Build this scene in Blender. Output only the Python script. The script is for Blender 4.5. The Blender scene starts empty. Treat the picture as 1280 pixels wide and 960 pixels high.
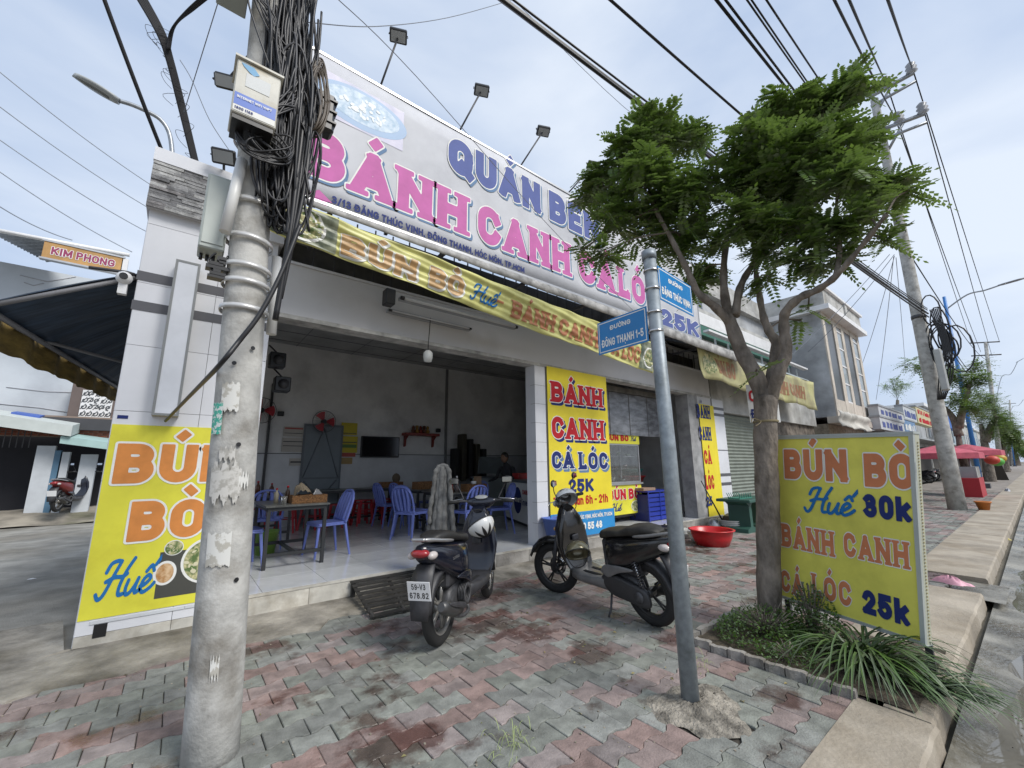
import bpy, math, random, unicodedata
import numpy as np
from mathutils import Vector, Matrix
random.seed(7)
rnd = random.Random(11)
S = bpy.context.scene
COL = S.collection
R_ = math.radians

# ------------------------------------------------------------------ camera
CAMZ = 1.42
FPX = 516.0            # focal length in pixels of a 1280 px wide picture
yaw, pitch, roll = 0.67537544, 0.19608794, -0.0100501
fw = Vector((math.sin(yaw)*math.cos(pitch), math.cos(yaw)*math.cos(pitch), math.sin(pitch)))
rt0 = Vector((math.cos(yaw), -math.sin(yaw), 0)); up0 = rt0.cross(fw)
rt = rt0*math.cos(roll) + up0*math.sin(roll); up = -rt0*math.sin(roll) + up0*math.cos(roll)
cd = bpy.data.cameras.new('camera'); cam = bpy.data.objects.new('camera', cd); COL.objects.link(cam)
cd.sensor_width = 36; cd.lens = FPX/1280*36; cd.clip_start = .05; cd.clip_end = 3000
m = Matrix((rt, up, -fw)).transposed().to_4x4(); m.translation = (0, 0, CAMZ)
cam.matrix_world = m
S.camera = cam
# survey helpers: the sight line of a point of the photograph met with a real plane
def ray(px, py): return rt*((px-640)/FPX) - up*((py-480)/FPX) + fw
def G(px, py, z=0.0): r = ray(px, py); return Vector((0, 0, CAMZ)) + r*((z-CAMZ)/r.z)
def Yp(px, py, y): r = ray(px, py); return Vector((0, 0, CAMZ)) + r*(y/r.y)
def Xp(px, py, x): r = ray(px, py); return Vector((0, 0, CAMZ)) + r*(x/r.x)
def Dp(px, py, d): r = ray(px, py); return Vector((0, 0, CAMZ)) + r*(d/math.hypot(r.x, r.y))

# ------------------------------------------------------------------ world, sun, exposure
W = bpy.data.worlds.new('World'); S.world = W; W.use_nodes = True
nt = W.node_tree; N = nt.nodes; L = nt.links
for n in list(N): N.remove(n)
out = N.new('ShaderNodeOutputWorld'); bg = N.new('ShaderNodeBackground')
SUN_EL, SUN_AZ = 47, 162    # azimuth clockwise from +Y
sky = N.new('ShaderNodeTexSky'); sky.sky_type = 'NISHITA'; sky.sun_disc = False
sky.sun_elevation = R_(SUN_EL); sky.sun_rotation = R_(SUN_AZ); sky.dust_density = 2.5
bg.inputs[1].default_value = .1
tc = N.new('ShaderNodeTexCoord')
mp = N.new('ShaderNodeMapping'); mp.inputs['Scale'].default_value = (1.0, 1.0, 2.6); mp.inputs['Rotation'].default_value = (.3, .5, .4)
L.new(tc.outputs['Generated'], mp.inputs[0])
n1 = N.new('ShaderNodeTexNoise'); n1.inputs['Scale'].default_value = 1.5; n1.inputs['Detail'].default_value = 6; n1.inputs['Roughness'].default_value = .5
n1.inputs['Distortion'].default_value = .3
L.new(mp.outputs[0], n1.inputs['Vector'])
cr = N.new('ShaderNodeValToRGB'); cr.color_ramp.elements[0].position = .36; cr.color_ramp.elements[1].position = .64
cr.color_ramp.elements[0].color = (.37, .46, .62, 1); cr.color_ramp.elements[1].color = (.62, .68, .77, 1)
L.new(n1.outputs['Fac'], cr.inputs[0])
mx = N.new('ShaderNodeMixRGB'); mx.inputs[0].default_value = .86
ml = N.new('ShaderNodeMixRGB'); ml.blend_type = 'MULTIPLY'; ml.inputs[0].default_value = 1; ml.inputs[2].default_value = (10, 10, 10, 1)
L.new(cr.outputs[0], ml.inputs[1])
L.new(sky.outputs[0], mx.inputs[1]); L.new(ml.outputs[0], mx.inputs[2])
L.new(mx.outputs[0], bg.inputs[0]); L.new(bg.outputs[0], out.inputs[0])
sd = bpy.data.lights.new('sun', 'SUN'); sd.energy = 2.3; sd.angle = R_(24); sd.color = (1, .965, .91)
so = bpy.data.objects.new('sun', sd); COL.objects.link(so)
az = R_(SUN_AZ); el = R_(SUN_EL)
sdir = Vector((math.sin(az)*math.cos(el), math.cos(az)*math.cos(el), math.sin(el)))
so.rotation_euler = sdir.to_track_quat('Z', 'Y').to_euler()
S.view_settings.view_transform = 'Standard'; S.view_settings.look = 'None'; S.view_settings.gamma = 1
S.view_settings.exposure = 0.50

# ------------------------------------------------------------------ materials
MATS = {}
def mat(name, col, rough=.6, var=.12, scale=6, bump=0, metal=0, col2=None, detail=6, emit=None, alpha=None, spec=None,
        stretch=None, thr=(.35, .65), bscale=None, coord='Object', trans=None, coat=None, stain=None, island=0):
    if name in MATS: return MATS[name]
    m = bpy.data.materials.new(name); m.use_nodes = True
    t = m.node_tree; n = t.nodes; l = t.links; b = n['Principled BSDF']
    b.inputs['Roughness'].default_value = rough; b.inputs['Metallic'].default_value = metal
    if spec is not None: b.inputs['Specular IOR Level'].default_value = spec
    if coat: b.inputs['Coat Weight'].default_value = coat; b.inputs['Coat Roughness'].default_value = .08
    if trans: b.inputs['Transmission Weight'].default_value = trans
    if alpha is not None: b.inputs['Alpha'].default_value = alpha
    c = (*col, 1)
    if col2 is None: col2 = tuple(x*(1-2.2*var) for x in col); c1 = tuple(min(1, x*(1+.6*var)) for x in col)
    else: c1 = col
    tcn = n.new('ShaderNodeTexCoord')
    if coord == 'World':
        g = n.new('ShaderNodeNewGeometry'); vec = g.outputs['Position']
    else: vec = tcn.outputs['Object']
    if stretch:
        mp = n.new('ShaderNodeMapping'); mp.inputs['Scale'].default_value = stretch; l.new(vec, mp.inputs[0]); vec = mp.outputs[0]
    no = n.new('ShaderNodeTexNoise'); no.inputs['Scale'].default_value = scale; no.inputs['Detail'].default_value = detail
    no.inputs['Roughness'].default_value = .6
    l.new(vec, no.inputs['Vector'])
    rp = n.new('ShaderNodeValToRGB'); e = rp.color_ramp.elements
    e[0].position, e[1].position = thr; e[0].color = (*col2, 1); e[1].color = (*c1, 1)
    l.new(no.outputs['Fac'], rp.inputs[0])
    colout = rp.outputs[0]
    if island:
        g2 = n.new('ShaderNodeNewGeometry'); oi = n.new('ShaderNodeObjectInfo')
        ad = n.new('ShaderNodeMath'); ad.operation = 'ADD'; l.new(g2.outputs['Random Per Island'], ad.inputs[0]); l.new(oi.outputs['Random'], ad.inputs[1])
        fr = n.new('ShaderNodeMath'); fr.operation = 'FRACT'; l.new(ad.outputs[0], fr.inputs[0])
        mr = n.new('ShaderNodeMapRange'); mr.inputs[3].default_value = 1-island; mr.inputs[4].default_value = 1+island; l.new(fr.outputs[0], mr.inputs[0])
        hs = n.new('ShaderNodeHueSaturation'); l.new(mr.outputs[0], hs.inputs['Value']); l.new(colout, hs.inputs['Color'])
        mr2 = n.new('ShaderNodeMapRange'); mr2.inputs[3].default_value = .55; mr2.inputs[4].default_value = 1.25
        fr2 = n.new('ShaderNodeMath'); fr2.operation = 'MULTIPLY'; fr2.inputs[1].default_value = 7.3; l.new(ad.outputs[0], fr2.inputs[0])
        fr3 = n.new('ShaderNodeMath'); fr3.operation = 'FRACT'; l.new(fr2.outputs[0], fr3.inputs[0]); l.new(fr3.outputs[0], mr2.inputs[0])
        l.new(mr2.outputs[0], hs.inputs['Saturation'])
        colout = hs.outputs[0]
    if stain:   # (colour, scale, lo, hi, roughness where stained) in world space
        g3 = n.new('ShaderNodeNewGeometry'); ns = n.new('ShaderNodeTexNoise'); ns.inputs['Scale'].default_value = stain[1]; ns.inputs['Detail'].default_value = 7
        ns.inputs['Roughness'].default_value = .62
        l.new(g3.outputs['Position'], ns.inputs['Vector'])
        mr = n.new('ShaderNodeMapRange'); mr.inputs[1].default_value = stain[2]; mr.inputs[2].default_value = stain[3]; l.new(ns.outputs['Fac'], mr.inputs[0])
        mxx = n.new('ShaderNodeMixRGB'); mxx.blend_type = 'MULTIPLY'; l.new(mr.outputs[0], mxx.inputs[0]); l.new(colout, mxx.inputs[1]); mxx.inputs[2].default_value = (*stain[0], 1)
        colout = mxx.outputs[0]
        if len(stain) > 4:
            m2 = n.new('ShaderNodeMapRange'); m2.inputs[3].default_value = rough; m2.inputs[4].default_value = stain[4]; l.new(mr.outputs[0], m2.inputs[0]); l.new(m2.outputs[0], b.inputs['Roughness'])
    l.new(colout, b.inputs['Base Color'])
    if bump:
        nb = n.new('ShaderNodeTexNoise'); nb.inputs['Scale'].default_value = bscale or scale*4; nb.inputs['Detail'].default_value = 5
        l.new(vec, nb.inputs['Vector'])
        bp = n.new('ShaderNodeBump'); bp.inputs['Strength'].default_value = bump; bp.inputs['Distance'].default_value = .02
        l.new(nb.outputs['Fac'], bp.inputs['Height']); l.new(bp.outputs[0], b.inputs['Normal'])
    if emit: b.inputs['Emission Color'].default_value = (*emit[0], 1); b.inputs['Emission Strength'].default_value = emit[1]
    MATS[name] = m
    return m
def translucent(m, col, k):
    t = m.node_tree; b = t.nodes['Principled BSDF']; o = t.nodes['Material Output']; tr = t.nodes.new('ShaderNodeBsdfTranslucent'); tr.inputs[0].default_value = (*col, 1)
    mx_ = t.nodes.new('ShaderNodeMixShader'); mx_.inputs[0].default_value = k; t.links.new(b.outputs[0], mx_.inputs[1]); t.links.new(tr.outputs[0], mx_.inputs[2]); t.links.new(mx_.outputs[0], o.inputs[0]); return m
def flat(name, col, rough=.55, **k): return mat(name, col, rough, var=.05, scale=3, **k)

# ------------------------------------------------------------------ mesh builder
class MB:
    def __init__(s): s.v = []; s.f = []; s.smooth = []
    def add(s, vs, fs, smooth=False):
        o = len(s.v); s.v += [tuple(v) for v in vs]; s.f += [tuple(i+o for i in f) for f in fs]; s.smooth += [smooth]*len(fs)
        return s
    def box(s, a, b, M=None, bev=0):
        x0, y0, z0 = a; x1, y1, z1 = b
        x0, x1 = min(x0, x1), max(x0, x1); y0, y1 = min(y0, y1), max(y0, y1); z0, z1 = min(z0, z1), max(z0, z1)
        if bev:
            bev = min(bev, (x1-x0)*.45, (y1-y0)*.45, (z1-z0)*.45)
            vs = []; 
            for sx in (0, 1):
                for sy in (0, 1):
                    for sz in (0, 1):
                        for ax in range(3):
                            d = [bev]*3; d[ax] = 0
                            vs.append((x1-d[0] if sx else x0+d[0], y1-d[1] if sy else y0+d[1], z1-d[2] if sz else z0+d[2]))
            I = lambda sx, sy, sz, ax: ((sx*2+sy)*2+sz)*3+ax
            fs = []
            for ax in range(3):
                o = [i for i in range(3) if i != ax]
                for sg in (0, 1):
                    q = []
                    for u, w in ((0, 0), (1, 0), (1, 1), (0, 1)):
                        c = [0]*3; c[ax] = sg; c[o[0]] = u; c[o[1]] = w; q.append(I(*c, ax))
                    if sg ^ (ax == 1): pass
                    else: q = q[::-1]
                    fs.append(q)
            for ax in range(3):
                o = [i for i in range(3) if i != ax]
                for u in (0, 1):
                    for w in (0, 1):
                        c0 = [0]*3; c0[o[0]] = u; c0[o[1]] = w; c1 = list(c0); c1[ax] = 1
                        fs.append((I(*c0, o[0]), I(*c1, o[0]), I(*c1, o[1]), I(*c0, o[1])))
            for sx in (0, 1):
                for sy in (0, 1):
                    for sz in (0, 1): fs.append((I(sx, sy, sz, 0), I(sx, sy, sz, 1), I(sx, sy, sz, 2)))
        else:
            vs = [(x0, y0, z0), (x1, y0, z0), (x1, y1, z0), (x0, y1, z0), (x0, y0, z1), (x1, y0, z1), (x1, y1, z1), (x0, y1, z1)]
            fs = [(0, 3, 2, 1), (4, 5, 6, 7), (0, 1, 5, 4), (1, 2, 6, 5), (2, 3, 7, 6), (3, 0, 4, 7)]
        if M is not None: vs = [M @ Vector(v) for v in vs]
        return s.add(vs, fs)
    def ring(s, c, ax, r, n, u=None):
        ax = Vector(ax).normalized()
        if u is None: u = ax.orthogonal().normalized()
        w = ax.cross(u)
        return [Vector(c)+u*math.cos(2*math.pi*i/n)*r+w*math.sin(2*math.pi*i/n)*r for i in range(n)]
    def cyl(s, a, b, r, r2=None, n=12, cap=True):
        a = Vector(a); b = Vector(b); r2 = r if r2 is None else r2
        if (b-a).length < 1e-6: return s
        vs = s.ring(a, b-a, r, n)+s.ring(b, b-a, r2, n)
        s.add(vs, [(i, (i+1) % n, n+(i+1) % n, n+i) for i in range(n)], True)
        if cap: o = len(s.v)-2*n; s.f += [tuple(o+i for i in range(n))[::-1], tuple(o+n+i for i in range(n))]; s.smooth += [False]*2
        return s
    def tube(s, pts, r, n=6, cap=True, closed=False):
        P = [Vector(p) for p in pts]; k = len(P)
        rs = r if isinstance(r, (list, tuple)) else [r]*k
        vs = []; u = None
        for i, p in enumerate(P):
            d = (P[(i+1) % k]-P[i-1]) if closed else (P[min(i+1, k-1)]-P[max(i-1, 0)])
            if d.length < 1e-9: d = Vector((0, 0, 1))
            d.normalize()
            if u is None: u = d.orthogonal().normalized()
            else:
                u = u-d*u.dot(d)
                u = u.normalized() if u.length > 1e-6 else d.orthogonal().normalized()
            vs += s.ring(p, d, rs[i], n, u)
        m = k if closed else k-1
        fs = []
        for j in range(m):
            for i in range(n):
                a = j*n+i; b = j*n+(i+1) % n; c = ((j+1) % k)*n+(i+1) % n; e = ((j+1) % k)*n+i
                fs.append((a, b, c, e))
        s.add(vs, fs, True)
        if cap and not closed:
            o = len(s.v)-len(vs); s.f += [tuple(o+i for i in range(n))[::-1], tuple(o+(k-1)*n+i for i in range(n))]; s.smooth += [False]*2
        return s
    def lathe(s, prof, c=(0, 0, 0), n=20, axis='z', M=None, closed=False):
        vs = []; k = len(prof)
        for r, h in prof:
            for i in range(n):
                a = 2*math.pi*i/n; x = r*math.cos(a); y = r*math.sin(a)
                p = (x, y, h) if axis == 'z' else (x, h, y) if axis == 'y' else (h, x, y)
                p = Vector(p)
                if M is not None: p = M @ p
                vs.append(p+Vector(c))
        fs = [(j*n+i, j*n+(i+1) % n, ((j+1) % k)*n+(i+1) % n, ((j+1) % k)*n+i) for j in range(k if closed else k-1) for i in range(n)]
        return s.add(vs, fs, True)
    def ball(s, c, r, n=12, k=8, M=None):
        r = (r, r, r) if isinstance(r, (int, float)) else r
        vs = []; 
        for j in range(k+1):
            t = math.pi*j/k
            for i in range(n):
                a = 2*math.pi*i/n; p = Vector((r[0]*math.sin(t)*math.cos(a), r[1]*math.sin(t)*math.sin(a), r[2]*math.cos(t)))
                if M is not None: p = M @ p
                vs.append(p+Vector(c))
        return s.add(vs, [(j*n+i, (j+1)*n+i, (j+1)*n+(i+1) % n, j*n+(i+1) % n) for j in range(k) for i in range(n)], True)
    def grid(s, nu, nv, fn, smooth=True):
        vs = [fn(i/nu, j/nv) for j in range(nv+1) for i in range(nu+1)]
        return s.add(vs, [(j*(nu+1)+i, j*(nu+1)+i+1, (j+1)*(nu+1)+i+1, (j+1)*(nu+1)+i) for j in range(nv) for i in range(nu)], smooth)
    def sheet(s, nu, nv, fn, th, smooth=True):     # a grid with real thickness th (vector)
        th = Vector(th)
        o = len(s.v); s.grid(nu, nv, fn, smooth); n = len(s.v)-o
        vs = [Vector(v)+th for v in s.v[o:]]; m = nu+1
        fs = [(j*m+i, (j+1)*m+i, (j+1)*m+i+1, j*m+i+1) for j in range(nv) for i in range(nu)]
        s.add(vs, fs, smooth)
        E = [(i, i+1) for i in range(nu)]+[(nv*m+i+1, nv*m+i) for i in range(nu)]+[((j+1)*m, j*m) for j in range(nv)]+[(j*m+nu, (j+1)*m+nu) for j in range(nv)]
        for a, b in E: s.f.append((o+b, o+a, o+n+a, o+n+b)); s.smooth.append(False)
        return s
    def prism(s, poly, a, b, f):   # poly 2D list; f(u,v,t)->3D ; extruded t from a to b
        n = len(poly); vs = [f(u, v, a) for u, v in poly]+[f(u, v, b) for u, v in poly]
        fs = [(i, (i+1) % n, n+(i+1) % n, n+i) for i in range(n)]+[tuple(range(n))[::-1], tuple(range(n, 2*n))]
        return s.add(vs, fs)
    def pillow(s, poly, h, f, rings=(( .0, 1), (.45, 1.0), (.8, .93), (1, .78)), cen=None):
        # side outline poly in (u,v); half thickness h (number or fn(u,v)); both sides rounded towards the rim
        n = len(poly); cu = sum(p[0] for p in poly)/n; cv = sum(p[1] for p in poly)/n
        if cen: cu, cv = cen
        hf = h if callable(h) else (lambda u, v: h)
        lev = []
        for t, k in rings[::-1]: lev.append((-t, k))
        for t, k in rings[1:]: lev.append((t, k))
        vs = []
        for t, k in lev:
            for u, v in poly: uu = cu+(u-cu)*k; vv = cv+(v-cv)*k; vs.append(f(uu, vv, t*hf(uu, vv)))
        m = len(lev)
        fs = [(j*n+i, j*n+(i+1) % n, (j+1)*n+(i+1) % n, (j+1)*n+i) for j in range(m-1) for i in range(n)]
        s.add(vs, fs, True)
        o = len(s.v)-len(vs)
        c0 = len(s.v); s.v += [tuple(f(cu, cv, -hf(cu, cv)*1.02)), tuple(f(cu, cv, hf(cu, cv)*1.02))]
        for i in range(n):
            s.f += [(o+(i+1) % n, o+i, c0), (o+(m-1)*n+i, o+(m-1)*n+(i+1) % n, c0+1)]; s.smooth += [True, True]
        return s
    def loft(s, secs, closed_ends=True):
        n = len(secs[0]); vs = [p for q in secs for p in q]
        s.add(vs, [(j*n+i, j*n+(i+1) % n, (j+1)*n+(i+1) % n, (j+1)*n+i) for j in range(len(secs)-1) for i in range(n)], True)
        if closed_ends: o = len(s.v)-len(vs); s.f += [tuple(o+i for i in range(n))[::-1], tuple(o+(len(secs)-1)*n+i for i in range(n))]; s.smooth += [False]*2
        return s
    def mesh(s, name, material, off=(0, 0, 0)):
        me = bpy.data.meshes.new(name)
        o = Vector(off)
        me.from_pydata([tuple(Vector(v)-o) for v in s.v] if o.length else s.v, [], s.f)
        if any(s.smooth): me.polygons.foreach_set('use_smooth', s.smooth)
        me.materials.append(material); me.update()
        return me
    def build(s, name, material, parent=None, world=False, **tags):
        off = parent.location if (parent is not None and world) else (0, 0, 0)
        o = bpy.data.objects.new(name, s.mesh(name, material, off)); COL.objects.link(o)
        if parent is not None: o.parent = parent
        return settags(o, **tags)
def settags(o, label=None, cat=None, group=None, kind=None):
    if label: o['label'] = label
    if cat: o['category'] = cat
    if group: o['group'] = group
    if kind: o['kind'] = kind
    return o
def thing(name, label, cat, loc=(0, 0, 0), rz=0, group=None, rot=None, kind=None):
    o = bpy.data.objects.new(name, None); COL.objects.link(o); o.empty_display_size = .1
    o.location = loc; o.rotation_euler = rot or (0, 0, rz)
    return settags(o, label, cat, group, kind)
KIDS = {}
def copy_tree(o, parent=None):
    c = o.copy(); COL.objects.link(c)
    if parent is not None: c.parent = parent
    for ch in list(o.children): copy_tree(ch, c)
    return c
def dup(root, loc, rz=0, label=None, group=None):
    c = copy_tree(root); c.location = loc; c.rotation_euler = (root.rotation_euler.x, root.rotation_euler.y, rz)
    if label: c['label'] = label
    if group: c['group'] = group
    return c
def wthing(name, label, cat, loc, **k): return thing(name, label, cat, loc, **k)
def single(mb, name, material, label, cat, group=None, kind=None, loc=None):
    """a thing that is one mesh, origin at its base"""
    vs = mb.v
    if loc is None:
        xs = [v[0] for v in vs]; ys = [v[1] for v in vs]; zs = [v[2] for v in vs]
        loc = ((min(xs)+max(xs))/2, (min(ys)+max(ys))/2, min(zs))
    o = bpy.data.objects.new(name, mb.mesh(name, material, loc)); COL.objects.link(o); o.location = loc
    return settags(o, label, cat, group, kind)
def struct(mb, name, material, kind='structure', parent=None):
    o = bpy.data.objects.new(name, mb.mesh(name, material)); COL.objects.link(o)
    if parent is not None: o.parent = parent
    else: o['kind'] = kind
    return o
def catmull(P, k=6):
    P = [Vector(p) for p in P]; out = []
    for i in range(len(P)-1):
        p0 = P[max(i-1, 0)]; p1 = P[i]; p2 = P[i+1]; p3 = P[min(i+2, len(P)-1)]
        for j in range(k):
            t = j/k
            out.append(.5*((2*p1)+(p2-p0)*t+(2*p0-5*p1+4*p2-p3)*t*t+(3*p1-p0-3*p2+p3)*t**3))
    return out+[P[-1]]
def smooth2(P, k=4):
    q = [Vector((x, y, 0)) for x, y in P]; n = len(q); out = []
    for i in range(n):
        p0, p1, p2, p3 = q[i-1], q[i], q[(i+1) % n], q[(i+2) % n]
        for j in range(k):
            t = j/k; v = .5*((2*p1)+(p2-p0)*t+(2*p0-5*p1+4*p2-p3)*t*t+(3*p1-p0-3*p2+p3)*t**3)
            out.append((v.x, v.y))
    return out

# ------------------------------------------------------------------ painted lettering: own stroke letters -> filled outlines
def arc(cx, cy, rx, ry, a0, a1, n=10):
    return [(cx+rx*math.cos(R_(a0+(a1-a0)*i/n)), cy+ry*math.sin(R_(a0+(a1-a0)*i/n))) for i in range(n+1)]
# width, strokes (0..1 centre lines), box (ymin,ymax)
GL = {
 'A': (.66, [[(0, 0), (.5, 1)], [(1, 0), (.5, 1)], [(.2, .28), (.8, .28)]]),
 'B': (.6, [[(0, 0), (0, 1)], [(0, 1), (.55, 1)]+arc(.55, .77, .38, .23, 90, -90)+[(0, .54)], [(0, .54), (.6, .54)]+arc(.6, .27, .4, .27, 90, -90)+[(0, 0)]]),
 'C': (.6, [arc(.5, .68, .5, .32, 20, 180)+arc(.5, .32, .5, .32, 180, 340)]),
 'D': (.62, [[(0, 0), (0, 1)], [(0, 1), (.45, 1)]+arc(.45, .65, .55, .35, 90, 0)+arc(.45, .35, .55, .35, 0, -90)+[(0, 0)]]),
 'Đ': (.68, [[(.1, 0), (.1, 1)], [(.1, 1), (.45, 1)]+arc(.45, .65, .55, .35, 90, 0)+arc(.45, .35, .55, .35, 0, -90)+[(.1, 0)], [(-.1, .5), (.45, .5)]]),
 'E': (.5, [[(0, 0), (0, 1)], [(0, 1), (1, 1)], [(0, .52), (.85, .52)], [(0, 0), (1, 0)]]),
 'F': (.5, [[(0, 0), (0, 1)], [(0, 1), (1, 1)], [(0, .5), (.8, .5)]]),
 ':': (.12, [[(.5, .0), (.5, .03)], [(.5, .5), (.5, .53)]]),
 'X': (.6, [[(0, 0), (1, 1)], [(0, 1), (1, 0)]]),
 'G': (.64, [arc(.5, .68, .5, .32, 20, 180)+arc(.5, .32, .5, .32, 180, 360)+[(1, .45)], [(1, .45), (.55, .45)]]),
 'H': (.62, [[(0, 0), (0, 1)], [(1, 0), (1, 1)], [(0, .5), (1, .5)]]),
 'I': (.14, [[(.5, 0), (.5, 1)]]),
 'K': (.62, [[(0, 0), (0, 1)], [(1, 1), (.1, .42)], [(.32, .6), (1, 0)]]),
 'L': (.48, [[(0, 0), (0, 1)], [(0, 0), (1, 0)]]),
 'M': (.78, [[(0, 0), (0, 1)], [(1, 0), (1, 1)], [(0, 1), (.5, .2)], [(1, 1), (.5, .2)]]),
 'N': (.64, [[(0, 0), (0, 1)], [(1, 0), (1, 1)], [(0, 1), (1, 0)]]),
 'O': (.64, [arc(.5, .66, .5, .34, 0, 180)+arc(.5, .34, .5, .34, 180, 360)+[(1, .66)]]),
 'P': (.56, [[(0, 0), (0, 1)], [(0, 1), (.55, 1)]+arc(.55, .74, .45, .26, 90, -90)+[(0, .48)]]),
 'Q': (.66, [arc(.5, .66, .5, .34, 0, 180)+arc(.5, .34, .5, .34, 180, 360)+[(1, .66)], [(.6, .2), (1.05, -.08)]]),
 'R': (.6, [[(0, 0), (0, 1)], [(0, 1), (.55, 1)]+arc(.55, .74, .42, .26, 90, -90)+[(0, .48)], [(.5, .48), (1, 0)]]),
 'S': (.56, [arc(.5, .75, .46, .25, 30, 270)[:11]+arc(.5, .25, .5, .25, 90, -150)]),
 'T': (.56, [[(.5, 0), (.5, 1)], [(0, 1), (1, 1)]]),
 'U': (.62, [[(0, 1), (0, .35)]+arc(.5, .35, .5, .35, 180, 360)+[(1, 1)]]),
 'V': (.64, [[(0, 1), (.5, 0)], [(1, 1), (.5, 0)]]),
 'W': (.9, [[(0, 1), (.25, 0)], [(.5, .9), (.25, 0)], [(.5, .9), (.75, 0)], [(1, 1), (.75, 0)]]),
 'Y': (.6, [[(0, 1), (.5, .45)], [(1, 1), (.5, .45)], [(.5, .45), (.5, 0)]]),
 '0': (.54, [arc(.5, .68, .5, .32, 0, 180)+arc(.5, .32, .5, .32, 180, 360)+[(1, .68)]]),
 '1': (.3, [[(.7, 0), (.7, 1)], [(.7, 1), (0, .76)]]),
 '2': (.54, [arc(.5, .7, .48, .3, 165, -25)+[(.02, 0)], [(.02, 0), (1, 0)]]),
 '3': (.54, [arc(.46, .76, .44, .24, 150, -90)+[(.35, .52)], [(.35, .52)]+arc(.48, .27, .5, .27, 90, -155)]),
 '4': (.56, [[(.72, 0), (.72, 1)], [(.72, 1), (0, .3)], [(0, .3), (1.02, .3)]]),
 '5': (.54, [[(.92, 1), (.1, 1)], [(.1, 1), (.06, .55)], [(.06, .55)]+arc(.45, .31, .53, .31, 110, -155)]),
 '6': (.54, [arc(.5, .7, .46, .3, 35, 180)+[(.02, .3)], arc(.5, .3, .48, .3, 0, 360)]),
 '7': (.52, [[(0, 1), (1, 1)], [(1, 1), (.35, 0)]]),
 '8': (.54, [arc(.5, .76, .43, .24, 0, 360), arc(.5, .27, .5, .27, 0, 360)]),
 '9': (.54, [arc(.5, .7, .48, .3, 0, 360), [(.98, .7)]+arc(.5, .3, .48, .3, 0, -145)]),
 '-': (.3, [[(0, .45), (1, .45)]]), '.': (.12, [[(.5, .0), (.5, .03)]]), ',': (.12, [[(.5, .04), (.4, -.12)]]),
 '/': (.36, [[(0, -.05), (1, 1.05)]]), "'": (.1, [[(.5, .75), (.5, 1)]]),
 'k': (.52, [[(0, 0), (0, 1)], [(.95, .68), (.1, .28)], [(.35, .4), (1, 0)]]),
 'h': (.48, [[(0, 0), (0, 1)], [(0, .45)]+arc(.5, .45, .5, .25, 180, 0)+[(1, 0)]]),
 'i': (.14, [[(.5, 0), (.5, .56)], [(.5, .93), (.5, .95)]]),
 'a': (.46, [arc(.5, .33, .5, .33, 0, 360), [(1, 0), (1, .68)]]),
 'n': (.46, [[(0, 0), (0, .7)], [(0, .42)]+arc(.5, .42, .5, .26, 180, 0)+[(1, 0)]]),
 'm': (.7, [[(0, 0), (0, .7)], [(0, .45)]+arc(.25, .45, .25, .23, 180, 0)+[(.5, 0)], [(.5, .45)]+arc(.75, .45, .25, .23, 180, 0)+[(1, 0)]]),
 'r': (.3, [[(0, 0), (0, .7)], [(0, .42)]+arc(.7, .42, .7, .26, 180, 80)]),
 's': (.4, [arc(.5, .52, .48, .17, 30, 270)+arc(.5, .17, .5, .17, 90, -150)]),
 't': (.32, [[(.4, .12), (.4, .9)], [(.4, .12)]+arc(.75, .12, .35, .12, 180, 290), [(0, .66), (1, .66)]]),
 'v': (.46, [[(0, .7), (.5, 0)], [(1, .7), (.5, 0)]]),
 'e': (.46, [[(0, .36), (1, .36)]+arc(.5, .36, .5, .33, 0, 310)]),
 'o': (.48, [arc(.5, .34, .5, .34, 0, 360)]), 'ơ': (.48, [arc(.5, .34, .5, .34, 0, 360), [(.9, .6), (1.2, .8)]]),
 'l': (.14, [[(.5, 0), (.5, 1)]]), 'u': (.46, [[(0, .7), (0, .26)]+arc(.5, .26, .5, .26, 180, 360)+[(1, .7)], [(1, 0), (1, .4)]]),
}
SC = {  # brush script letters of the word Huế: (points, radius) polylines in cap-height units
 'H': (.86, [[(-.1, .12), (.02, -.02), (.16, .1), (.3, .6), (.42, 1.0)], [(.02, .72), (.1, .95), (.3, 1.02), (.42, .98)], [(.1, .45), (.35, .55), (.62, .55), (.75, .62)], [(.86, 1.05), (.7, .7), (.62, .3), (.66, .05), (.8, .05)]]),
 'u': (.5, [[(.02, .42), (.0, .2), (.06, .03), (.18, .05), (.3, .25), (.36, .45)], [(.36, .45), (.33, .18), (.38, .04), (.5, .1)]]),
 'e': (.44, [[(0, .2), (.15, .24), (.3, .4), (.2, .5), (.06, .38), (.03, .15), (.15, .02), (.36, .12), (.48, .25)]]),
 '^': (0, [[(.02, .62), (.16, .78), (.28, .62)], [(.3, .8), (.42, 1.02)]]),
}
ACC = {'\u0301': ('acute', 1), '\u0300': ('grave', 1), '\u0302': ('circ', 1), '\u0303': ('tilde', 1), '\u0306': ('breve', 1), '\u0309': ('hook', 1), '\u0323': ('dot', 0), '\u031b': ('horn', 2)}
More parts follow.
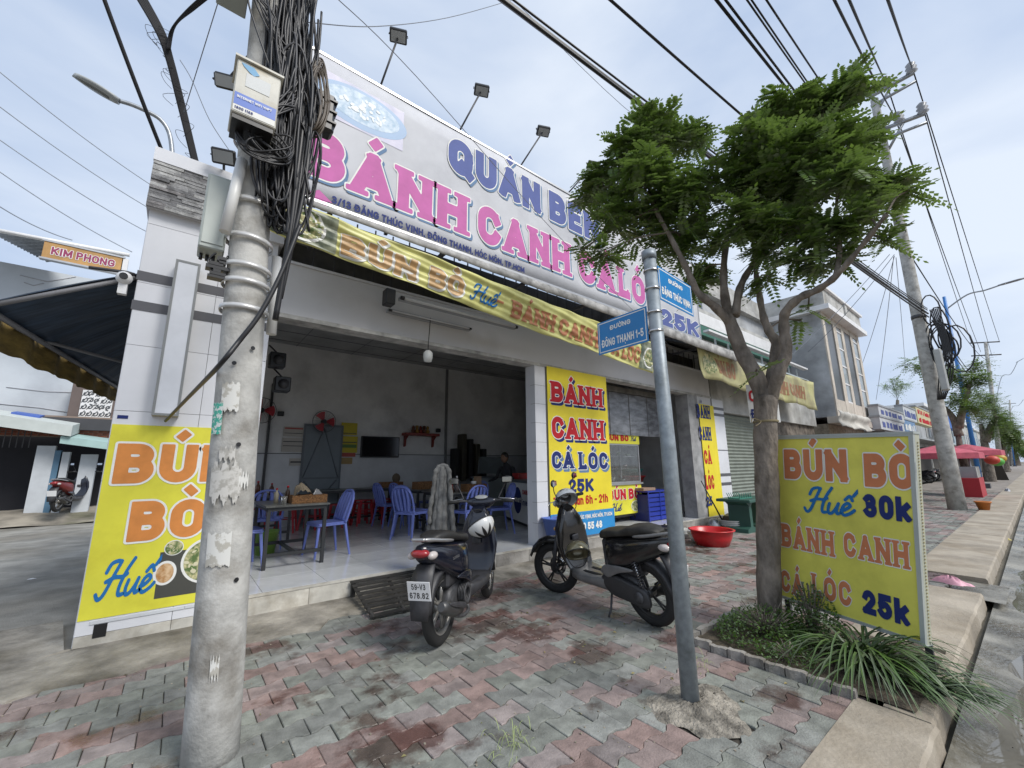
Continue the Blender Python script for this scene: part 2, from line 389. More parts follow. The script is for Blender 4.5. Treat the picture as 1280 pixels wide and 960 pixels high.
def field(X, Y, strokes, t, ext, r):
    D = np.full(X.shape, 9.0)
    for pts in strokes:
        n = len(pts)-1
        for i in range(n):
            ax, ay = pts[i]; bx, by = pts[i+1]; dx, dy = bx-ax, by-ay; ln = math.hypot(dx, dy)
            if ln < 1e-6: continue
            u = ((X-ax)*dx+(Y-ay)*dy)/ln; w = np.abs((X-ax)*dy-(Y-ay)*dx)/ln-(t/2-r)
            lo = np.where(u < 0, -u, 0); hi = np.where(u > ln, u-ln, 0)
            e = (ext-r) if ext else -r
            if i == 0: a = -u-e
            else: a = None
            b = (u-ln-e) if i == n-1 else None
            if a is None and b is None:
                q = np.hypot(lo+hi, np.maximum(w+(t/2-r), 0))-(t/2-r)
            else:
                rr = np.hypot(lo+hi, w+(t/2-r))-(t/2-r)       # capsule
                al = np.maximum(a if a is not None else -9, b if b is not None else -9)
                box = np.hypot(np.maximum(al, 0), np.maximum(w, 0))+np.minimum(np.maximum(al, w), 0)
                # use the box on the free end, the capsule on the joined end
                if a is not None and b is not None: q = box
                elif a is not None: q = np.where(u > ln, rr, box)
                else: q = np.where(u < 0, rr, box)
            D = np.minimum(D, q-r)
    return D
def fill(D, x0, y0, h):
    """marching squares, filled: full cells of a row merge into one quad"""
    D = D+1.37e-4; ins = D < 0; V = []; F = []
    code = ins[:-1, :-1]*1+ins[:-1, 1:]*2+ins[1:, 1:]*4+ins[1:, :-1]*8
    # corner order bl, br, tr, tl ; edges b, r, t, l between them
    for j in np.nonzero(code.any(1))[0].tolist():
        i = 0; n = code.shape[1]; row_ = code[j].tolist()
        while i < n:
            c = row_[i]
            if c == 0: i += 1; continue
            ya, yb = y0+j*h, y0+(j+1)*h
            if c == 15:
                k = i
                while k < n and row_[k] == 15: k += 1
                o = len(V); V += [(x0+i*h, ya), (x0+k*h, ya), (x0+k*h, yb), (x0+i*h, yb)]; F.append((o, o+1, o+2, o+3)); i = k; continue
            C_ = [(i, j), (i+1, j), (i+1, j+1), (i, j+1)]; dv = [D[q[1], q[0]] for q in C_]; P = []
            for k in range(4):
                if dv[k] < 0: P.append((x0+C_[k][0]*h, y0+C_[k][1]*h))
                d0, d1 = dv[k], dv[(k+1) % 4]
                if (d0 < 0) != (d1 < 0):
                    t = d0/(d0-d1); q, r_ = C_[k], C_[(k+1) % 4]; P.append((x0+(q[0]+(r_[0]-q[0])*t)*h, y0+(q[1]+(r_[1]-q[1])*t)*h))
            o = len(V); V += P; F.append(tuple(range(o, o+len(P)))); i += 1
    return V, F
GC = {}
def glyph(ch, style, t, grow=0.0):
    """-> (advance width, [triangulated (verts, tris)]) for cap height 1"""
    key = (ch, style, t, grow)
    if key in GC: return GC[key]
    base = ch; marks = []
    if style != 'script':
        dec = unicodedata.normalize('NFD', ch); base = dec[0]; marks = [ACC[c][0] for c in dec[1:] if c in ACC]
        if base not in GL: base = dec[0].upper()
        low = base.islower() and base not in 'hkl'
        w, st = GL[base]; r = .02 if style == 'sans' else .035
        if style == 'slab': w *= 1.08
        wt = w+t*.55
        x = lambda u: t/2+u*(wt-t); y = lambda v: t/2+v*(1-t)
        ss = [[(x(u), y(v)) for u, v in p] for p in st]
        extra = []
        if style == 'slab':
            sw, sh = t*.86, t*.42
            for p, q in zip(st, ss):
                for e, nb in ((0, 1), (-1, -2)):
                    v = p[e][1]; 
                    if (v in (0, 1)) and abs(p[e][0]-p[nb][0]) < .7*abs(p[e][1]-p[nb][1])+.001 and base not in 'COUGS':
                        if base == 'A' and v == 1: continue
                        if base == 'N' and abs(p[e][0]-p[nb][0]) > .3: continue
                        extra.append([(q[e][0]-sw, sh/2 if v == 0 else 1-sh/2), (q[e][0]+sw, sh/2 if v == 0 else 1-sh/2)])
            if base in 'CG': q = ss[0][0]; extra.append([(q[0]+t*.1, q[1]+t*.75), (q[0]+t*.1, q[1]-t*.35)])
            if base == 'L': extra.append([(x(1), t*.4), (x(1), t*1.25)])
        cx = wt/2; top = (.72 if low else 1.0)
        am = []; ta = t*.8
        if base == 'Đ' or ch in 'Đđ': pass
        for mk in marks:
            y0_ = top+.09+ta*.3
            if mk == 'circ': am.append([(cx-.17, y0_), (cx, y0_+.13)]); am.append([(cx+.17, y0_), (cx, y0_+.13)]); top += .2
            elif mk == 'acute': am.append([(cx-.04, y0_), (cx+.1, y0_+.16)])
            elif mk == 'grave': am.append([(cx+.06, y0_), (cx-.1, y0_+.16)])
            elif mk == 'breve': am.append(arc(cx, y0_+.12, .15, .12, 190, 350, 8)); top += .18
            elif mk == 'hook': am.append(arc(cx, y0_+.13, .08, .08, 160, -90, 8)+[(cx, y0_)])
            elif mk == 'tilde': am.append([(cx-.15, y0_), (cx-.05, y0_+.09), (cx+.05, y0_+.02), (cx+.15, y0_+.1)])
            elif mk == 'dot': am.append([(cx, -.26), (cx, -.12)])
            elif mk == 'horn': am.append([(wt-t*.4, .86 if not low else .6), (wt+.1, 1.08 if not low else .8)])
        h = .03
        xs = np.arange(-.32, wt+.34, h); ys = np.arange(-.45, 1.62, h); X_, Y_ = np.meshgrid(xs, ys)
        D = field(X_, Y_, ss, t, 0 if style == 'lite' else t/2, r)
        y1 = 1.0; yb = 0.0
        if base in 'Q,/-': yb = -.3
        D = np.maximum(D, np.maximum(yb-Y_, Y_-(1.0 if not low else 1.2)))
        if extra: D = np.minimum(D, field(X_, Y_, extra, sh, sh/2*0, .02))
        if am: D = np.minimum(D, field(X_, Y_, am, ta, ta*.15, .015))
        D = D-grow
        adv = wt
    else:
        w, st = SC[ch]
        st = [[(p.x, p.y) for p in catmull([(a, b, 0) for a, b in q], 6)] for q in st]
        st = [[(x_+.22*y_+.1, y_) for x_, y_ in q] for q in st]
        h = .026
        xs = np.arange(-.3, w+.75, h); ys = np.arange(-.25, 1.35, h); X_, Y_ = np.meshgrid(xs, ys)
        D = field(X_, Y_, st, t, t/2, t*.45)-grow; adv = w
    tris = fill(D, float(xs[0]), float(ys[0]), h)
    GC[key] = (adv, tris)
    return GC[key]
def measure(text, style, t, sp):
    x = 0
    for ch in text:
        if ch == ' ': x += .32; continue
        x += glyph(ch, style, t)[0]+sp
    return x-sp
def letters(mb, text, f, x0, y0, h, width=None, style='sans', t=.2, sp=.1, grow=0.0, d=0.0, dx=0, dy=0):
    """paint text: f(u, v, d)->3D, u/v in metres on the board; x0,y0 = left end of the base line, h cap height"""
    if style == 'slab': sp += .10
    tot = measure(text, style, t, sp); k = (width/(tot*h)) if width else 1.0
    x = 0
    for ch in text:
        if ch == ' ': x += .32; continue
        adv, tr = glyph(ch, style, t, grow)
        if tr:
            vs, ts = tr
            mb.add([f(x0+dx+(x+a)*h*k, y0+dy+b*h, d) for a, b in vs], ts)
        x += adv+sp
    return x0+tot*h*k
def hue(mb, f, x0, y0, h, k=1.0, t=.13, grow=0, d=0, dx=0, dy=0):
    x = 0
    for ch in 'Hue^':
        if ch == '^': x = 1.42
        adv, tr = glyph(ch, 'script', t, grow); vs, ts = tr
        mb.add([f(x0+dx+(x+a)*h*k, y0+dy+b*h, d) for a, b in vs], ts); x += adv
FY = 4.945; FZ = .232
# ------------------------------------------------------------------ shared materials
white_tile = mat('white_tile', (.70, .71, .74), .22, var=.05, scale=1.2, spec=.4)
old_tile = mat('cream_tile', (.60, .58, .52), .3, var=.14, scale=3, stain=((.45, .4, .33), 2.5, .5, .75))
floor_tile = mat('floor_tile', (.62, .64, .66), .12, var=.08, scale=2, spec=.5)
grout = flat('grout', (.16, .15, .14), .9)
plaster = mat('plaster', (.62, .62, .63), .75, var=.05, scale=1.6, stain=((.8, .78, .76), .8, .5, .8), bump=.05)
inner_paint = mat('inner_paint', (.74, .74, .72), .6, var=.08, scale=1.2, stain=((.6, .6, .6), 1.1, .5, .8))
concrete = mat('concrete', (.36, .34, .31), .85, var=.22, scale=3, bump=.5, bscale=40, stain=((.5, .47, .42), 1.7, .5, .75))
concrete_dark = mat('concrete_dark', (.2, .19, .17), .9, var=.25, scale=4, bump=.6, bscale=50)
band_grey = flat('band_grey', (.09, .09, .1), .4)
dark_steel = flat('dark_steel', (.05, .05, .055), .5)
black = flat('black_plastic', (.012, .012, .013), .4)
rubber = flat('rubber', (.018, .018, .018), .75)
white_paint = flat('white_paint', (.74, .74, .74), .45)
grey_metal = mat('galvanised', (.36, .38, .4), .38, var=.12, scale=14, metal=.55, detail=8)
chrome = flat('bright_metal', (.6, .6, .6), .22, metal=1)
alu = flat('aluminium', (.5, .5, .5), .35, metal=.8)
def vinyl(name, c, **k): return mat(name, c, .38, var=.04, scale=2, **k)
yellow = mat('yellow_vinyl', (.76, .72, .055), .6, var=.07, scale=1.3, bump=.1, bscale=5, stain=((.86, .84, .75), 2.2, .5, .7))
yellow2 = mat('yellow_vinyl_faded', (.80, .76, .13), .62, var=.07, scale=1.5, bump=.08, bscale=4, stain=((.82, .82, .78), 2.4, .5, .7))
orange_ink = mat('orange_ink', (.68, .25, .055), .68, var=.08, scale=5)
faded_orange = mat('faded_orange_ink', (.60, .21, .09), .68, var=.06, scale=5)
white_ink = flat('white_ink', (.8, .8, .76), .68, spec=.25)
navy_ink = flat('navy_ink', (.02, .035, .16), .68, spec=.25)
blue_ink = flat('blue_ink', (.02, .16, .42), .68, spec=.25)
red_ink = flat('red_ink', (.5, .02, .03), .68, spec=.25)
pink_ink = mat('pink_ink', (.52, .12, .36), .68, var=.06, scale=4)
slate_ink = flat('slate_blue_ink', (.10, .13, .33), .68, spec=.25)
shade_ink = flat('grey_blue_ink', (.13, .22, .36), .68, spec=.25)
food_mat = mat('printed_noodles', (.60, .55, .30), .4, var=.1, scale=16, col2=(.10, .16, .05), thr=(.4, .6), detail=4)
broth_mat = mat('printed_broth', (.42, .2, .06), .4, var=.1, scale=14, col2=(.7, .5, .3), thr=(.4, .6))
bluefood = mat('printed_blue_soup', (.35, .45, .55), .4, var=.1, scale=9, col2=(.08, .22, .36), thr=(.4, .62))

# ------------------------------------------------------------------ ground
gm = mat('asphalt_lane', (.30, .29, .26), .85, var=.16, scale=2.2, bump=.4, bscale=70, coord='World', stain=((.7, .66, .6), .7, .42, .7))
ground = MB(); ground.grid(6, 6, lambda u, v: (-500+u*1500, -400+v*1000, -.16)); struct(ground, 'ground', mat('dry_ground', (.2, .18, .14), .95, var=.2, scale=.4, coord='World'))
# main road on the right: worn concrete/asphalt, 11 m wide, and its gutter
mb = MB(); mb.grid(60, 6, lambda u, v: (-14+u*460, -11+v*10.85, -.12)); 
road = struct(mb, 'road', mat('road_surface', (.34, .28, .20), .8, var=.2, scale=1.6, bump=.5, bscale=60, coord='World', stain=((.6, .55, .48), .9, .42, .62, .35)))
def gut(x, v):
    w = math.sin(x*1.3)+math.sin(x*2.9+1.7)*.6+math.sin(x*6.1+v*5)*.35+math.sin(x*13+v*9)*.15
    return -.112-.030*math.sin(v*3.14)**.8+.012*w*math.sin(v*3.14)-.012*(v < .4)*math.sin(x*3+v*8)
mb = MB(); mb.grid(700, 12, lambda u, v: (-8+u*58, -.24+v*.79, gut(-8+u*58, v)))
mb.grid(40, 4, lambda u, v: (50+u*150, -.24+v*.79, -.112-.03*math.sin(v*3.14)))
struct(mb, 'gutter', mat('wet_gutter', (.27, .26, .225), .5, var=.25, scale=2.5, bump=.35, bscale=26, coord='World', stain=((.5, .47, .41), 1.3, .42, .58, .10)))
mb = MB(); mb.grid(20, 1, lambda u, v: (-8+u*58, -.2+v*.72, -.134)); struct(mb, 'puddle', mat('puddle_water', (.17, .16, .135), .03, var=.1, scale=2, spec=.6))
# side lane on the left of the shop, running back from the main road
mb = MB(); mb.grid(20, 60, lambda u, v: (-16+u*15.8, 4.42+v*60, .004)); lane = struct(mb, 'side_lane', gm)
# cement apron in front of the step, cracked lower edge
r = random.Random(4)
mb = MB(); n = 90
xs = [-5+i*.14 for i in range(n)]
edge = []
for i, x in enumerate(xs):
    base = 4.28 if x > .6 else 4.28-.0*(x)
    if x < -.2: base = 4.3+(-.2-x)*.06
    if x > 1.2: base = 4.50
    edge.append(base+r.uniform(-.045, .045)+.05*math.sin(x*3.1))
vs = [(x, e, .014) for x, e in zip(xs, edge)]+[(x, (e+5.6)/2 if x < -.5 else (e+4.94)/2, .034) for x, e in zip(xs, edge)]+[(x, 5.9 if x < -.55 else 4.96, .05) for x in xs]+[(x, e-.012, -.05) for x, e in zip(xs, edge)]
fs = []
for i in range(n-1): fs += [(i, i+1, n+i+1, n+i), (n+i, n+i+1, 2*n+i+1, 2*n+i), (3*n+i, 3*n+i+1, i+1, i)]
mb.add(vs, fs); struct(mb, 'cement_apron', mat('apron_cement', (.34, .315, .27), .9, var=.25, scale=2.4, bump=.9, bscale=18, coord='World', stain=((.42, .4, .34), 1.6, .45, .7)))
# sand bed under the pavers
mb = MB(); mb.box((-6, .9, -.12), (60, 4.92, -.012)); pavement = struct(mb, 'pavement', mat('joint_soil', (.055, .048, .038), 1, var=.3, scale=20, coord='World'))
PW, PH = .2115, .1515     # paver length and row pitch
def paver_poly(g=.004):
    hw = PW/2-g/2; hh = PH/2-g/2; A = .0135
    w = lambda u: A*math.tanh(3.2*math.cos(2*math.pi*u/PW))/math.tanh(3.2)    # peaks at the stone's own ends
    us = [-hw, -hw*.72, -hw*.5, -hw*.3, 0, hw*.3, hw*.5, hw*.72, hw]
    top = [(u, hh-w(u+PW/2)*-1*-1) for u in us]
    top = [(u, hh-A*math.tanh(3.2*math.cos(2*math.pi*u/PW))) for u in us]
    bot = [(u, -hh+A*math.tanh(3.2*math.cos(2*math.pi*u/PW))) for u in us[::-1]]
    return top+bot
def paver_mb(mb, x, y, rz, z, tilt, keep=None):
    P = paver_poly(); n = len(P); c, s = math.cos(rz), math.sin(rz)
    vs = []
    for k, zz in ((1, -.03), (1, -.004), (.965, 0)):
        for u, v in P:
            u2, v2 = u*(k if k < 1 else 1), v*(k if k < 1 else 1)
            vs.append((x+u2*c-v2*s, y+u2*s+v2*c, z+zz+tilt[0]*u2+tilt[1]*v2))
    fs = [(j*n+(i+1) % n, j*n+i, (j+1)*n+i, (j+1)*n+(i+1) % n) for j in range(2) for i in range(n)]
    h = n//2
    for i in range(h-1): fs.append((2*n+i, 2*n+n-1-i, 2*n+n-2-i, 2*n+i+1))
    return mb.add(vs, fs)
stainP = ((.50, .38, .36), 1.35, .535, .60, .3)
pg = mat('green_paver', (.225, .235, .21), .85, var=.16, scale=9, bump=.35, bscale=90, coord='World', stain=stainP, island=.2)
pr_ = mat('red_paver', (.275, .21, .193), .85, var=.16, scale=9, bump=.35, bscale=90, coord='World', stain=stainP, island=.2)
protos = {}
for mname, mt in (('g', pg), ('r', pr_)):
    protos[mname] = []
    for q in range(4):
        b_ = MB(); paver_mb(b_, 0, 0, 0, 0, (rnd.uniform(-.03, .03), rnd.uniform(-.03, .03))); protos[mname].append(b_.mesh('paver', mt))
cells = []
def inbed(x, y):     # planting bed, post hole, pole footing
    if 3.43 < x < 4.75 and .55 < y < 2.03: return True
    if math.hypot((x-2.58)/.27, (y-1.48)/.24) < 1: return True
    if math.hypot(x-.30, y-2.83) < .05: return True
    return False
row = 0; y = .98
while y < 4.5:
    i0 = int(-6/PW); i1 = int(60/PW) if True else 0
    x1 = 30
    for i in range(i0, int(x1/PW)):
        x = i*PW+(PW/2 if row % 2 else 0)
        ylim = 4.40+.03*math.sin(x*3.1) if x < 1.2 else 4.60
        if y > ylim or inbed(x, y): continue
        if x < -5: continue
        k = math.sin(i*.9+row*1.7)+math.sin(i*.37-row*.8+1)+rnd.uniform(-1.1, 1.1)
        col = 'r' if k > .25 else 'g'
        d = math.hypot(x, y)
        cells.append((d, x, y, col, rnd.uniform(-.003, .003)))
    row += 1; y += PH
# those inside the picture, nearest first
def inview(x, y):
    v = Vector((x, y, -CAMZ)); f_ = v.dot(fw)
    if f_ < .3: return False
    return abs(v.dot(rt)/f_*FPX) < 655 and abs(v.dot(up)/f_*FPX) < 495
vis = sorted([c for c in cells if inview(c[1], c[2])]); near = set(id(c) for c in vis[:295])
far = {'g': MB(), 'r': MB()}; nb = 0
for c in cells:
    d, x, y, col, dz = c
    if id(c) in near:
        o = bpy.data.objects.new('paver', rnd.choice(protos[col])); COL.objects.link(o); o.parent = pavement
        o.location = (x, y, dz); o.rotation_euler = (0, 0, rnd.uniform(-.012, .012)+(math.pi if rnd.random() < .5 else 0)); nb += 1
    else: paver_mb(far[col], x, y, rnd.uniform(-.01, .01), dz, (rnd.uniform(-.03, .03), rnd.uniform(-.03, .03)))
for k, b_ in far.items():
    o = struct(b_, 'distant_pavers', pg if k == 'g' else pr_, parent=pavement); o['kind'] = 'stuff'
# beyond the separate pavers the footway goes on as one sheet
mb = MB(); mb.grid(80, 4, lambda u, v: (30+u*250, .95+v*3.9, .0)); struct(mb, 'far_pavement', mat('far_paving', (.27, .24, .21), .9, var=.2, scale=2, coord='World'))
# kerb slabs: smooth cement top, sheer face to the gutter
kerbm = mat('kerb_cement', (.38, .335, .27), .85, var=.14, scale=2, bump=.35, bscale=40, coord='World', stain=((.7, .66, .6), 1.2, .45, .7))
kerb = MB()
def slab(mb, x0, x1, y0, y1, z0=.0, z1=.0, zb=-.13, tilt=0):
    r = random.Random(int(x0*10)); n = max(2, int((x1-x0)/.12))
    a = [(x0+(x1-x0)*i/n, y0+r.uniform(-.006, .006), z0+tilt) for i in range(n+1)]
    b = [(p[0]+(tilt and 0), y1, z1+.008) for p in a]; c = [(p[0], p[1]+.012, p[2]-.012-0) for p in a]
    vs = [(p[0], p[1]+.015, p[2]) for p in a]+b+[(p[0], p[1], p[2]-.02) for p in a]+[(p[0], p[1]-.01, zb) for p in a]+[(p[0], p[1], zb) for p in b]
    m = n+1; fs = []
    for i in range(n): fs += [(i, i+1, m+i+1, m+i), (2*m+i, 2*m+i+1, i+1, i), (3*m+i, 3*m+i+1, 2*m+i+1, 2*m+i)]
    fs += [(0, m, 4*m, 3*m, 2*m), (n, 2*m+n, 3*m+n, 4*m+n, m+n)]
    return mb.add(vs, fs)
root = struct(slab(MB(), -4.0, 1.0, .56, .93), 'kerb', kerbm)
slab(MB(), 1.02, 2.2, .565, .93).build('kerb_slab', kerbm, root)
slab(MB(), 2.22, 3.42, .57, .93).build('kerb_slab', kerbm, root)
slab(MB(), 3.425, 4.3, .585, .80, .004, .004).build('kerb_slab', kerbm, root)
slab(MB(), 4.32, 7.0, .60, 1.25, .010, .010).build('kerb_slab', kerbm, root)
slab(MB(), 7.9, 12.5, .62, 1.3, .010, .010).build('kerb_slab', kerbm, root)
slab(MB(), 12.53, 20.0, .62, 1.3, .010, .010).build('kerb_slab', kerbm, root)
slab(MB(), 20.03, 60.0, .62, 1.3, .010, .010).build('kerb_slab', kerbm, root)
slab(MB(), 60.03, 200.0, .62, 1.3, .010, .010).build('kerb_slab', kerbm, root)
mb = MB(); mb.grid(6, 6, lambda u, v: (6.98+u*.94, .45+v*1.0, -.06+.03*math.sin(v*2))); struct(mb, 'drain_channel', MATS['wet_gutter'])
# planting bed with an edging of upright pavers
mb = MB(); mb.grid(14, 14, lambda u, v: (3.46+u*1.25, .66+v*1.33, .015+.03*math.sin(u*3.1)*math.sin(v*3.1)+rnd.uniform(-.008, .008))); struct(mb, 'planting_soil', mat('bed_soil', (.10, .08, .055), 1, var=.3, scale=14, bump=.8, bscale=60))
eb = thing('bed_edging', 'row of upright cement pavers edging the tree bed beside the post', 'edging', (3.43, 1.4, 0))
for i in range(8):
    b_ = MB(); yy = .98+i*.128; P = [(-.06, 0), (-.03, .012), (.03, -.012), (.06, 0), (.06, .045), (.03, .033), (-.03, .057), (-.06, .045)]
    b_.prism(P, -.03, .05+rnd.uniform(-.006, .01), lambda u, v, t: (3.39+v+.0*u, yy+u, t)); b_.build('edging_stone', concrete, eb, world=True)
for i in range(5):
    b_ = MB(); xx = 3.5+i*.22; P = [(-.1, 0), (0, .014), (.1, 0), (.1, .05), (0, .064), (-.1, .05)]
    b_.prism(P, -.03, .045+rnd.uniform(-.01, .012), lambda u, v, t: (xx+u, 2.0+v, t)); b_.build('edging_stone', concrete, eb, world=True)
# rough cement collar round the sign post
r = random.Random(9); mb = MB()
def lump(u, v):
    a = u*2*math.pi; R0 = .29*(1+.12*math.sin(3*a+1)+.08*math.sin(7*a)); q = v
    return (2.58+R0*q*math.cos(a), 1.49+R0*.9*q*math.sin(a), .028*(1-q**3)+r.uniform(-.006, .006)*(q < .98)+(.014 if q < .35 else 0)-.003*(q > .98))
mb.grid(70, 16, lump, True); single(mb, 'cement_collar', mat('rough_cement', (.33, .30, .25), .95, var=.3, scale=10, bump=1, bscale=60), 'lumpy broken cement collar round the foot of the street name post', 'cement collar')

# ------------------------------------------------------------------ the corner shop
shop = struct(MB().box((-.45, 4.98, -.05), (10.4, 10.3, .2)), 'shop_building', concrete); del shop['kind']
settags(shop, 'open fronted white corner noodle shop with raised tiled floor and wide lintel', 'shop building')
def sb(name, m, *boxes, lab=None, bev=0):
    b_ = MB()
    for a, c in boxes: b_.box(a, c, bev=bev)
    o = b_.build(name, m, shop)
    if lab: o['label'] = lab
    return o
# floor tiles (each a part)
t_full = {}
def tile_obj(name, m, a, c, par=shop, g=.003, bev=.0015):
    dims = tuple(round(c[i]-a[i], 3) for i in range(3)); key = (name, m.name, dims)
    if key not in t_full:
        t_full[key] = MB().box((g/2 if dims[0] > .03 else 0, g/2 if dims[1] > .03 else 0, g/2 if dims[2] > .03 else 0), (dims[0]-(g/2 if dims[0] > .03 else 0), dims[1]-(g/2 if dims[1] > .03 else 0), dims[2]-(g/2 if dims[2] > .03 else 0)), bev=bev).mesh(name, m)
    o = bpy.data.objects.new(name, t_full[key]); COL.objects.link(o); o.location = Vector(a)-par.location; o.parent = par
    return o
TS = .6
for i in range(18):
    for j in range(9):
        x0 = -.40+i*TS; y0 = 4.93+j*TS; x1 = min(x0+TS, 10.38); y1 = min(y0+TS, 10.0)
        if x1-x0 < .05 or y1-y0 < .05: continue
        tile_obj('floor_tile', floor_tile, (x0, y0, .205), (x1, y1, FZ))
sb('floor_bed', grout, ((-.44, 4.945, .19), (10.39, 10.05, .222)))
# step front: cream tiles
sb('step_face', grout, ((.62, 4.925, -.04), (10.38, 4.96, .22)))
x = .62
while x < 10.3:
    x1 = min(x+.6, 10.35); tile_obj('step_tile', old_tile if x < 2 else MATS['concrete'], (x, 4.905, .0), (x1, 4.93, .205)); x = x1
# floor nosing
sb('step_nosing', old_tile, ((.62, 4.9, .2065), (10.36, 4.929, .2315)))
# walls
sb('wall', inner_paint, ((-.44, 10.0, .2), (10.4, 10.2, 4.3)), lab='tall pale grey back wall of the dining room')
sb('wall', inner_paint, ((-.44, 5.2, .2), (-.3, 6.4, 4.3)), ((-.44, 9.3, .2), (-.3, 10.0, 4.3)), ((-.44, 6.4, 2.7), (-.3, 9.3, 4.3)))
sb('wall', inner_paint, ((10.3, 5.0, .2), (10.42, 10.0, 4.3)))
sb('skirting', flat('wainscot', (.55, .56, .57), .3), ((-.3, 9.985, .2), (10.3, 9.998, 1.72)))
sb('skirting_line', dark_steel, ((-.3, 9.98, 1.72), (10.3, 9.99, 1.735)))
sb('ceiling', mat('ceiling_board', (.40, .40, .39), .8, var=.12, scale=2), ((-.44, 4.97, 4.12), (10.4, 10.2, 4.17)))
for i in range(7): sb('ceiling_joint', dark_steel, ((-.3, 5.5+i*.7, 4.112), (10.3, 5.51+i*.7, 4.119)))
for i in range(9): sb('ceiling_joint', dark_steel, ((.6+i*1.2, 5.0, 4.108), (.61+i*1.2, 10.0, 4.111)))
sb('roof', concrete, ((-.46, 5.3, 4.2), (10.42, 10.25, 4.35)))
# facade
sb('lintel', plaster, ((.60, FY, 3.10), (10.4, FY+.2, 3.70)))
sb('lintel_trim', mat('worn_trim', (.5, .49, .46), .7, var=.2, scale=6), ((.60, FY-.02, 3.05), (10.4, FY+.2, 3.098)))
sb('lintel_ledge', plaster, ((.60, FY-.025, 3.702), (10.4, FY+.2, 3.73)))
sb('upper_wall', mat('shaded_recess', (.10, .10, .10), .9, var=.2, scale=3), ((.5, 5.25, 3.73), (10.4, 5.3, 4.6)))  # shade of the recess under the billboard put into the wall colour
for i in range(40): 
    sb('steel_bar', dark_steel, ((.75+i*.24, FY+.05, 3.73), (.765+i*.24, FY+.065, 4.5)))
# eave: sloping fibre cement sheet below the billboard
ev = MB(); ev.sheet(190, 3, lambda u, v: (.55+u*9.85, 4.02+v*.90, 3.965+v*.56+.012*math.sin(u*190*math.pi*2/4)), (0, 0, .012)); ev.build('eave_sheet', mat('fibre_cement', (.42, .41, .39), .85, var=.25, scale=5), shop)
fsc = MB(); fsc.sheet(120, 2, lambda u, v: (.55+u*9.85, 3.99+.006*math.sin(u*60), 3.962-(1-v)*(.05+.17*u)), (0, .01, 0)); fsc.build('fascia_strip', mat('old_fascia', (.46, .45, .43), .85, var=.25, scale=5), shop)
for i in range(8): sb('rafter', dark_steel, ((.9+i*1.3, 4.03, 3.91), (.94+i*1.3, 4.92, 3.95)))
# corner column
sb('column_core', grout, ((-.465, FY+.012, -.04), (.62, 5.3, 4.4)))
col_x = [-.478, .12, .62]; zrows = [.13, .73, 1.33, 1.93, 2.53, 3.13, 3.73, 4.1]
for i in range(2):
    tile_obj('column_tile', old_tile, (col_x[i], FY-.006, .045), (col_x[i+1], FY+.012, .13))
    for j in range(7):
        tile_obj('column_tile', white_tile, (col_x[i], FY-.006, zrows[j]), (col_x[i+1], FY+.012, zrows[j+1]))
for j in range(-1, 7): tile_obj('column_tile', white_tile, (-.483, FY+.014, zrows[j] if j >= 0 else -.04), (-.448, 5.3, zrows[j+1]))
for z in (2.86, 3.15): sb('grey_band', band_grey, ((-.488, FY-.012, z), (.625, 5.28, z+.09)))
sb('wall_hole', black, ((-.37, FY-.009, .10), (-.29, FY-.0062, .20)))
sb('column_tag', navy_ink, ((-.45, FY-.009, 1.86), (-.38, FY-.0065, 1.89)))
# cap box with split stone facing
sb('cap_box', plaster, ((-.505, FY-.06, 3.88), (.66, 5.32, 4.50)))
sb('cap_trim', white_tile, ((-.51, FY-.09, 4.36), (.67, 5.33, 4.50)), ((-.51+.62, FY-.088, 3.86), (.17, FY-.06, 4.36)))
zs = 3.872
cap = [o for o in COL.objects if o.name.startswith('cap_box')][0]
stm = [mat('split_stone_%d' % i, c, .8, var=.2, scale=12, bump=.6, bscale=50) for i, c in enumerate(((.3, .3, .3), (.2, .2, .205), (.42, .42, .41), (.25, .24, .24)))]
while zs < 4.34:
    xx = -.505
    while xx < .105:
        ln = rnd.uniform(.12, .3); x1 = min(xx+ln, .108); d = rnd.uniform(.008, .026)
        MB().box((xx, FY-.06-d, zs), (x1-.002, FY-.06, zs+.03)).build('stone', rnd.choice(stm), cap); xx = x1
    zs += .0325
# pillars between the openings
sb('pillar', white_tile, ((4.43, FY-.01, FZ), (4.66, FY+.22, 3.05)))
for z in (.55, .86, 1.17, 1.48, 1.79, 2.1, 2.41, 2.72): sb('tile_joint', grout, ((4.428, FY-.012, z), (4.662, FY+.1, z+.004)))
sb('pillar', plaster, ((4.662, FY+.02, FZ), (6.2, FY+.2, 3.05)))
sb('pillar', mat('dull_plaster', (.35, .35, .35), .8, var=.2, scale=3), ((9.26, FY-.005, FZ-.02), (9.72, FY+.3, 3.05)), lab='grey plaster pillar right of the kitchen opening')
sb('pillar', plaster, ((9.722, FY+.0, FZ-.03), (10.4, FY+.3, 3.05)))
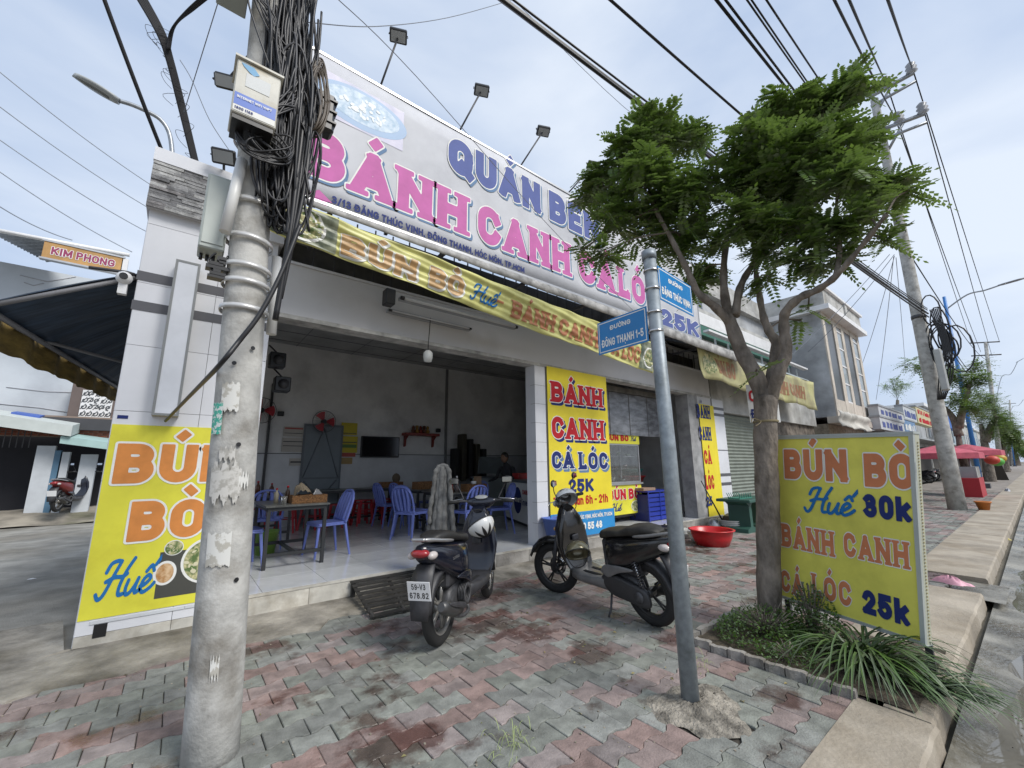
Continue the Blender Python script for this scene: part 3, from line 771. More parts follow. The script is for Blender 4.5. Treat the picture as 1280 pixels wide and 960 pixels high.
# metal door in the back wall, with frame
dm = flat('grey_door_paint', (.17, .20, .22), .5)
dr = sb('door', dm, ((2.12, 9.95, FZ), (2.92, 9.98, 2.36)), lab='grey sheet metal door with X shaped bracing')
for k, (a, c) in enumerate((((2.10, 9.935, FZ), (2.14, 9.95, 2.38)), ((2.90, 9.935, FZ), (2.94, 9.95, 2.38)), ((2.14, 9.935, 2.33), (2.9, 9.95, 2.38)), ((2.14, 9.936, 1.18), (2.9, 9.95, 1.22)), ((2.14, 9.936, .26), (2.9, 9.95, .3)))):
    MB().box(a, c).build('door_rail', flat('door_rail', (.12, .14, .16), .5), dr)
for a, c in (((2.16, 1.22), (2.52, 2.3)), ((2.88, 1.22), (2.52, 2.3)), ((2.16, .3), (2.86, 1.15)), ((2.88, .3), (2.18, 1.15))):
    MB().cyl((a[0], 9.943, a[1]), (c[0], 9.943, c[1]), .01, n=6).build('door_brace', MATS['door_rail'], dr)
# added black line standing in for a wall edge, and a conduit
sb('wall_edge_line', black, ((1.405, 9.94, FZ), (1.45, 9.985, 3.2)))
sb('wall_conduit', flat('conduit_grey', (.2, .2, .2), .6), ((5.62, 9.94, 1.2), (5.68, 9.985, 4.1)))
# kitchen: marble chimney panel and dark partition
sb('kitchen_wall', mat('kitchen_wall', (.14, .14, .14), .8, var=.2, scale=2), ((7.7, 8.1, .2), (10.3, 8.2, 4.1)), ((7.6, 6.3, .2), (7.7, 8.2, 4.1)))
mp_ = sb('marble_panel', mat('grey_marble', (.24, .25, .27), .25, var=.25, scale=4, stretch=(1, 1, 3)), ((6.9, 5.55, 2.06), (9.0, 5.62, 2.98)))
for k in range(3): MB().box((7.1+k*.7, 5.54, 2.06), (7.106+k*.7, 5.549, 2.98)).build('panel_joint', grout, mp_)
sb('kitchen_beam', concrete_dark, ((6.2, 5.5, 2.99), (9.26, 5.66, 3.1)))
# ------------------------------------------------------------------ printed boards and banners on the facade
def front(y0): return lambda u, v, d: (u, y0-d, v)
def paint(parent, name, m, jobs):
    b_ = MB()
    for j in jobs: j(b_)
    o = b_.build(name, m, parent, world=True); return o
def P3(f, text, x0, y0, h, width, style, t, parent, ink, outline=None, shadow=None, grow=.035, sp=.1, base=.002, sh=(.03, -.03)):
    nm = 'lettering'
    if shadow: paint(parent, nm, shadow, [lambda b: letters(b, text, f, x0, y0, h, width, style, t, sp, grow, base, sh[0], sh[1])])
    if outline: paint(parent, nm, outline, [lambda b: letters(b, text, f, x0, y0, h, width, style, t, sp, grow, base+.0015)])
    return paint(parent, nm, ink, [lambda b: letters(b, text, f, x0, y0, h, width, style, t, sp, 0, base+.003)])
def disc(f, cu, cv, ru, rv, d, n=36, rot=0):
    b = MB(); b.add([f(cu, cv, d)]+[f(cu+ru*math.cos(2*math.pi*i/n)*math.cos(rot)-rv*math.sin(2*math.pi*i/n)*math.sin(rot), cv+ru*math.cos(2*math.pi*i/n)*math.sin(rot)+rv*math.sin(2*math.pi*i/n)*math.cos(rot), d) for i in range(n)], [(0, i+1, (i+1) % n+1) for i in range(n)]); return b
def quad(f, u0, v0, u1, v1, d): return MB().add([f(u0, v0, d), f(u1, v0, d), f(u1, v1, d), f(u0, v1, d)], [(0, 1, 2, 3)])
def bowl_print(f, par, cu, cv, ru, rv, d=.002, rim=None):
    disc(f, cu, cv, ru, rv, d).build('printed_bowl', rim or white_ink, par, world=True)
    disc(f, cu, cv, ru*.9, rv*.9, d+.001).build('printed_soup', food_mat, par, world=True)
    r = random.Random(int(cu*100)); greens = MB(); nood = MB()
    for i in range(26):
        a = r.uniform(0, 6.28); q = r.uniform(0, .75)**.7; b_ = disc(f, cu+ru*q*math.cos(a), cv+rv*q*math.sin(a), ru*r.uniform(.06, .17), rv*r.uniform(.04, .1), d+.002+i*.0001, 8, r.uniform(0, 3))
        (greens if i % 2 else nood).add(b_.v, b_.f)
    greens.build('printed_herbs', flat('printed_herb', (.12, .2, .06), .4), par, world=True); nood.build('printed_noodle', flat('printed_noodle', (.66, .62, .42), .4), par, world=True)

# 1 column board  BÚN BÒ Huế
y0 = FY-.012; f = front(y0)
A = Yp(137, 532.6, y0); B_ = Yp(98, 778, y0)
x0, x1, z0, z1 = -.472, .50, .245, 1.81
bd = thing('sign_board', 'yellow BÚN BÒ Huế board with bowl photo low on the corner column', 'sign board', (0, y0, z0))
MB().box((x0, y0, z0), (x1, y0+.005, z1)).build('board', yellow, bd, world=True)
def pb(px, py, y=None): p = Yp(px, py, y if y is not None else y0); return p.x, p.z
a = pb(139, 605); b = pb(238, 606)
hB = pb(144, 554)[1]-a[1]
P3(f, 'BÚN', a[0], a[1], hB, pb(292, 606)[0]-a[0], 'sans', .27, bd, orange_ink, white_ink, None, .05)
a2 = pb(157, 678); b2 = pb(253, 671); h2 = pb(166, 627)[1]-a2[1]
P3(f, 'BÒ', a2[0], a2[1], h2, pb(253, 675)[0]-a2[0], 'sans', .27, bd, orange_ink, white_ink, None, .05)
a3 = pb(115, 750)
paint(bd, 'lettering', blue_ink, [lambda b: hue(b, f, a3[0]+.01, a3[1]+.0, .275, .66, .12, 0, .003)])
ph = pb(192, 749); ph2 = pb(249, 684)
quad(f, ph[0], ph[1], .49, ph2[1]-.01, .0012).build('printed_photo', flat('printed_tabletop', (.07, .07, .06), .4), bd, world=True)
bowl_print(f, bd, .33, .60, .2, .20, .002)
bowl_print(f, bd, ph[0]+.09, .735, .068, .065, .002)
disc(f, ph[0]+.05, .53, .08, .1, .002).build('printed_bowl', white_ink, bd, world=True)
disc(f, ph[0]+.05, .53, .06, .08, .003).build('printed_soup', broth_mat, bd, world=True)
# 2 blank light box on the column
yL = FY-.16
lb = thing('light_box_sign', 'tall narrow blank white light box with a grey frame on the corner column', 'light box', (-.14, FY, 1.8))
c4 = [Yp(219, 323, yL), Yp(249, 330, yL), Yp(225.6, 522, yL), Yp(190.6, 517, yL)]
xa, xb, za, zb = (c4[0].x+c4[3].x)/2, (c4[1].x+c4[2].x)/2, (c4[2].z+c4[3].z)/2, (c4[0].z+c4[1].z)/2
MB().box((xa+.012, yL+.004, za+.012), (xb-.012, FY-.014, zb-.012)).build('panel', flat('acrylic', (.66, .68, .72), .25), lb, world=True)
for a, c in (((xa, yL, za), (xa+.02, FY-.01, zb)), ((xb-.02, yL, za), (xb, FY-.01, zb)), ((xa+.02, yL, za), (xb-.02, FY-.01, za+.02)), ((xa+.02, yL, zb-.02), (xb-.02, FY-.01, zb))):
    MB().box((a[0], a[1], a[2]), (c[0], a[1]+.02, c[2])).build('frame_bar', flat('frame_grey', (.22, .23, .23), .5), lb, world=True)
    MB().box((a[0]+.001, a[1]+.02, a[2]+.001), (c[0]-.001, c[1], c[2]-.001)).build('side_panel', flat('old_cream', (.42, .40, .34), .6), lb, world=True)
# 3 big white billboard
yb = FY-.07; f = front(yb)
bx0, bx1, bz0, bz1 = .36, 10.08, 4.56, 6.59
bb = thing('billboard', 'long white roof billboard with pink and blue lettering and a blue soup bowl', 'billboard', (5, yb, bz0))
sheetm = mat('billboard_sheet', (.54, .55, .58), .7, var=.05, scale=1.4, bump=.12, bscale=3, stain=((.82, .82, .84), .9, .5, .7))
def wr(u, v): return (bx0+u*(bx1-bx0), yb+.004*math.sin(u*23+v*3), bz0+v*(bz1-bz0))
b_ = MB(); b_.sheet(60, 8, wr, (0, .01, 0)); b_.build('vinyl_sheet', sheetm, bb, world=True)
for a, c in (((bx0-.02, yb-.012, bz1), (bx1+.02, yb+.05, bz1+.035)), ((bx0-.02, yb-.012, bz0-.035), (bx1+.02, yb+.05, bz0)), ((bx0-.03, yb-.012, bz0), (bx0-.0, yb+.05, bz1)), ((bx1, yb-.012, bz0), (bx1+.03, yb+.05, bz1))):
    MB().box(a, c).build('edge_frame', alu, bb, world=True)
for i in range(9): MB().box((bx0+.3+i*1.15, yb+.05, bz0-.1), (bx0+.34+i*1.15, yb+.09, bz1)).build('back_strut', dark_steel, bb, world=True)
def q(px, py): p = Yp(px, py, yb); return p.x, p.z
fb = lambda u, v, d: (u, yb-.006-d, v)
zb_ = q(580, 294)[1]; hh = q(584, 246)[1]-zb_
# BÁNH CANH CÁ LÓC
xs_ = [q(372, 245)[0], q(583, 285)[0], q(597, 290)[0], q(712, 335)[0], q(723, 330)[0], q(768, 360)[0], q(773, 360)[0]]
bw = xs_[1]-xs_[0]
for txt, xa_, xb_ in (('BÁNH', xs_[0], xs_[1]), ('CANH', xs_[2], xs_[3]), ('CÁ', xs_[4], xs_[5]), ('LÓC', xs_[6], 8.25)):
    P3(fb, txt, xa_, zb_, hh*.98, xb_-xa_, 'slab', .27, bb, pink_ink, white_ink, shade_ink, .03, .03, sh=(.03, -.03))
zq = q(674, 268)[1]; hq = q(660, 222)[1]-zq
aq = q(560, 200)[0]; P3(fb, 'QUÁN', aq, zq, hq*.97, q(675, 250)[0]-aq, 'sans', .3, bb, slate_ink, white_ink, shade_ink, .03, .1, sh=(.03, -.03))
aq = q(686, 260)[0]; P3(fb, 'BEN', aq, zq, hq*.97, q(748, 280)[0]-aq, 'sans', .28, bb, slate_ink, white_ink, shade_ink, .03, .1, sh=(.03, -.03))
a = q(414, 255); P3(fb, '3/13 ĐẶNG THÚC VỊNH, ĐÔNG THẠNH, HÓC MÔN, TP.HCM', a[0], a[1]+.01, .105, q(655, 335)[0]-a[0], 'sans', .21, bb, navy_ink)
a = q(828, 412); P3(fb, '25K', q(826, 405)[0], q(850, 415)[1]+.02, .42, q(872, 405)[0]-q(826, 405)[0], 'sans', .26, bb, slate_ink, white_ink, shade_ink, .03)
P3(fb, '0909 70 55 48', q(851, 415)[0], q(851, 418.5)[1], .1, q(872, 415)[0]-q(851, 415)[0]-.05, 'sans', .2, bb, slate_ink)
disc(fb, q(847, 413)[0], q(847, 411)[1], .09, .09, .002).build('phone_mark', pink_ink, bb, world=True)
# little pink house mark left of the address
hx, hz = a[0]*0+q(397, 258)[0], q(397, 262)[1]
b_ = MB(); b_.add([fb(hx+u, hz+v, .003) for u, v in ((-.10, 0), (-.03, 0), (-.03, .1), (.03, .1), (.03, 0), (.10, 0), (.10, .14), (-.10, .14))], [(0, 1, 2, 7), (2, 3, 6, 7), (3, 4, 5, 6)])
b_.add([fb(hx+u, hz+v, .003) for u, v in ((-.16, .145), (.16, .145), (0, .26))], [(0, 1, 2)]); b_.build('house_mark', pink_ink, bb, world=True)
# blue bowl picture, rounded corners
bx = q(380, 150)[0], q(503, 188)[0]; bz = q(500, 188)[1], q(503, 140)[1]
bx = (bx[0], bx[1]); quad(fb, bx[0], bz[0], bx[1], bz[1], .0012).build('printed_photo', mat('printed_cloth', (.42, .40, .52), .4, col2=(.2, .22, .36), scale=3), bb, world=True)
cu, cv = (bx[0]+bx[1])/2+.05, (bz[0]+bz[1])/2
disc(fb, cu, cv, (bx[1]-bx[0])*.5, (bz[1]-bz[0])*.46, .002).build('printed_bowl', flat('printed_blue', (.08, .22, .42), .4), bb, world=True)
disc(fb, cu, cv+.02, (bx[1]-bx[0])*.41, (bz[1]-bz[0])*.36, .003).build('printed_soup', bluefood, bb, world=True)
r = random.Random(2); g1 = MB()
for i in range(40):
    a_ = r.uniform(0, 6.28); k_ = r.uniform(0, .8); d_ = disc(fb, cu+.38*k_*math.cos(a_), cv+.02+.2*k_*math.sin(a_), r.uniform(.02, .06), r.uniform(.01, .03), .004+i*.0001, 7, r.uniform(0, 3)); g1.add(d_.v, d_.f)
g1.build('printed_noodle', flat('printed_pale_noodle', (.5, .56, .6), .4), bb, world=True)
# 4 wrinkled yellow banner
yN = 3.95
KN = yN/4.55
tl, tr_, bl, br = [Vector((x_*KN, yN+dy_, CAMZ+(z_-CAMZ)*KN)) for x_, dy_, z_ in ((.42, -.02, 4.24), (7.45, -.02, 3.86), (.44, .04, 3.85), (7.36, .04, 3.24))]
X0N = tl.x
bn = thing('banner', 'wrinkled yellow vinyl banner strung under the billboard across the shop front', 'banner', (3.9, yN, 3.3))
def bsurf(u, v, d=0):
    p = (bl*(1-u)+br*u)*(1-v)+(tl*(1-u)+tr_*u)*v
    wv = .011*math.sin((v*17)+u*16+2*math.sin(u*5))*(.4+.6*v)+.008*math.sin(v*31+u*40+math.sin(u*9)*2)+.006*math.sin(u*70-v*8)
    wv *= (1.25-u*.5)
    p = p+Vector((0, wv-d, -.02*math.sin(u*math.pi)-.03*math.sin(u*math.pi*5)*(1-v)*.3)); return p
b_ = MB(); b_.sheet(260, 26, lambda u, v: bsurf(u, v), (0, .003, 0)); b_.build('vinyl_sheet', mat('yellow_banner', (.64, .62, .22), .4, var=.1, scale=4, bump=.15, bscale=8), bn, world=True)
BWd = tr_.x-tl.x
def fban(u, v, d): return bsurf((u-X0N)/BWd, v, .004+d)
def bnletters(text, pxa, pxb, style, t, ink, v0=.2, v1=.82, outline=True):
    xa_ = Yp(pxa, 330, yN).x; 
    def conv(px):
        # position on the banner's middle line seen at photo column px
        lo, hi = 0, 1
        for _ in range(30):
            m_ = (lo+hi)/2; p = bsurf(m_, .5); d = p-Vector((0, 0, CAMZ)); X_ = 640+FPX*d.dot(rt)/d.dot(fw)
            if X_ < px: lo = m_
            else: hi = m_
        return X0N+lo*BWd
    ua, ub = conv(pxa), conv(pxb); h = v1-v0; f_ = lambda u, v, d: fban(u, v, d)
    def job(m, grow, d, dx=0, dy=0):
        b = MB(); tot = measure(text, style, t, .1); k = (ub-ua)/tot; x = 0
        for ch in text:
            if ch == ' ': x += .32; continue
            adv, tr = glyph(ch, style, t, grow)
            if tr:
                vs, ts = tr; b.add([fban(ua+(x+a+dx)*k, v0+(bb_+dy)*h, d) for a, bb_ in vs], ts)
            x += adv+.1
        b.build('lettering', m, bn, world=True)
    if outline: job(white_ink, .06, .0045, .03, -.03)
    job(ink, 0, .008)
bor = mat('banner_orange', (.62, .40, .19), .4, var=.15, scale=6); bred = mat('banner_red', (.50, .20, .09), .4, var=.12, scale=6)
bnletters('BÚN', 427, 520, 'sans', .26, bor, .1, .68); bnletters('BÒ', 536, 580, 'sans', .26, bor, .12, .72)
bnletters('BÁNH', 640, 694, 'slab', .24, bred, .14, .68, False); bnletters('CANH', 699, 748, 'slab', .24, bred, .14, .68, False)
bnletters('CÁ', 757, 774, 'slab', .24, bred, .14, .68, False); bnletters('LÓC', 778, 800, 'slab', .24, bred, .14, .68, False)
def cvx(px):
    lo, hi = 0, 1
    for _ in range(30):
        m_ = (lo+hi)/2; p = bsurf(m_, .5); d = p-Vector((0, 0, CAMZ)); X_ = 640+FPX*d.dot(rt)/d.dot(fw)
        lo, hi = (m_, hi) if X_ < px else (lo, m_)
    return X0N+lo*BWd
b_ = MB(); uh = cvx(588); hue(b_, lambda u, v, d: fban(uh+(u)*.235, .22+v*.52, d), 0, 0, 1.0, .9, .10, 0, .007); b_.build('lettering', blue_ink, bn, world=True)
b_ = MB(); b_.grid(6, 2, lambda u, v: fban(cvx(619)+u*(cvx(629)-cvx(619)), .42+v*.07, .007)); b_.build('dash', bred, bn, world=True)
# food picture at the left end of the banner
b_ = MB(); b_.grid(40, 14, lambda u, v: fban(X0N+.04+u*(cvx(424)-X0N-.06), .03+v*.92, .004)); b_.build('printed_photo', mat('banner_food', (.30, .32, .22), .4, col2=(.06, .08, .05), scale=5, thr=(.4, .6)), bn, world=True)
def bdisc(cu, cv, ru, rv, d, m, nm):
    b = MB(); n = 30; vs = [fban(cu, cv, d)]
    for k in range(1, 6):
        for i in range(n): a = 2*math.pi*i/n; vs.append(fban(cu+ru*k/5*math.cos(a), cv+rv*k/5*math.sin(a), d))
    fs = [(0, 1+i, 1+(i+1) % n) for i in range(n)]+[(1+k*n+i, 1+(k+1)*n+i, 1+(k+1)*n+(i+1) % n, 1+k*n+(i+1) % n) for k in range(4) for i in range(n)]
    b.add(vs, fs); b.build(nm, m, bn, world=True)
bdisc(X0N+.3, .5, .21, .44, .006, white_ink, 'printed_bowl'); bdisc(X0N+.3, .52, .185, .38, .008, food_mat, 'printed_soup')
ee = cvx(801); b_ = MB(); b_.grid(20, 10, lambda u, v: fban(ee+u*(X0N+BWd-.03-ee), .04+v*.9, .004)); b_.build('printed_photo', MATS['banner_food'], bn, world=True)
bdisc(ee+.26, .45, .18, .35, .006, white_ink, 'printed_bowl'); bdisc(ee+.26, .46, .15, .28, .008, food_mat, 'printed_soup')
# 5 pillar board  BÁNH CANH CÁ LÓC 25K
yP = FY-.03; f = front(yP)
pbd = thing('sign_board', 'tall yellow board on the pillar between dining room and noodle cart', 'sign board', (5.4, yP, .6))
x0, x1, z0, z1 = 4.69, 6.24, .60, 3.07
bow = lambda u, v: (x0+u*(x1-x0), yP-.012*math.sin(v*5+u*2)*.6, z0+v*(z1-z0))
MB().box((x0, yP, z0), (x1, yP+.006, z1)).build('board', mat('yellow_pillar_board', (.80, .66, .03), .6, var=.05, scale=2), pbd, world=True)
def pq(px, py): p = Yp(px, py, yP); return p.x, p.z
for txt, (ax, ay), (bx_, by), top, ink in (('BÁNH', (689, 502), (753, 509), 476, red_ink), ('CANH', (690, 548), (755, 552), 520, red_ink), ('CÁ', (690, 586), (717, 588), 564, navy_ink), ('LÓC', (724, 587), (760, 588), 565, navy_ink)):
    a = pq(ax, ay); c = pq(bx_, by); h = pq(ax, top)[1]-a[1]
    P3(f, txt, a[0], a[1], h, c[0]-a[0], 'slab', .25, pbd, ink, white_ink, navy_ink if ink is red_ink else shade_ink, .04, .04, sh=(.04, -.04))
a = pq(711, 616); c = pq(742, 615); P3(f, '25K', a[0], a[1], pq(711, 599)[1]-a[1], c[0]-a[0], 'sans', .24, pbd, navy_ink)
a = pq(692, 634); c = pq(760, 628); P3(f, 'Thời Gian 6h - 21h', a[0], a[1], pq(692, 622)[1]-a[1], c[0]-a[0], 'sans', .2, pbd, red_ink)
yQ = FY-.04; f2 = front(yQ)
bl_ = thing('address_strip', 'blue strip with white address and phone digits below the yellow pillar board', 'sign strip', (5.4, yQ, .25))
MB().box((4.68, yQ, .27), (6.26, yQ+.004, .66)).build('board', flat('strip_blue', (.03, .26, .58), .35), bl_, world=True)
P3(f2, '3/13 ĐẶNG THÚC VỊNH, HÓC MÔN, TP.HCM', 4.95, .54, .065, 1.24, 'sans', .22, bl_, white_ink)
P3(f2, '0909 70 55 48', 4.95, .36, .12, .95, 'sans', .24, bl_, white_ink)
b_ = disc(f2, 4.85, .5, .09, .09, .003, 3); b_.build('map_mark', red_ink, bl_, world=True)
# 6 narrow board on the grey pillar
y3 = FY-.03; f = front(y3)
nb_ = thing('sign_board', 'narrow yellow board reading BÁNH CANH CÁ LÓC 25 beside the white striped wall', 'sign board', (10, y3, .3))
MB().box((9.71, y3, .14), (10.46, y3+.006, 2.86)).build('board', MATS['yellow_pillar_board'], nb_, world=True)
for txt, (ax, ay), bx_, h, ink in (('BÁNH', (872, 522), 888, .33, navy_ink), ('CANH', (875, 550), 889.5, .33, navy_ink), ('CÁ', (881, 580), 890, .33, red_ink), ('LÓC', (883, 612), 893.5, .33, red_ink), ('25', (884, 633), 891, .22, navy_ink)):
    p = Yp(ax, ay, y3); p2 = Yp(bx_, ay+1, y3); P3(f, txt, p.x, p.z, h, p2.x-p.x, 'slab' if txt != '25' else 'sans', .26, nb_, ink, sp=.05)

# ------------------------------------------------------------------ small fittings on the facade
def floodlight(name, label, base, head, scale=1.0, group='floodlights on the billboard top'):
    t = thing(name, label, 'floodlight', base, group=group)
    b = Vector(base); h = Vector(head)
    MB().cyl(b, h, .016*scale, n=8).build('arm', dark_steel, t, world=True)
    d = Vector((-.2, -.45, -1)).normalized() if name == 'roof_floodlight' else Vector((-.2, -.6, -.5)).normalized()
    M = Matrix.Translation(h) @ d.to_track_quat('Z', 'Y').to_matrix().to_4x4()
    s_ = scale
    b_ = MB().box((-.14*s_, -.10*s_, -.04*s_), (.14*s_, .10*s_, .04*s_), M=M, bev=.012)
    for i in range(6): b_.box((-.12*s_+i*.045*s_, -.09*s_, -.052*s_), (-.105*s_+i*.045*s_, .09*s_, -.041*s_), M=M)
    b_.build('housing', black, t, world=True)
    MB().box((-.115*s_, -.075*s_, .0405*s_), (.115*s_, .075*s_, .045*s_), M=M).build('glass', flat('lamp_glass', (.35, .37, .38), .15), t, world=True)
    MB().tube([M @ Vector(p) for p in ((-.15*s_, 0, 0), (-.15*s_, 0, -.09*s_), (.15*s_, 0, -.09*s_), (.15*s_, 0, 0))], .008, n=5).build('bracket', dark_steel, t, world=True)
    return t
yf = FY-.3
for i, (pa, pb_) in enumerate((((474, 112), (498, 45)), ((572, 168), (602, 113)), ((649, 210), (679, 164)), ((706, 246), (741, 207)))):
    a_ = Yp(*pa, FY); h_ = Yp(*pb_, yf+.1)
    a_.z = min(a_.z, 6.64)
    floodlight('roof_floodlight', ['black floodlight on a stalk nearest the cable pole', 'black floodlight on a stalk above the word QUÁN', 'black floodlight on a stalk above the gap after QUÁN', 'black floodlight half hidden by the tree leaves'][i], a_, h_, .86)
yc = FY+.1
floodlight('wall_floodlight', 'square floodlight on the parapet behind the grey cable cabinet', (.05, yc, 4.5), Yp(280, 196, 4.7), .75, 'floodlights on the corner parapet')
floodlight('wall_floodlight', 'small floodlight beside the internet box on the pole', (.10, 2.83, 4.2), Yp(282, 102, 2.95), .45, 'floodlights on the corner parapet')
def tube_light(label, a, b, r=.02):
    t = thing('tube_light', label, 'tube light', tuple((Vector(a)+Vector(b))/2), group='tube lights under the banner')
    a = Vector(a); b = Vector(b); u = (b-a).normalized()
    MB().box((a.x, a.y-.01, a.z-.02), (b.x, a.y+.05, a.z+.025)).build('fitting', flat('fitting_grey', (.3, .31, .32), .5), t, world=True)
    MB().cyl(a+u*.04+Vector((0, -.03, 0)), b-u*.04+Vector((0, -.03, 0)), r, n=8).build('tube', flat('tube_white', (.55, .56, .57), .3), t, world=True)
    for p in (a, b-u*.04): MB().cyl(p+Vector((0, -.03, 0)), p+u*.04+Vector((0, -.03, 0)), r*1.3, n=8).build('end_cap', black, t, world=True)
yt = FY-.08
a = Yp(500, 373, yt-.3); b = Yp(645, 411, yt-.3); b.z = a.z
tube_light('long tube light hung just below the yellow banner', a, b)
a = Yp(485, 388, yt); b = Yp(588, 412, yt); b.z = a.z
tube_light('thin tube light fixed low on the pale lintel wall', a, b, .012)
sp = Yp(489, 370, yt-.25); b_ = MB().box((sp.x-.06, sp.y, sp.z-.1), (sp.x+.06, sp.y+.14, sp.z+.1), bev=.01); single(b_, 'speaker', black, 'small black speaker at the left end of the long tube light', 'speaker')
p = Yp(535, 441, FY-.12)
bu = thing('hanging_bulb', 'white bulb lamp hanging from a wire at the lintel', 'bulb', p)
MB().lathe([(.0, -.13), (.05, -.12), (.062, -.06), (.06, 0), (.03, .03), (.0, .03)], p, n=16).build('lamp_shade', flat('bulb_white', (.68, .69, .66), .4), bu, world=True)
MB().tube([p+Vector((0, 0, .03)), p+Vector((.0, 0, .12)), p+Vector((.03, .02, .5))], .006, n=5).build('wire', black, bu, world=True)
# left awning over the side lane
AX = -1.34; aw = thing('awning', 'dark blue sloping awning with mustard valance on the side wall', 'awning', (-.9, 7, 2.3))
def aws(u, v): return (-.49+(AX+.5*v+.49)*u, 5.0+v*4.2, 3.22-.51*u+.02*math.sin(u*3.1)+.008*math.sin(v*60))
b_ = MB(); b_.sheet(10, 60, aws, (0, 0, .01)); b_.build('roof_sheet', mat('awning_blue', (.035, .06, .10), .6, var=.3, scale=3, stretch=(1, 8, 1)), aw, world=True)
b_ = MB()
def val(u, v): return (AX-.02+.5*u+.02*math.sin(u*40), 5.0+u*4.2, 2.70-v*(.27-.06*u+.006*math.sin(u*25)+.006*math.sin(u*90)))
b_.sheet(80, 4, val, (-.004, 0, 0)); b_.build('valance', mat('mustard_cloth', (.23, .155, .035), .8, var=.2, scale=4, stretch=(1, 1, 3), bump=.3), aw, world=True)
for a_, c_, r_ in (((AX, 5.0, 2.70), (AX+.5, 9.2, 2.70), .025), ((-.5, 5.02, 3.19), (AX, 5.02, 2.70), .022), ((-.5, 9.15, 3.19), (AX+.5, 9.15, 2.70), .022), ((-.5, 7.2, 2.75), (AX+.1, 6.1, 2.72), .018)):
    MB().cyl(a_, c_, r_, n=8).build('frame_bar', flat('awning_bar', (.2, .2, .21), .5), aw, world=True)
# camera on the column's left edge
p = Yp(166, 355, FY+.0); cc = thing('security_camera', 'small white security camera on the left edge of the corner column', 'camera', p)
b_ = MB().ball(p+Vector((-.06, -.03, .03)), .06, 12, 8); b_.box((p.x-.09, p.y-.04, p.z-.12), (p.x-.03, p.y+.02, p.z-.02)); b_.build('body', white_paint, cc, world=True)
MB().cyl(p+Vector((-.06, -.08, .03)), p+Vector((-.06, -.095, .03)), .03, n=12).build('lens', black, cc, world=True)
MB().tube([p+Vector((-.3, .02, .08)), p+Vector((-.05, 0, .1)), p+Vector((0, .02, .1))], .015, n=5).build('bracket', dark_steel, cc, world=True)

# ------------------------------------------------------------------ concrete pole with bands and boxes
PB = Vector((.305, 2.83, -.1)); PT = Vector((.02, 2.83, 7.6))
def pa(z): return PB+(PT-PB)*((z-PB.z)/(PT.z-PB.z))
pole = thing('utility_pole', 'weathered concrete utility pole with torn stickers in the left foreground', 'utility pole', (.305, 2.83, 0))
polem = mat('pole_concrete', (.46, .455, .43), .88, var=.14, scale=6, bump=.22, bscale=45, stain=((.45, .42, .38), 3.2, .5, .72))
b_ = MB(); pts = [pa(z) for z in [-.1]+[i*.25 for i in range(1, 31)]]; b_.tube(pts, [.124-.0018*i for i in range(len(pts))], n=32); b_.build('shaft', polem, pole, world=True)
def band(z, m, h=.022, r=.126, tilt=0):
    c = pa(z); MB().lathe([(r, -h/2), (r+.004, -h/2), (r+.004, h/2), (r, h/2)], c, n=28, M=Matrix.Rotation(tilt, 3, 'Y')).build('steel_band', m, pole, world=True)
strap = flat('zinc_strap', (.58, .58, .57), .35, metal=.3)
for z, t_ in ((3.02, .03), (3.46, .05), (2.78, .06), (2.6, .03), (2.5, .02), (2.34, .02)): band(z, strap, .028, .1235, t_)
holes = MB()
r = random.Random(5)
def onpole(z, ang, d=0, rr=.122): c = pa(z); return Vector((c.x+(rr+d)*math.cos(ang), c.y+(rr+d)*math.sin(ang), z))
for z, an in ((3.28, -1.45), (2.1, -1.2), (1.55, -1.5), (.98, -1.6), (.85, -1.2), (2.0, -1.9)):
    c = onpole(z, an); MB().cyl(c, onpole(z, an, .002), .012, n=10).build('bolt_hole', black, pole, world=True)
def patch(z0, z1, a0, a1, m, nm, d=.0015, ragged=.15, seed=1, n=40):
    r = random.Random(seed); b = MB(); k1, k2, k3 = (r.uniform(0, 6) for _ in range(3))
    jg = lambda i, s: ragged*.5*(1+.6*math.sin(i*.5+s)+.25*math.sin(i*1.7+s*2)+.05*r.uniform(-1, 1))
    top = [z1-(z1-z0)*jg(i, k1) for i in range(n+1)]; bot = [z0+(z1-z0)*jg(i, k2) for i in range(n+1)]
    vs = []; 
    for i in range(n+1): a = a0+(a1-a0)*i/n; vs += [onpole(bot[i], a, d+.002), onpole(top[i], a, d+.002)]
    b.add(vs, [(2*i, 2*i+2, 2*i+3, 2*i+1) for i in range(n)]); return b.build(nm, m, pole, world=True)
paper = mat('torn_paper', (.60, .60, .57), .8, var=.1, scale=16, col2=(.40, .385, .34), thr=(.44, .5))
paper2 = mat('grey_paper', (.50, .49, .46), .8, var=.1, scale=26, col2=(.34, .33, .30), thr=(.42, .52))
teal = mat('teal_print', (.05, .36, .27), .6, scale=60, col2=(.6, .62, .6), thr=(.45, .5))
patch(1.72, 1.90, -2.3, -1.6, MATS['torn_paper'], 'sticker', seed=2); patch(1.60, 1.78, -2.7, -2.2, teal, 'sticker', seed=3, ragged=.05)
patch(1.22, 1.48, -2.5, -1.3, paper2, 'sticker', seed=4, ragged=.3); patch(1.45, 1.55, -2.2, -1.6, paper2, 'sticker', seed=9, ragged=.4)
patch(.92, 1.10, -2.4, -1.5, paper, 'sticker', seed=5, ragged=.1); patch(.38, .52, -1.9, -1.6, paper, 'sticker', seed=6, ragged=.4)
patch(1.3, 1.42, -1.4, -1.0, paper, 'sticker', seed=17, ragged=.5)
smudge = mat('black_grime', (.09, .085, .08), .9, scale=30, col2=(.36, .345, .3), thr=(.45, .5))
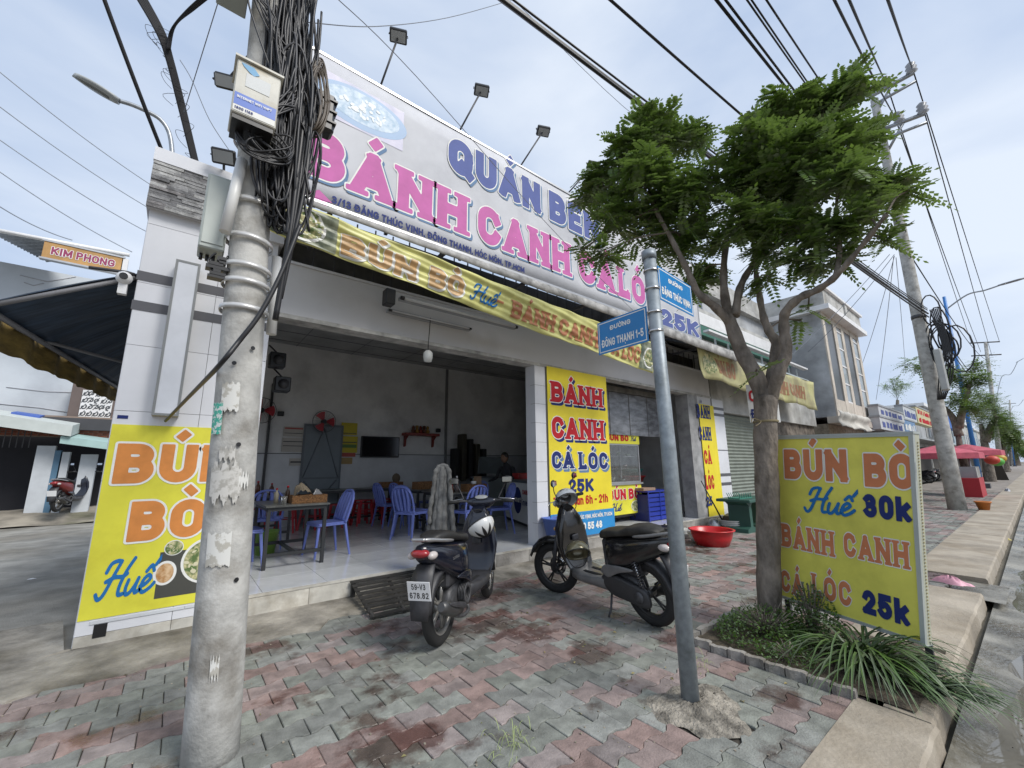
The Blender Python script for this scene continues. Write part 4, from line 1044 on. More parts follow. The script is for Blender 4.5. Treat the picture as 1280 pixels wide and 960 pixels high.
# internet box
bx_ = thing('internet_box', 'dirty white internet wifi box with a blue print strapped to the pole', 'cable box', (.07, 2.66, 3.6))
tlp = Dp(295, 72, 2.70); 
c = pa(3.78); X0, X1, Z0, Z1 = c.x-.155, c.x+.14, 3.60, 3.985
Y0, Y1 = 2.50, 2.70
Z0 = G(290, 145, 0).z*0+Yp(318, 150, Y0).z; Z1 = Yp(322, 84, Y0).z; X0 = Yp(292, 110, Y0).x; X1 = Yp(350, 115, Y0).x
MB().box((X0, Y0, Z0), (X1, Y1, Z1), bev=.006).build('case', mat('box_cream', (.55, .54, .48), .5, var=.08, scale=5, stain=((.75, .68, .55), 6, .5, .7)), bx_, world=True)
MB().box((X0-.012, Y0-.015, Z1+.001), (X1+.012, Y1+.01, Z1+.014)).build('lid', MATS['box_cream'], bx_, world=True)
MB().box((X0+.01, Y0+.01, Z0-.03), (X1-.01, Y1, Z0-.001)).build('bottom', black, bx_, world=True)
fB = front(Y0-.001); w_ = X1-X0
quad(fB, X0+.008, Z0+.05, X1-.008, Z0+.13, .0012).build('printed_panel', flat('print_blue', (.02, .10, .45), .4), bx_, world=True)
quad(fB, X0+.008, Z0+.012, X1-.008, Z0+.049, .0012).build('printed_panel', white_ink, bx_, world=True)
P3(fB, 'INTERNET WIFI VNPT', X0+.02, Z0+.095, .016, w_-.05, 'sans', .2, bx_, white_ink)
P3(fB, '1800 1166', X0+.015, Z0+.022, .016, w_*.4, 'sans', .22, bx_, navy_ink)
quad(fB, X0+.05, Z0+.19, X1-.05, Z0+.28, .0012).build('printed_panel', flat('print_pale', (.50, .52, .52), .5), bx_, world=True)
b_ = MB(); b_.add([fB(X0+.02+u*w_, Z1-.02-v*.1, .002) for u, v in ((0, 0), (.28, 0), (.42, .35), (.3, .55), (.2, .45), (.06, .2))], [tuple(range(6))]); b_.build('printed_bird', flat('print_lightblue', (.1, .3, .5), .5), bx_, world=True)
# upper box, top of the picture
b2 = MB().box((-.14, 2.66, 4.34), (.02, 2.82, 4.62), bev=.006); single(b2, 'junction_box', flat('box_grey', (.32, .35, .33), .55), 'small grey green junction box on the pole at the top of the picture', 'junction box')
# long grey cabinet left of the pole
yC = 2.92; p0 = Yp(258, 216, yC); p1 = Yp(287, 318, yC)
cab = thing('meter_cabinet', 'long pale grey green cable cabinet on the left side of the pole', 'cabinet', (p0.x, yC, 2.5))
xa, xb, za, zb = Yp(254, 260, yC-.1).x, Yp(288, 260, yC-.1).x, Yp(265, 311, yC-.1).z, Yp(265, 216, yC-.1).z
MB().box((xa, yC-.1, za), (xb, yC+.08, zb), bev=.008).build('case', mat('cabinet_paint', (.42, .46, .43), .5, var=.08, scale=6), cab, world=True)
MB().box((xa+.012, yC-.106, za+.03), (xb-.012, yC-.101, zb-.02)).build('door', flat('cabinet_door', (.45, .49, .46), .5), cab, world=True)
for i in range(3): MB().cyl((xa+.02+i*.03, yC, za-.002), (xa+.02+i*.03, yC, za-.04), .009, n=8).build('gland', black, cab, world=True)
# breaker clump under it
cl = MB(); r = random.Random(3); p = Yp(275, 338, 2.8)
for i in range(7): cl.box((p.x-.04+r.uniform(-.03, .03), p.y-.03, p.z-.06+i*.018), (p.x+.02+r.uniform(-.02, .03), p.y+.03, p.z-.045+i*.02))
cl.tube(catmull([p+Vector((-.03, 0, .1)), p+Vector((-.06, 0, .04)), p+Vector((-.02, -.02, -.02)), p+Vector((.03, 0, .1))], 6), .006, n=5)
single(cl, 'breaker_cluster', black, 'black cluster of breakers and wires below the grey cabinet', 'breaker')
# PVC conduits
for k, (A_, B__) in enumerate((((303, 200), (281, 290)), ((346, 322), (339, 418)))):
    a = Yp(*A_, 2.72 if k == 0 else 2.88); b = Yp(*B__, 2.72 if k == 0 else 2.88); b_ = MB().cyl(a, b, .029, n=16)
    single(b_, 'conduit', flat('pvc_white', (.66, .66, .64), .4), ['white plastic conduit strapped to the left front of the pole', 'white plastic conduit on the right of the pole beside the opening'][k], 'conduit', 'white conduits on the pole')
# ------------------------------------------------------------------ cable bundle hanging on the pole
cbm = flat('cable_black', (.014, .014, .016), .45); cbt = flat('cable_tan', (.09, .07, .05), .5); cbg = flat('cable_grey', (.06, .06, .065), .5)
coil = thing('cable_coil', 'thick tangle of black telecom cables looped on the right side of the pole', 'cable coil', (.38, 2.75, 2.6))
r = random.Random(12); 
main, tan_, gr_ = MB(), MB(), MB()
cx0, cy0 = .36, 2.72
for i in range(125):
    ztop = r.uniform(4.3, 5.4); zbot = r.uniform(2.85, 3.4); w = r.uniform(.02, .12); xx = cx0+r.gauss(-.03, .065); yy = cy0+r.uniform(-.08, .08)
    lean = -.035
    pts = []
    n = 7
    if i % 3 == 0:   # closed hanging loop
        zt = r.uniform(3.6, 4.3); 
        for k in range(12): a = 2*math.pi*k/12; pts.append((xx+w*math.cos(a)+(.0)*math.sin(a), yy+.03*math.sin(a*2+i), (zt+zbot)/2+(zt-zbot)/2*math.sin(a)))
        pts.append(pts[0])
        pts = catmull(pts, 3)
    else:
        for k in range(n):
            t_ = k/(n-1); pts.append((xx+r.uniform(-.03, .03)-.06*t_, yy+r.uniform(-.03, .03), zbot+(ztop-zbot)*t_))
        pts = catmull(pts, 4)
    (main if i % 9 else gr_).tube(pts, r.uniform(.006, .011), n=5)
# tan coil to the right
for i in range(10):
    pts = []; q1_, q2_, q3_ = r.uniform(.03, .07), r.uniform(-.02, .02), r.uniform(.2, .33)
    for k in range(13): a = 2*math.pi*k/12; pts.append((.47+q1_*math.cos(a)+q2_, 2.68+q2_+.03*math.sin(a*2), 3.9+q2_*2+q3_*math.sin(a)))
    tan_.tube(catmull(pts, 3), .007, n=5)
# two thick drops below and the ring left in front of the pole
for dx_, zb_, rr in ((0, 2.28, .017), (.05, 2.42, .014), (-.03, 2.9, .012), (.02, 2.35, .012)):
    main.tube(catmull([(.40+dx_, 2.68, 3.7), (.39+dx_, 2.66, 3.2), (.385+dx_*.5, 2.66, 2.85), (.36+dx_*.3, 2.68, zb_)], 6), rr, n=7)
for i in range(12):
    w_ = lambda s_=.02: r.uniform(-s_, s_); pts = catmull([(.36+w_(), 2.66, 3.85+w_(.15)), (.22+w_(), 2.60, 3.60+w_(.06)), (.07+w_(), 2.62, 3.38+w_()), (.10+w_(), 2.59+w_(.01), 3.26+w_()), (.2+w_(), 2.575, 3.23+w_(.03)), (.31+w_(), 2.6, 3.3+w_(.04)), (.36+w_(), 2.66, 3.48+w_(.08))], 6)
    main.tube(pts, .007, n=5)
for i in range(5):
    pts = []
    for k in range(13): a = 2*math.pi*k/12; pts.append((.22+(.085+.008*i)*math.cos(a+i), 2.58-.004*i+.01*math.sin(a*3), 3.33+(.05+.01*i)*math.sin(a)))
    main.tube(catmull(pts, 3), .006, n=5)
for i in range(8):
    main.tube(catmull([(.02+r.uniform(-.05, .05), 2.70, 5.2), (.04+r.uniform(-.03, .05), 2.68, 4.5), (.12+r.uniform(-.08, .1), 2.66, 4.25), (.3, 2.66, 4.1-.1*i), (.36, 2.68, 3.9)], 6), .006, n=5)
main.build('cable_bundle', cbm, coil, world=True, kind='stuff'); tan_.build('tan_cables', cbt, coil, world=True, kind='stuff'); gr_.build('grey_cables', cbg, coil, world=True, kind='stuff')
# splice case
sc_ = thing('splice_case', 'black ribbed fibre splice case hanging in the cable tangle', 'splice case', (.5, 2.8, 3.45))
p = Yp(405, 138, 2.85)
b_ = MB().box((p.x-.07, 2.80, p.z-.19), (p.x+.07, 2.92, p.z+.13), bev=.02)
for i in range(3): b_.box((p.x-.078, 2.79, p.z-.12+i*.09), (p.x+.078, 2.93, p.z-.105+i*.09))
b_.build('case', black, sc_, world=True)
# loose drop cable crossing the pole to the light box
pts = [Vector((.43, 2.62, 2.9)), Dp(350, 345, 2.62), Dp(325, 392, 2.60), Dp(300, 425, 2.60), Dp(272, 459, 2.66), Yp(240, 492, 3.6), Yp(207, 526, FY-.17)]
single(MB().tube(catmull(pts, 8), .013, n=8), 'drop_cable', cbm, 'black cable slanting across the pole down to the blank light box', 'cable')
# ------------------------------------------------------------------ street name post
post = thing('street_name_post', 'galvanised steel post carrying two blue street name plates', 'sign post', (2.575, 1.53, 0))
b_ = MB().tube([(2.575, 1.53, -.05), (2.570, 1.535, 1.5), (2.553, 1.553, 2.95)], [.052, .049, .045], n=24); b_.build('pole', mat('galvanised_post', (.27, .31, .34), .5, var=.1, scale=20, metal=.25, stain=((.6, .6, .58), 5, .5, .7)), post, world=True)
MB().cyl((2.553, 1.553, 2.90), (2.552, 1.554, 2.965), .052, n=24).build('cap', MATS['galvanised_post'], post, world=True)
def plate(a, b, z0, z1, lines, lab):
    a = Vector((a[0], a[1], 0)); b = Vector((b[0], b[1], 0)); u = (b-a).normalized(); ln = (b-a).length
    n = Vector((u.y, -u.x, 0))
    if n.dot(Vector((0, 0, 0))-a) < 0: n = -n
    f = lambda s_, v, d: a+u*s_+n*(.004+d)+Vector((0, 0, v))
    M = MB(); 
    vs = [f(s_, v, d) for d in (-.004, 0) for s_, v in ((0, z0), (ln, z0), (ln, z1), (0, z1))]
    M.add(vs, [(3, 2, 1, 0), (4, 5, 6, 7), (0, 1, 5, 4), (1, 2, 6, 5), (2, 3, 7, 6), (3, 0, 4, 7)])
    o = M.build('name_plate', flat('plate_blue', (.015, .20, .50), .35), post, world=True); o['label'] = lab
    g = .012; w_ = .007; br_ = MB()
    for x0, y0_, x1, y1_ in ((g, z0+g, ln-g, z0+g+w_), (g, z1-g-w_, ln-g, z1-g), (g, z0+g+w_, g+w_, z1-g-w_), (ln-g-w_, z0+g+w_, ln-g, z1-g-w_)): q_ = quad(f, x0, y0_, x1, y1_, .001); br_.add(q_.v, q_.f)
    k = br_.build('white_border', white_ink, o); k.matrix_parent_inverse = Matrix(); 
    for v in k.data.vertices: v.co -= Vector(post.location)
    for txt, x0, y0_, h, wd in lines:
        b2_ = MB(); letters(b2_, txt, f, x0, y0_, h, wd, 'sans', .2, .12, 0, .0015); k = b2_.build('lettering', white_ink, o)
        for v in k.data.vertices: v.co -= Vector(post.location)
a = Dp(821, 333, 3.03); b = Dp(862, 350, 3.53); L1 = math.hypot(b.x-a.x, b.y-a.y)
plate(a, b, 2.60, 2.865, [('ĐƯỜNG', L1*.28, 2.775, .035, L1*.42), ('ĐẶNG THÚC VỊNH', L1*.07, 2.655, .058, L1*.84)], 'right hand blue plate reading ĐƯỜNG ĐẶNG THÚC VỊNH')
b = Dp(808, 381, 2.985); a = Dp(747, 404, 3.27); L2 = math.hypot(b.x-a.x, b.y-a.y)
plate(a, b, 2.28, 2.545, [('ĐƯỜNG', L2*.27, 2.455, .036, L2*.42), ('ĐÔNG THẠNH 1-5', L2*.08, 2.33, .062, L2*.84)], 'left hand blue plate reading ĐƯỜNG ĐÔNG THẠNH 1-5')
for z in (2.34, 2.48, 2.66, 2.80): MB().cyl((2.556, 1.55, z), (2.556, 1.55, z+.014), .054, n=20).build('clamp', chrome, post, world=True)

# ------------------------------------------------------------------ the tree in the bed
leafm = mat('leaf_green', (.15, .235, .055), .45, var=.1, scale=5, col2=(.07, .125, .028), thr=(.35, .65), island=.35)
translucent(leafm, (.20, .31, .06), .25)
barkm = mat('bark', (.235, .20, .165), .9, var=.25, scale=9, bump=1, bscale=26, stretch=(1, 1, .45), stain=((.55, .52, .48), 5, .5, .7))
def frond(mb, p, d, up_, ln, r, pairs=8, lw=.016, ll=.05, cup=0.0):
    d = d.normalized(); s_ = d.cross(up_)
    if s_.length < 1e-3: s_ = d.orthogonal()
    s_.normalize(); nrm = s_.cross(d)
    vs = []; fs = []
    for i in range(pairs+1):
        t_ = (i+.6)/(pairs+.6); droop = -nrm*0+Vector((0, 0, -.28*ln*t_*t_)); c = p+d*ln*t_+droop
        L_ = ll*(1-.55*abs(t_-.45)); 
        for sg in ((-1, 1) if i < pairs else (0,)):
            ax = (s_*sg+d*(.35 if sg else 1)+Vector((0, 0, -.12+r.uniform(-.12, .12)))).normalized(); wv = ax.cross(nrm+s_*r.uniform(-.3, .3)).normalized()*lw*.5*(L_/ll+.2)
            o = len(vs); vs += [c, c+ax*L_*.45+wv, c+ax*L_, c+ax*L_*.45-wv]; fs.append((o, o+1, o+2, o+3))
    o = len(vs); w = s_*.0015; vs += [p-w, p+w, p+d*ln+Vector((0, 0, -.28*ln))]; fs.append((o, o+1, o+2))
    mb.add(vs, fs)
def pxr(px, py, dist):  # metres per pixel there
    P = Dp(px, py, dist)-Vector((0, 0, CAMZ)); return P.dot(fw)/FPX
def make_tree(name, label, branches, clusters, dist, base, seed, nf, ln=.27, spread=.5, group=None, twigs=3, pairs=8, ll=.05, lw=.016):
    r = random.Random(seed)
    t = thing(name, label, 'tree', base, group=group)
    tb = MB(); nodes = []
    for pts, r0, r1 in branches:
        P = [Dp(px, py, dist+dd) for px, py, dd in pts]; C_ = catmull(P, 5); n = len(C_)
        rs = [r0+(r1-r0)*i/(n-1)+(.004*math.sin(i*1.7) if r0 > .03 else 0) for i in range(n)]
        tb.tube(C_, rs, n=14); nodes += C_[n//3:]
    tb.build('trunk', barkm, t, world=True)
    lf = MB(); tw = MB()
    tot = sum(c[2]**2 for c in clusters)
    for px, py, rp in clusters:
        dd = r.uniform(-spread, spread); c = Dp(px, py, dist+dd); rr = rp*.92*pxr(px, py, dist+dd)
        k = max(3, int(nf*rp*rp/tot))
        near_ = min(nodes, key=lambda q: (q-c).length)
        cen = []
        for j in range(max(twigs, int(k/9))):
            v = Vector((r.gauss(0, 1), r.gauss(0, 1), r.gauss(0, .8))); v = v.normalized()*rr*r.uniform(.2, .85); cen.append(c+v)
            tw.tube(catmull([near_, (near_+c)/2+Vector((0, 0, .05)), c*.6+(c+v)*.4, c+v], 3), [.009, .008, .008, .007, .006, .006, .005, .005, .004, .003][:10] , n=4, cap=False)
        for j in range(k):
            q = r.choice(cen); dirv = Vector((r.gauss(0, 1), r.gauss(0, 1), r.gauss(0, .45))).normalized()+(q-c)*.5
            p_ = q+Vector((r.gauss(0, 1), r.gauss(0, 1), r.gauss(0, .7)))*rr*.17
            frond(lf, p_, dirv, Vector((0, 0, 1)), ln*r.uniform(.7, 1.25), r, pairs, lw, ll)
    tw.build('twig', barkm, t, world=True, kind='stuff'); lf.build('crown', leafm, t, world=True)
    return t
TD = math.hypot(4.24, 1.70)
BR = [([(963, 792, 0), (961, 720, 0), (960, 640, 0), (957, 560, 0), (957, 495, 0)], .098, .10),
      ([(956, 500, 0), (944, 470, 0), (925, 435, 0), (912, 400, 0)], .085, .06),
      ([(914, 408, 0), (906, 370, .0), (905, 330, .1), (912, 280, .15), (930, 230, .2)], .05, .018),
      ([(914, 405, 0), (895, 385, -.1), (872, 365, -.2), (858, 335, -.25), (840, 300, -.25), (815, 250, -.2), (805, 190, -.1)], .045, .014),
      ([(919, 395, 0), (925, 360, .1), (938, 335, .2), (960, 300, .3), (985, 250, .35), (1010, 190, .35)], .042, .014),
      ([(960, 495, 0), (966, 465, .05), (970, 430, .1), (962, 415, .1), (954, 395, .15), (948, 360, .2), (944, 325, .2), (950, 280, .3)], .058, .014),
      ([(963, 500, 0), (974, 465, -.1), (983, 440, -.1), (980, 412, -.1), (982, 390, -.15), (1000, 372, -.2), (1022, 362, -.2), (1045, 345, -.3), (1075, 310, -.35), (1108, 268, -.4)], .058, .016),
      ([(1045, 345, -.3), (1050, 310, -.2), (1045, 270, -.1), (1050, 200, 0)], .024, .008)]
CL = [(815, 150, 34), (785, 185, 34), (850, 175, 36), (750, 225, 28), (735, 240, 18), (800, 230, 48), (850, 240, 46), (770, 270, 36), (808, 290, 38), (752, 316, 18), (730, 312, 10), (856, 300, 32), (878, 280, 22), (870, 345, 26), 
      (1055, 115, 28), (1075, 105, 18), (1020, 145, 36), (975, 150, 34), (940, 165, 22), (950, 190, 44), (1000, 200, 46), (1045, 180, 40), (1085, 165, 24), (922, 225, 26), (960, 240, 40), (1010, 245, 38), (1060, 225, 28), (935, 275, 34), (985, 285, 34), (1040, 285, 26), (1085, 245, 26), (1115, 235, 22), (1135, 240, 12), (1080, 275, 20), (895, 300, 16), (950, 315, 22), (1005, 325, 22), (1045, 325, 14), (1000, 400, 8), (1012, 385, 8), (950, 465, 6), (1110, 300, 12), (960, 345, 14), (720, 255, 10), (760, 205, 14)]
tree = make_tree('street_tree', 'slim street tree with feathery leaves growing beside the yellow sign box', BR, CL, TD, (4.24, 1.70, 0), 21, 3100, ln=.215, spread=.42, pairs=8, ll=.07, lw=.031)
# twine round the trunk and paper notice
cc_ = Dp(957, 527, TD); b_ = MB().lathe([(.104, -.01), (.11, 0), (.104, .01)], cc_, n=20); b_.tube(catmull([cc_+Vector((-.1, 0, 0)), cc_+Vector((-.22, -.03, -.03)), cc_+Vector((-.3, -.02, -.06))], 4), .004, n=4)
b_.tube(catmull([cc_+Vector((-.1, 0, 0)), cc_+Vector((-.2, .03, .02)), cc_+Vector((-.27, .02, -.02))], 4), .004, n=4); single(b_, 'twine', flat('twine', (.22, .18, .1), .9), 'green brown twine tied round the tree trunk', 'twine')
a = Dp(932, 481, TD+.12); b = Dp(947, 527, TD+.05)
pn = thing('paper_notice', 'white hanging notice with red and blue letters behind the tree trunk', 'notice', (a.x, a.y, b.z))
uu = Vector((rt.x, rt.y, 0)).normalized(); f = lambda s_, v, d: Vector((a.x, a.y, 0))+uu*s_+Vector((uu.y, -uu.x, 0))*d+Vector((0, 0, v))
hN = a.z-b.z
vs = [f(s_, v, d) for d in (0, .003) for s_, v in ((0, b.z), (.30, b.z), (.30, a.z), (0, a.z))]
MB().add(vs, [(3, 2, 1, 0), (4, 5, 6, 7), (0, 1, 5, 4), (1, 2, 6, 5), (2, 3, 7, 6), (3, 0, 4, 7)]).build('sheet', flat('notice_white', (.7, .7, .68), .6), pn, world=True)
P3(f, 'CA', .015, b.z+hN*.55, hN*.3, .17, 'slab', .22, pn, red_ink, base=.004); P3(f, 'ĐT:', .015, b.z+hN*.1, hN*.25, .14, 'sans', .22, pn, navy_ink, base=.004)

# ------------------------------------------------------------------ yellow sign box beside the tree
bl0, br0, tl0, tr0 = Vector((4.48, 1.69, .20)), Vector((4.11, .67, .20)), Vector((4.515, 1.59, 1.665)), Vector((4.135, .53, 1.62))
bl0.z += .02
sg = thing('sign_box', 'large yellow standing sign box reading BÚN BÒ Huế 30k', 'sign box', (4.3, 1.15, 0))
nn = (br0-bl0).cross(tl0-bl0).normalized()
if nn.x > 0: nn = -nn
TH = .06
def sf(u, v, d=0):   # u 0..1 left-right, v 0..1 up
    return (bl0*(1-u)+br0*u)*(1-v)+(tl0*(1-u)+tr0*u)*v+nn*d
WS = (br0-bl0).length; HS = (tl0-bl0).length
def sbx(u0, v0, u1, v1, d0, d1): 
    vs = [sf(u, v, d) for d in (d0, d1) for u, v in ((u0, v0), (u1, v0), (u1, v1), (u0, v1))]
    return MB().add(vs, [(3, 2, 1, 0), (4, 5, 6, 7), (0, 1, 5, 4), (1, 2, 6, 5), (2, 3, 7, 6), (3, 0, 4, 7)])
sbx(.0, .0, 1.0, 1.0, -TH, -.012).build('box', flat('box_side', (.45, .46, .36), .6), sg, world=True)
sbx(.015, .012, .985, .988, -.0119, 0).build('face_sheet', yellow2, sg, world=True)
gal = flat('sign_frame', (.46, .50, .48), .45, metal=.3)
for q_ in ((0, 0, 1, .012), (0, .988, 1, 1), (0, .012, .015, .988), (.975, .012, 1, .988)): sbx(*q_, -.0119, .010).build('frame_bar', gal, sg, world=True)
sbx(-.004, -.004, 1.004, 0, -TH-.004, .012).build('frame_bar', gal, sg, world=True); sbx(-.004, 1.0, 1.004, 1.012, -TH-.004, .012).build('frame_bar', gal, sg, world=True)
# right edge panel with perforated strip
e0, e1 = sf(1.0, 0, -.02), sf(1.0, 1, -TH+.01)
sdv = (br0-bl0).normalized()
b_ = MB(); 
for k in range(60): 
    v = .03+k*.0157
    for dd in (-.035,): c = sf(1.002, v, dd); b_.cyl(c, c+sdv*.003, .006, n=6)
b_.build('side_studs', flat('stud_brown', (.3, .25, .12), .6), sg, world=True, kind='stuff')
for u in (.02, .97): 
    c = sf(u, 0, -.08); b_ = MB().box((c.x-.02, c.y-.02, -.12), (c.x+.02, c.y+.02, c.z)); b_.build('leg', dark_steel, sg, world=True)
fs_ = lambda u, v, d: sf(u/WS, v/HS, d)
def spx(px, py):    # meet the sight line with the sign face
    r_ = ray(px, py); o = Vector((0, 0, CAMZ)); t_ = (bl0-o).dot(nn)/r_.dot(nn); p = o+r_*t_-bl0
    ex = (br0-bl0).normalized(); ey = (tl0-bl0).normalized(); return p.dot(ex), p.dot(ey)
for txt, (ax, ay), (bx_, by), top, style, t_, ink, out_ in (('BÚN', (976, 598), (1054, 608), 562, 'sans', .26, faded_orange, 1), ('BÒ', (1071, 610), (1133, 615), 569, 'sans', .26, faded_orange, 1),
        ('30k', (1072, 648), (1131, 656), 619, 'sans', .27, navy_ink, 0), ('BÁNH', (976, 682), (1042, 695), 654, 'slab', .24, faded_orange, 1), ('CANH', (1052, 697), (1134, 715), 667, 'slab', .24, faded_orange, 1),
        ('CÁ', (977, 738), (1005, 744), 712, 'slab', .24, faded_orange, 1), ('LÓC', (1016, 746), (1066, 760), 718, 'slab', .24, faded_orange, 1), ('25k', (1079, 770), (1139, 786), 740, 'sans', .27, navy_ink, 0)):
    a = spx(ax, ay); b = spx(bx_, by); h = (spx(ax, top)[1]-a[1])
    P3(fs_, txt, a[0], a[1], h, (b[0]-a[0])*.965, style, t_, sg, ink, white_ink if out_ else None, None, .045, base=.002)
a = spx(998, 638); b_ = MB(); hue(b_, fs_, a[0]+.02, a[1], (spx(1010, 609)[1]-spx(1010, 638)[1])*1.02, .98, .12, 0, .004); b_.build('lettering', blue_ink, sg, world=True)

# ------------------------------------------------------------------ bed plants
shrubm = mat('shrub_leaf', (.08, .15, .03), .5, col2=(.04, .09, .02), scale=8, island=.3)
strapm = mat('strap_leaf', (.085, .135, .045), .45, col2=(.05, .10, .03), scale=6, island=.3)
translucent(shrubm, (.2, .35, .06), .25)
def bush(name, label, c, rx, ry, h, n, seed, m=None, s=.022, group=None):
    r = random.Random(seed); lf = MB(); st = MB(); t = thing(name, label, 'shrub', c, group=group)
    c = Vector(c)
    for i in range(n//30+4):
        a = r.uniform(0, 6.28); e = c+Vector((rx*.7*math.cos(a)*r.random(), ry*.7*math.sin(a)*r.random(), h*r.uniform(.5, 1))); st.tube([c+Vector((r.uniform(-.05, .05), r.uniform(-.05, .05), 0)), (c+e)/2+Vector((0, 0, .02)), e], .003, n=4)
    for i in range(n):
        a = r.uniform(0, 6.28); q = math.sqrt(r.random()); z = h*(1-q*q*.8)*r.uniform(.2, 1)
        p = c+Vector((rx*q*math.cos(a), ry*q*math.sin(a), z)); d = Vector((r.gauss(0, 1), r.gauss(0, 1), r.gauss(.2, .6))).normalized(); w = d.cross(Vector((r.gauss(0, .5), r.gauss(0, .5), 1))).normalized()*s*.32; L_ = s*r.uniform(.7, 1.4)
        o = len(lf.v); lf.v += [tuple(p), tuple(p+d*L_*.5+w), tuple(p+d*L_), tuple(p+d*L_*.5-w)]; lf.f.append((o, o+1, o+2, o+3)); lf.smooth.append(False)
    st.build('stem', barkm, t, world=True); lf.build('foliage', m or shrubm, t, world=True); return t
bush('shrub', 'low bushy green shrub at the left foot of the tree trunk', (3.92, 1.62, .02), .40, .36, .25, 2600, 3, s=.024)
bush('shrub', 'loose taller shrub growing in front of the lower sign box', (4.22, 1.36, .03), .24, .22, .42, 1300, 5, s=.028)
bush('shrub', 'small trailing weed on the edging behind the strap leaved clump', (3.6, 1.35, .02), .18, .2, .12, 500, 8, s=.02)
def straps(name, label, c, n, seed, lmin, lmax, lean=(0, 0), w=.012, m=None, hz=.5):
    r = random.Random(seed); mb = MB(); c = Vector(c)
    for i in range(n):
        a = r.uniform(0, 6.28); d = Vector((math.cos(a)+lean[0], math.sin(a)+lean[1], 0)); d = d.normalized() if d.length > .1 else Vector((1, 0, 0)); L_ = r.uniform(lmin, lmax); H_ = hz*r.uniform(.25, 1)*L_
        p0 = c+Vector((r.gauss(0, .06), r.gauss(0, .06), 0)); s_ = d.cross(Vector((0, 0, 1)))
        vs = []; K = 7
        for k in range(K+1):
            t_ = k/K; p = p0+d*L_*(t_**1.15)*.95+Vector((0, 0, H_*4*t_*(1-t_)*.62+.12*H_*t_-max(0, t_-.8)*.12)); p.z = max(p.z, c.z-.05)
            ww = w*(1-t_)**.6*(.5+.5*min(1, t_*5)); vs += [p-s_*ww, p+Vector((0, 0, -ww*.5)), p+s_*ww]
        o = len(mb.v); mb.add(vs, [(3*k+j, 3*k+j+1, 3*k+4+j, 3*k+3+j) for k in range(K) for j in (0, 1)], True)
    o = single(mb, name, m or strapm, label, 'plant', loc=tuple(c)); return o
straps('strap_plant', 'arching clump of long strap leaves spilling over the kerb below the sign', (3.95, .98, .02), 260, 5, .28, .74, (-.35, -.5), .011, hz=.55)
straps('strap_plant', 'lowest strap leaves flopping from the kerb into the wet gutter', (3.85, .68, .02), 80, 6, .22, .5, (-.2, -1.6), .010, hz=.35)
straps('grass_tuft', 'pale thin grass tuft growing between the pavers at the bottom edge', (1.53, 1.92, -.01), 36, 9, .05, .13, (0, 0), .0022, m=flat('pale_grass', (.3, .36, .14), .7), hz=1.3)
straps('grass_tuft', 'tiny weed in the joints left of the planted bed edging', (3.12, 1.75, -.01), 22, 10, .04, .1, (0, 0), .002, m=MATS['pale_grass'], hz=1.2)

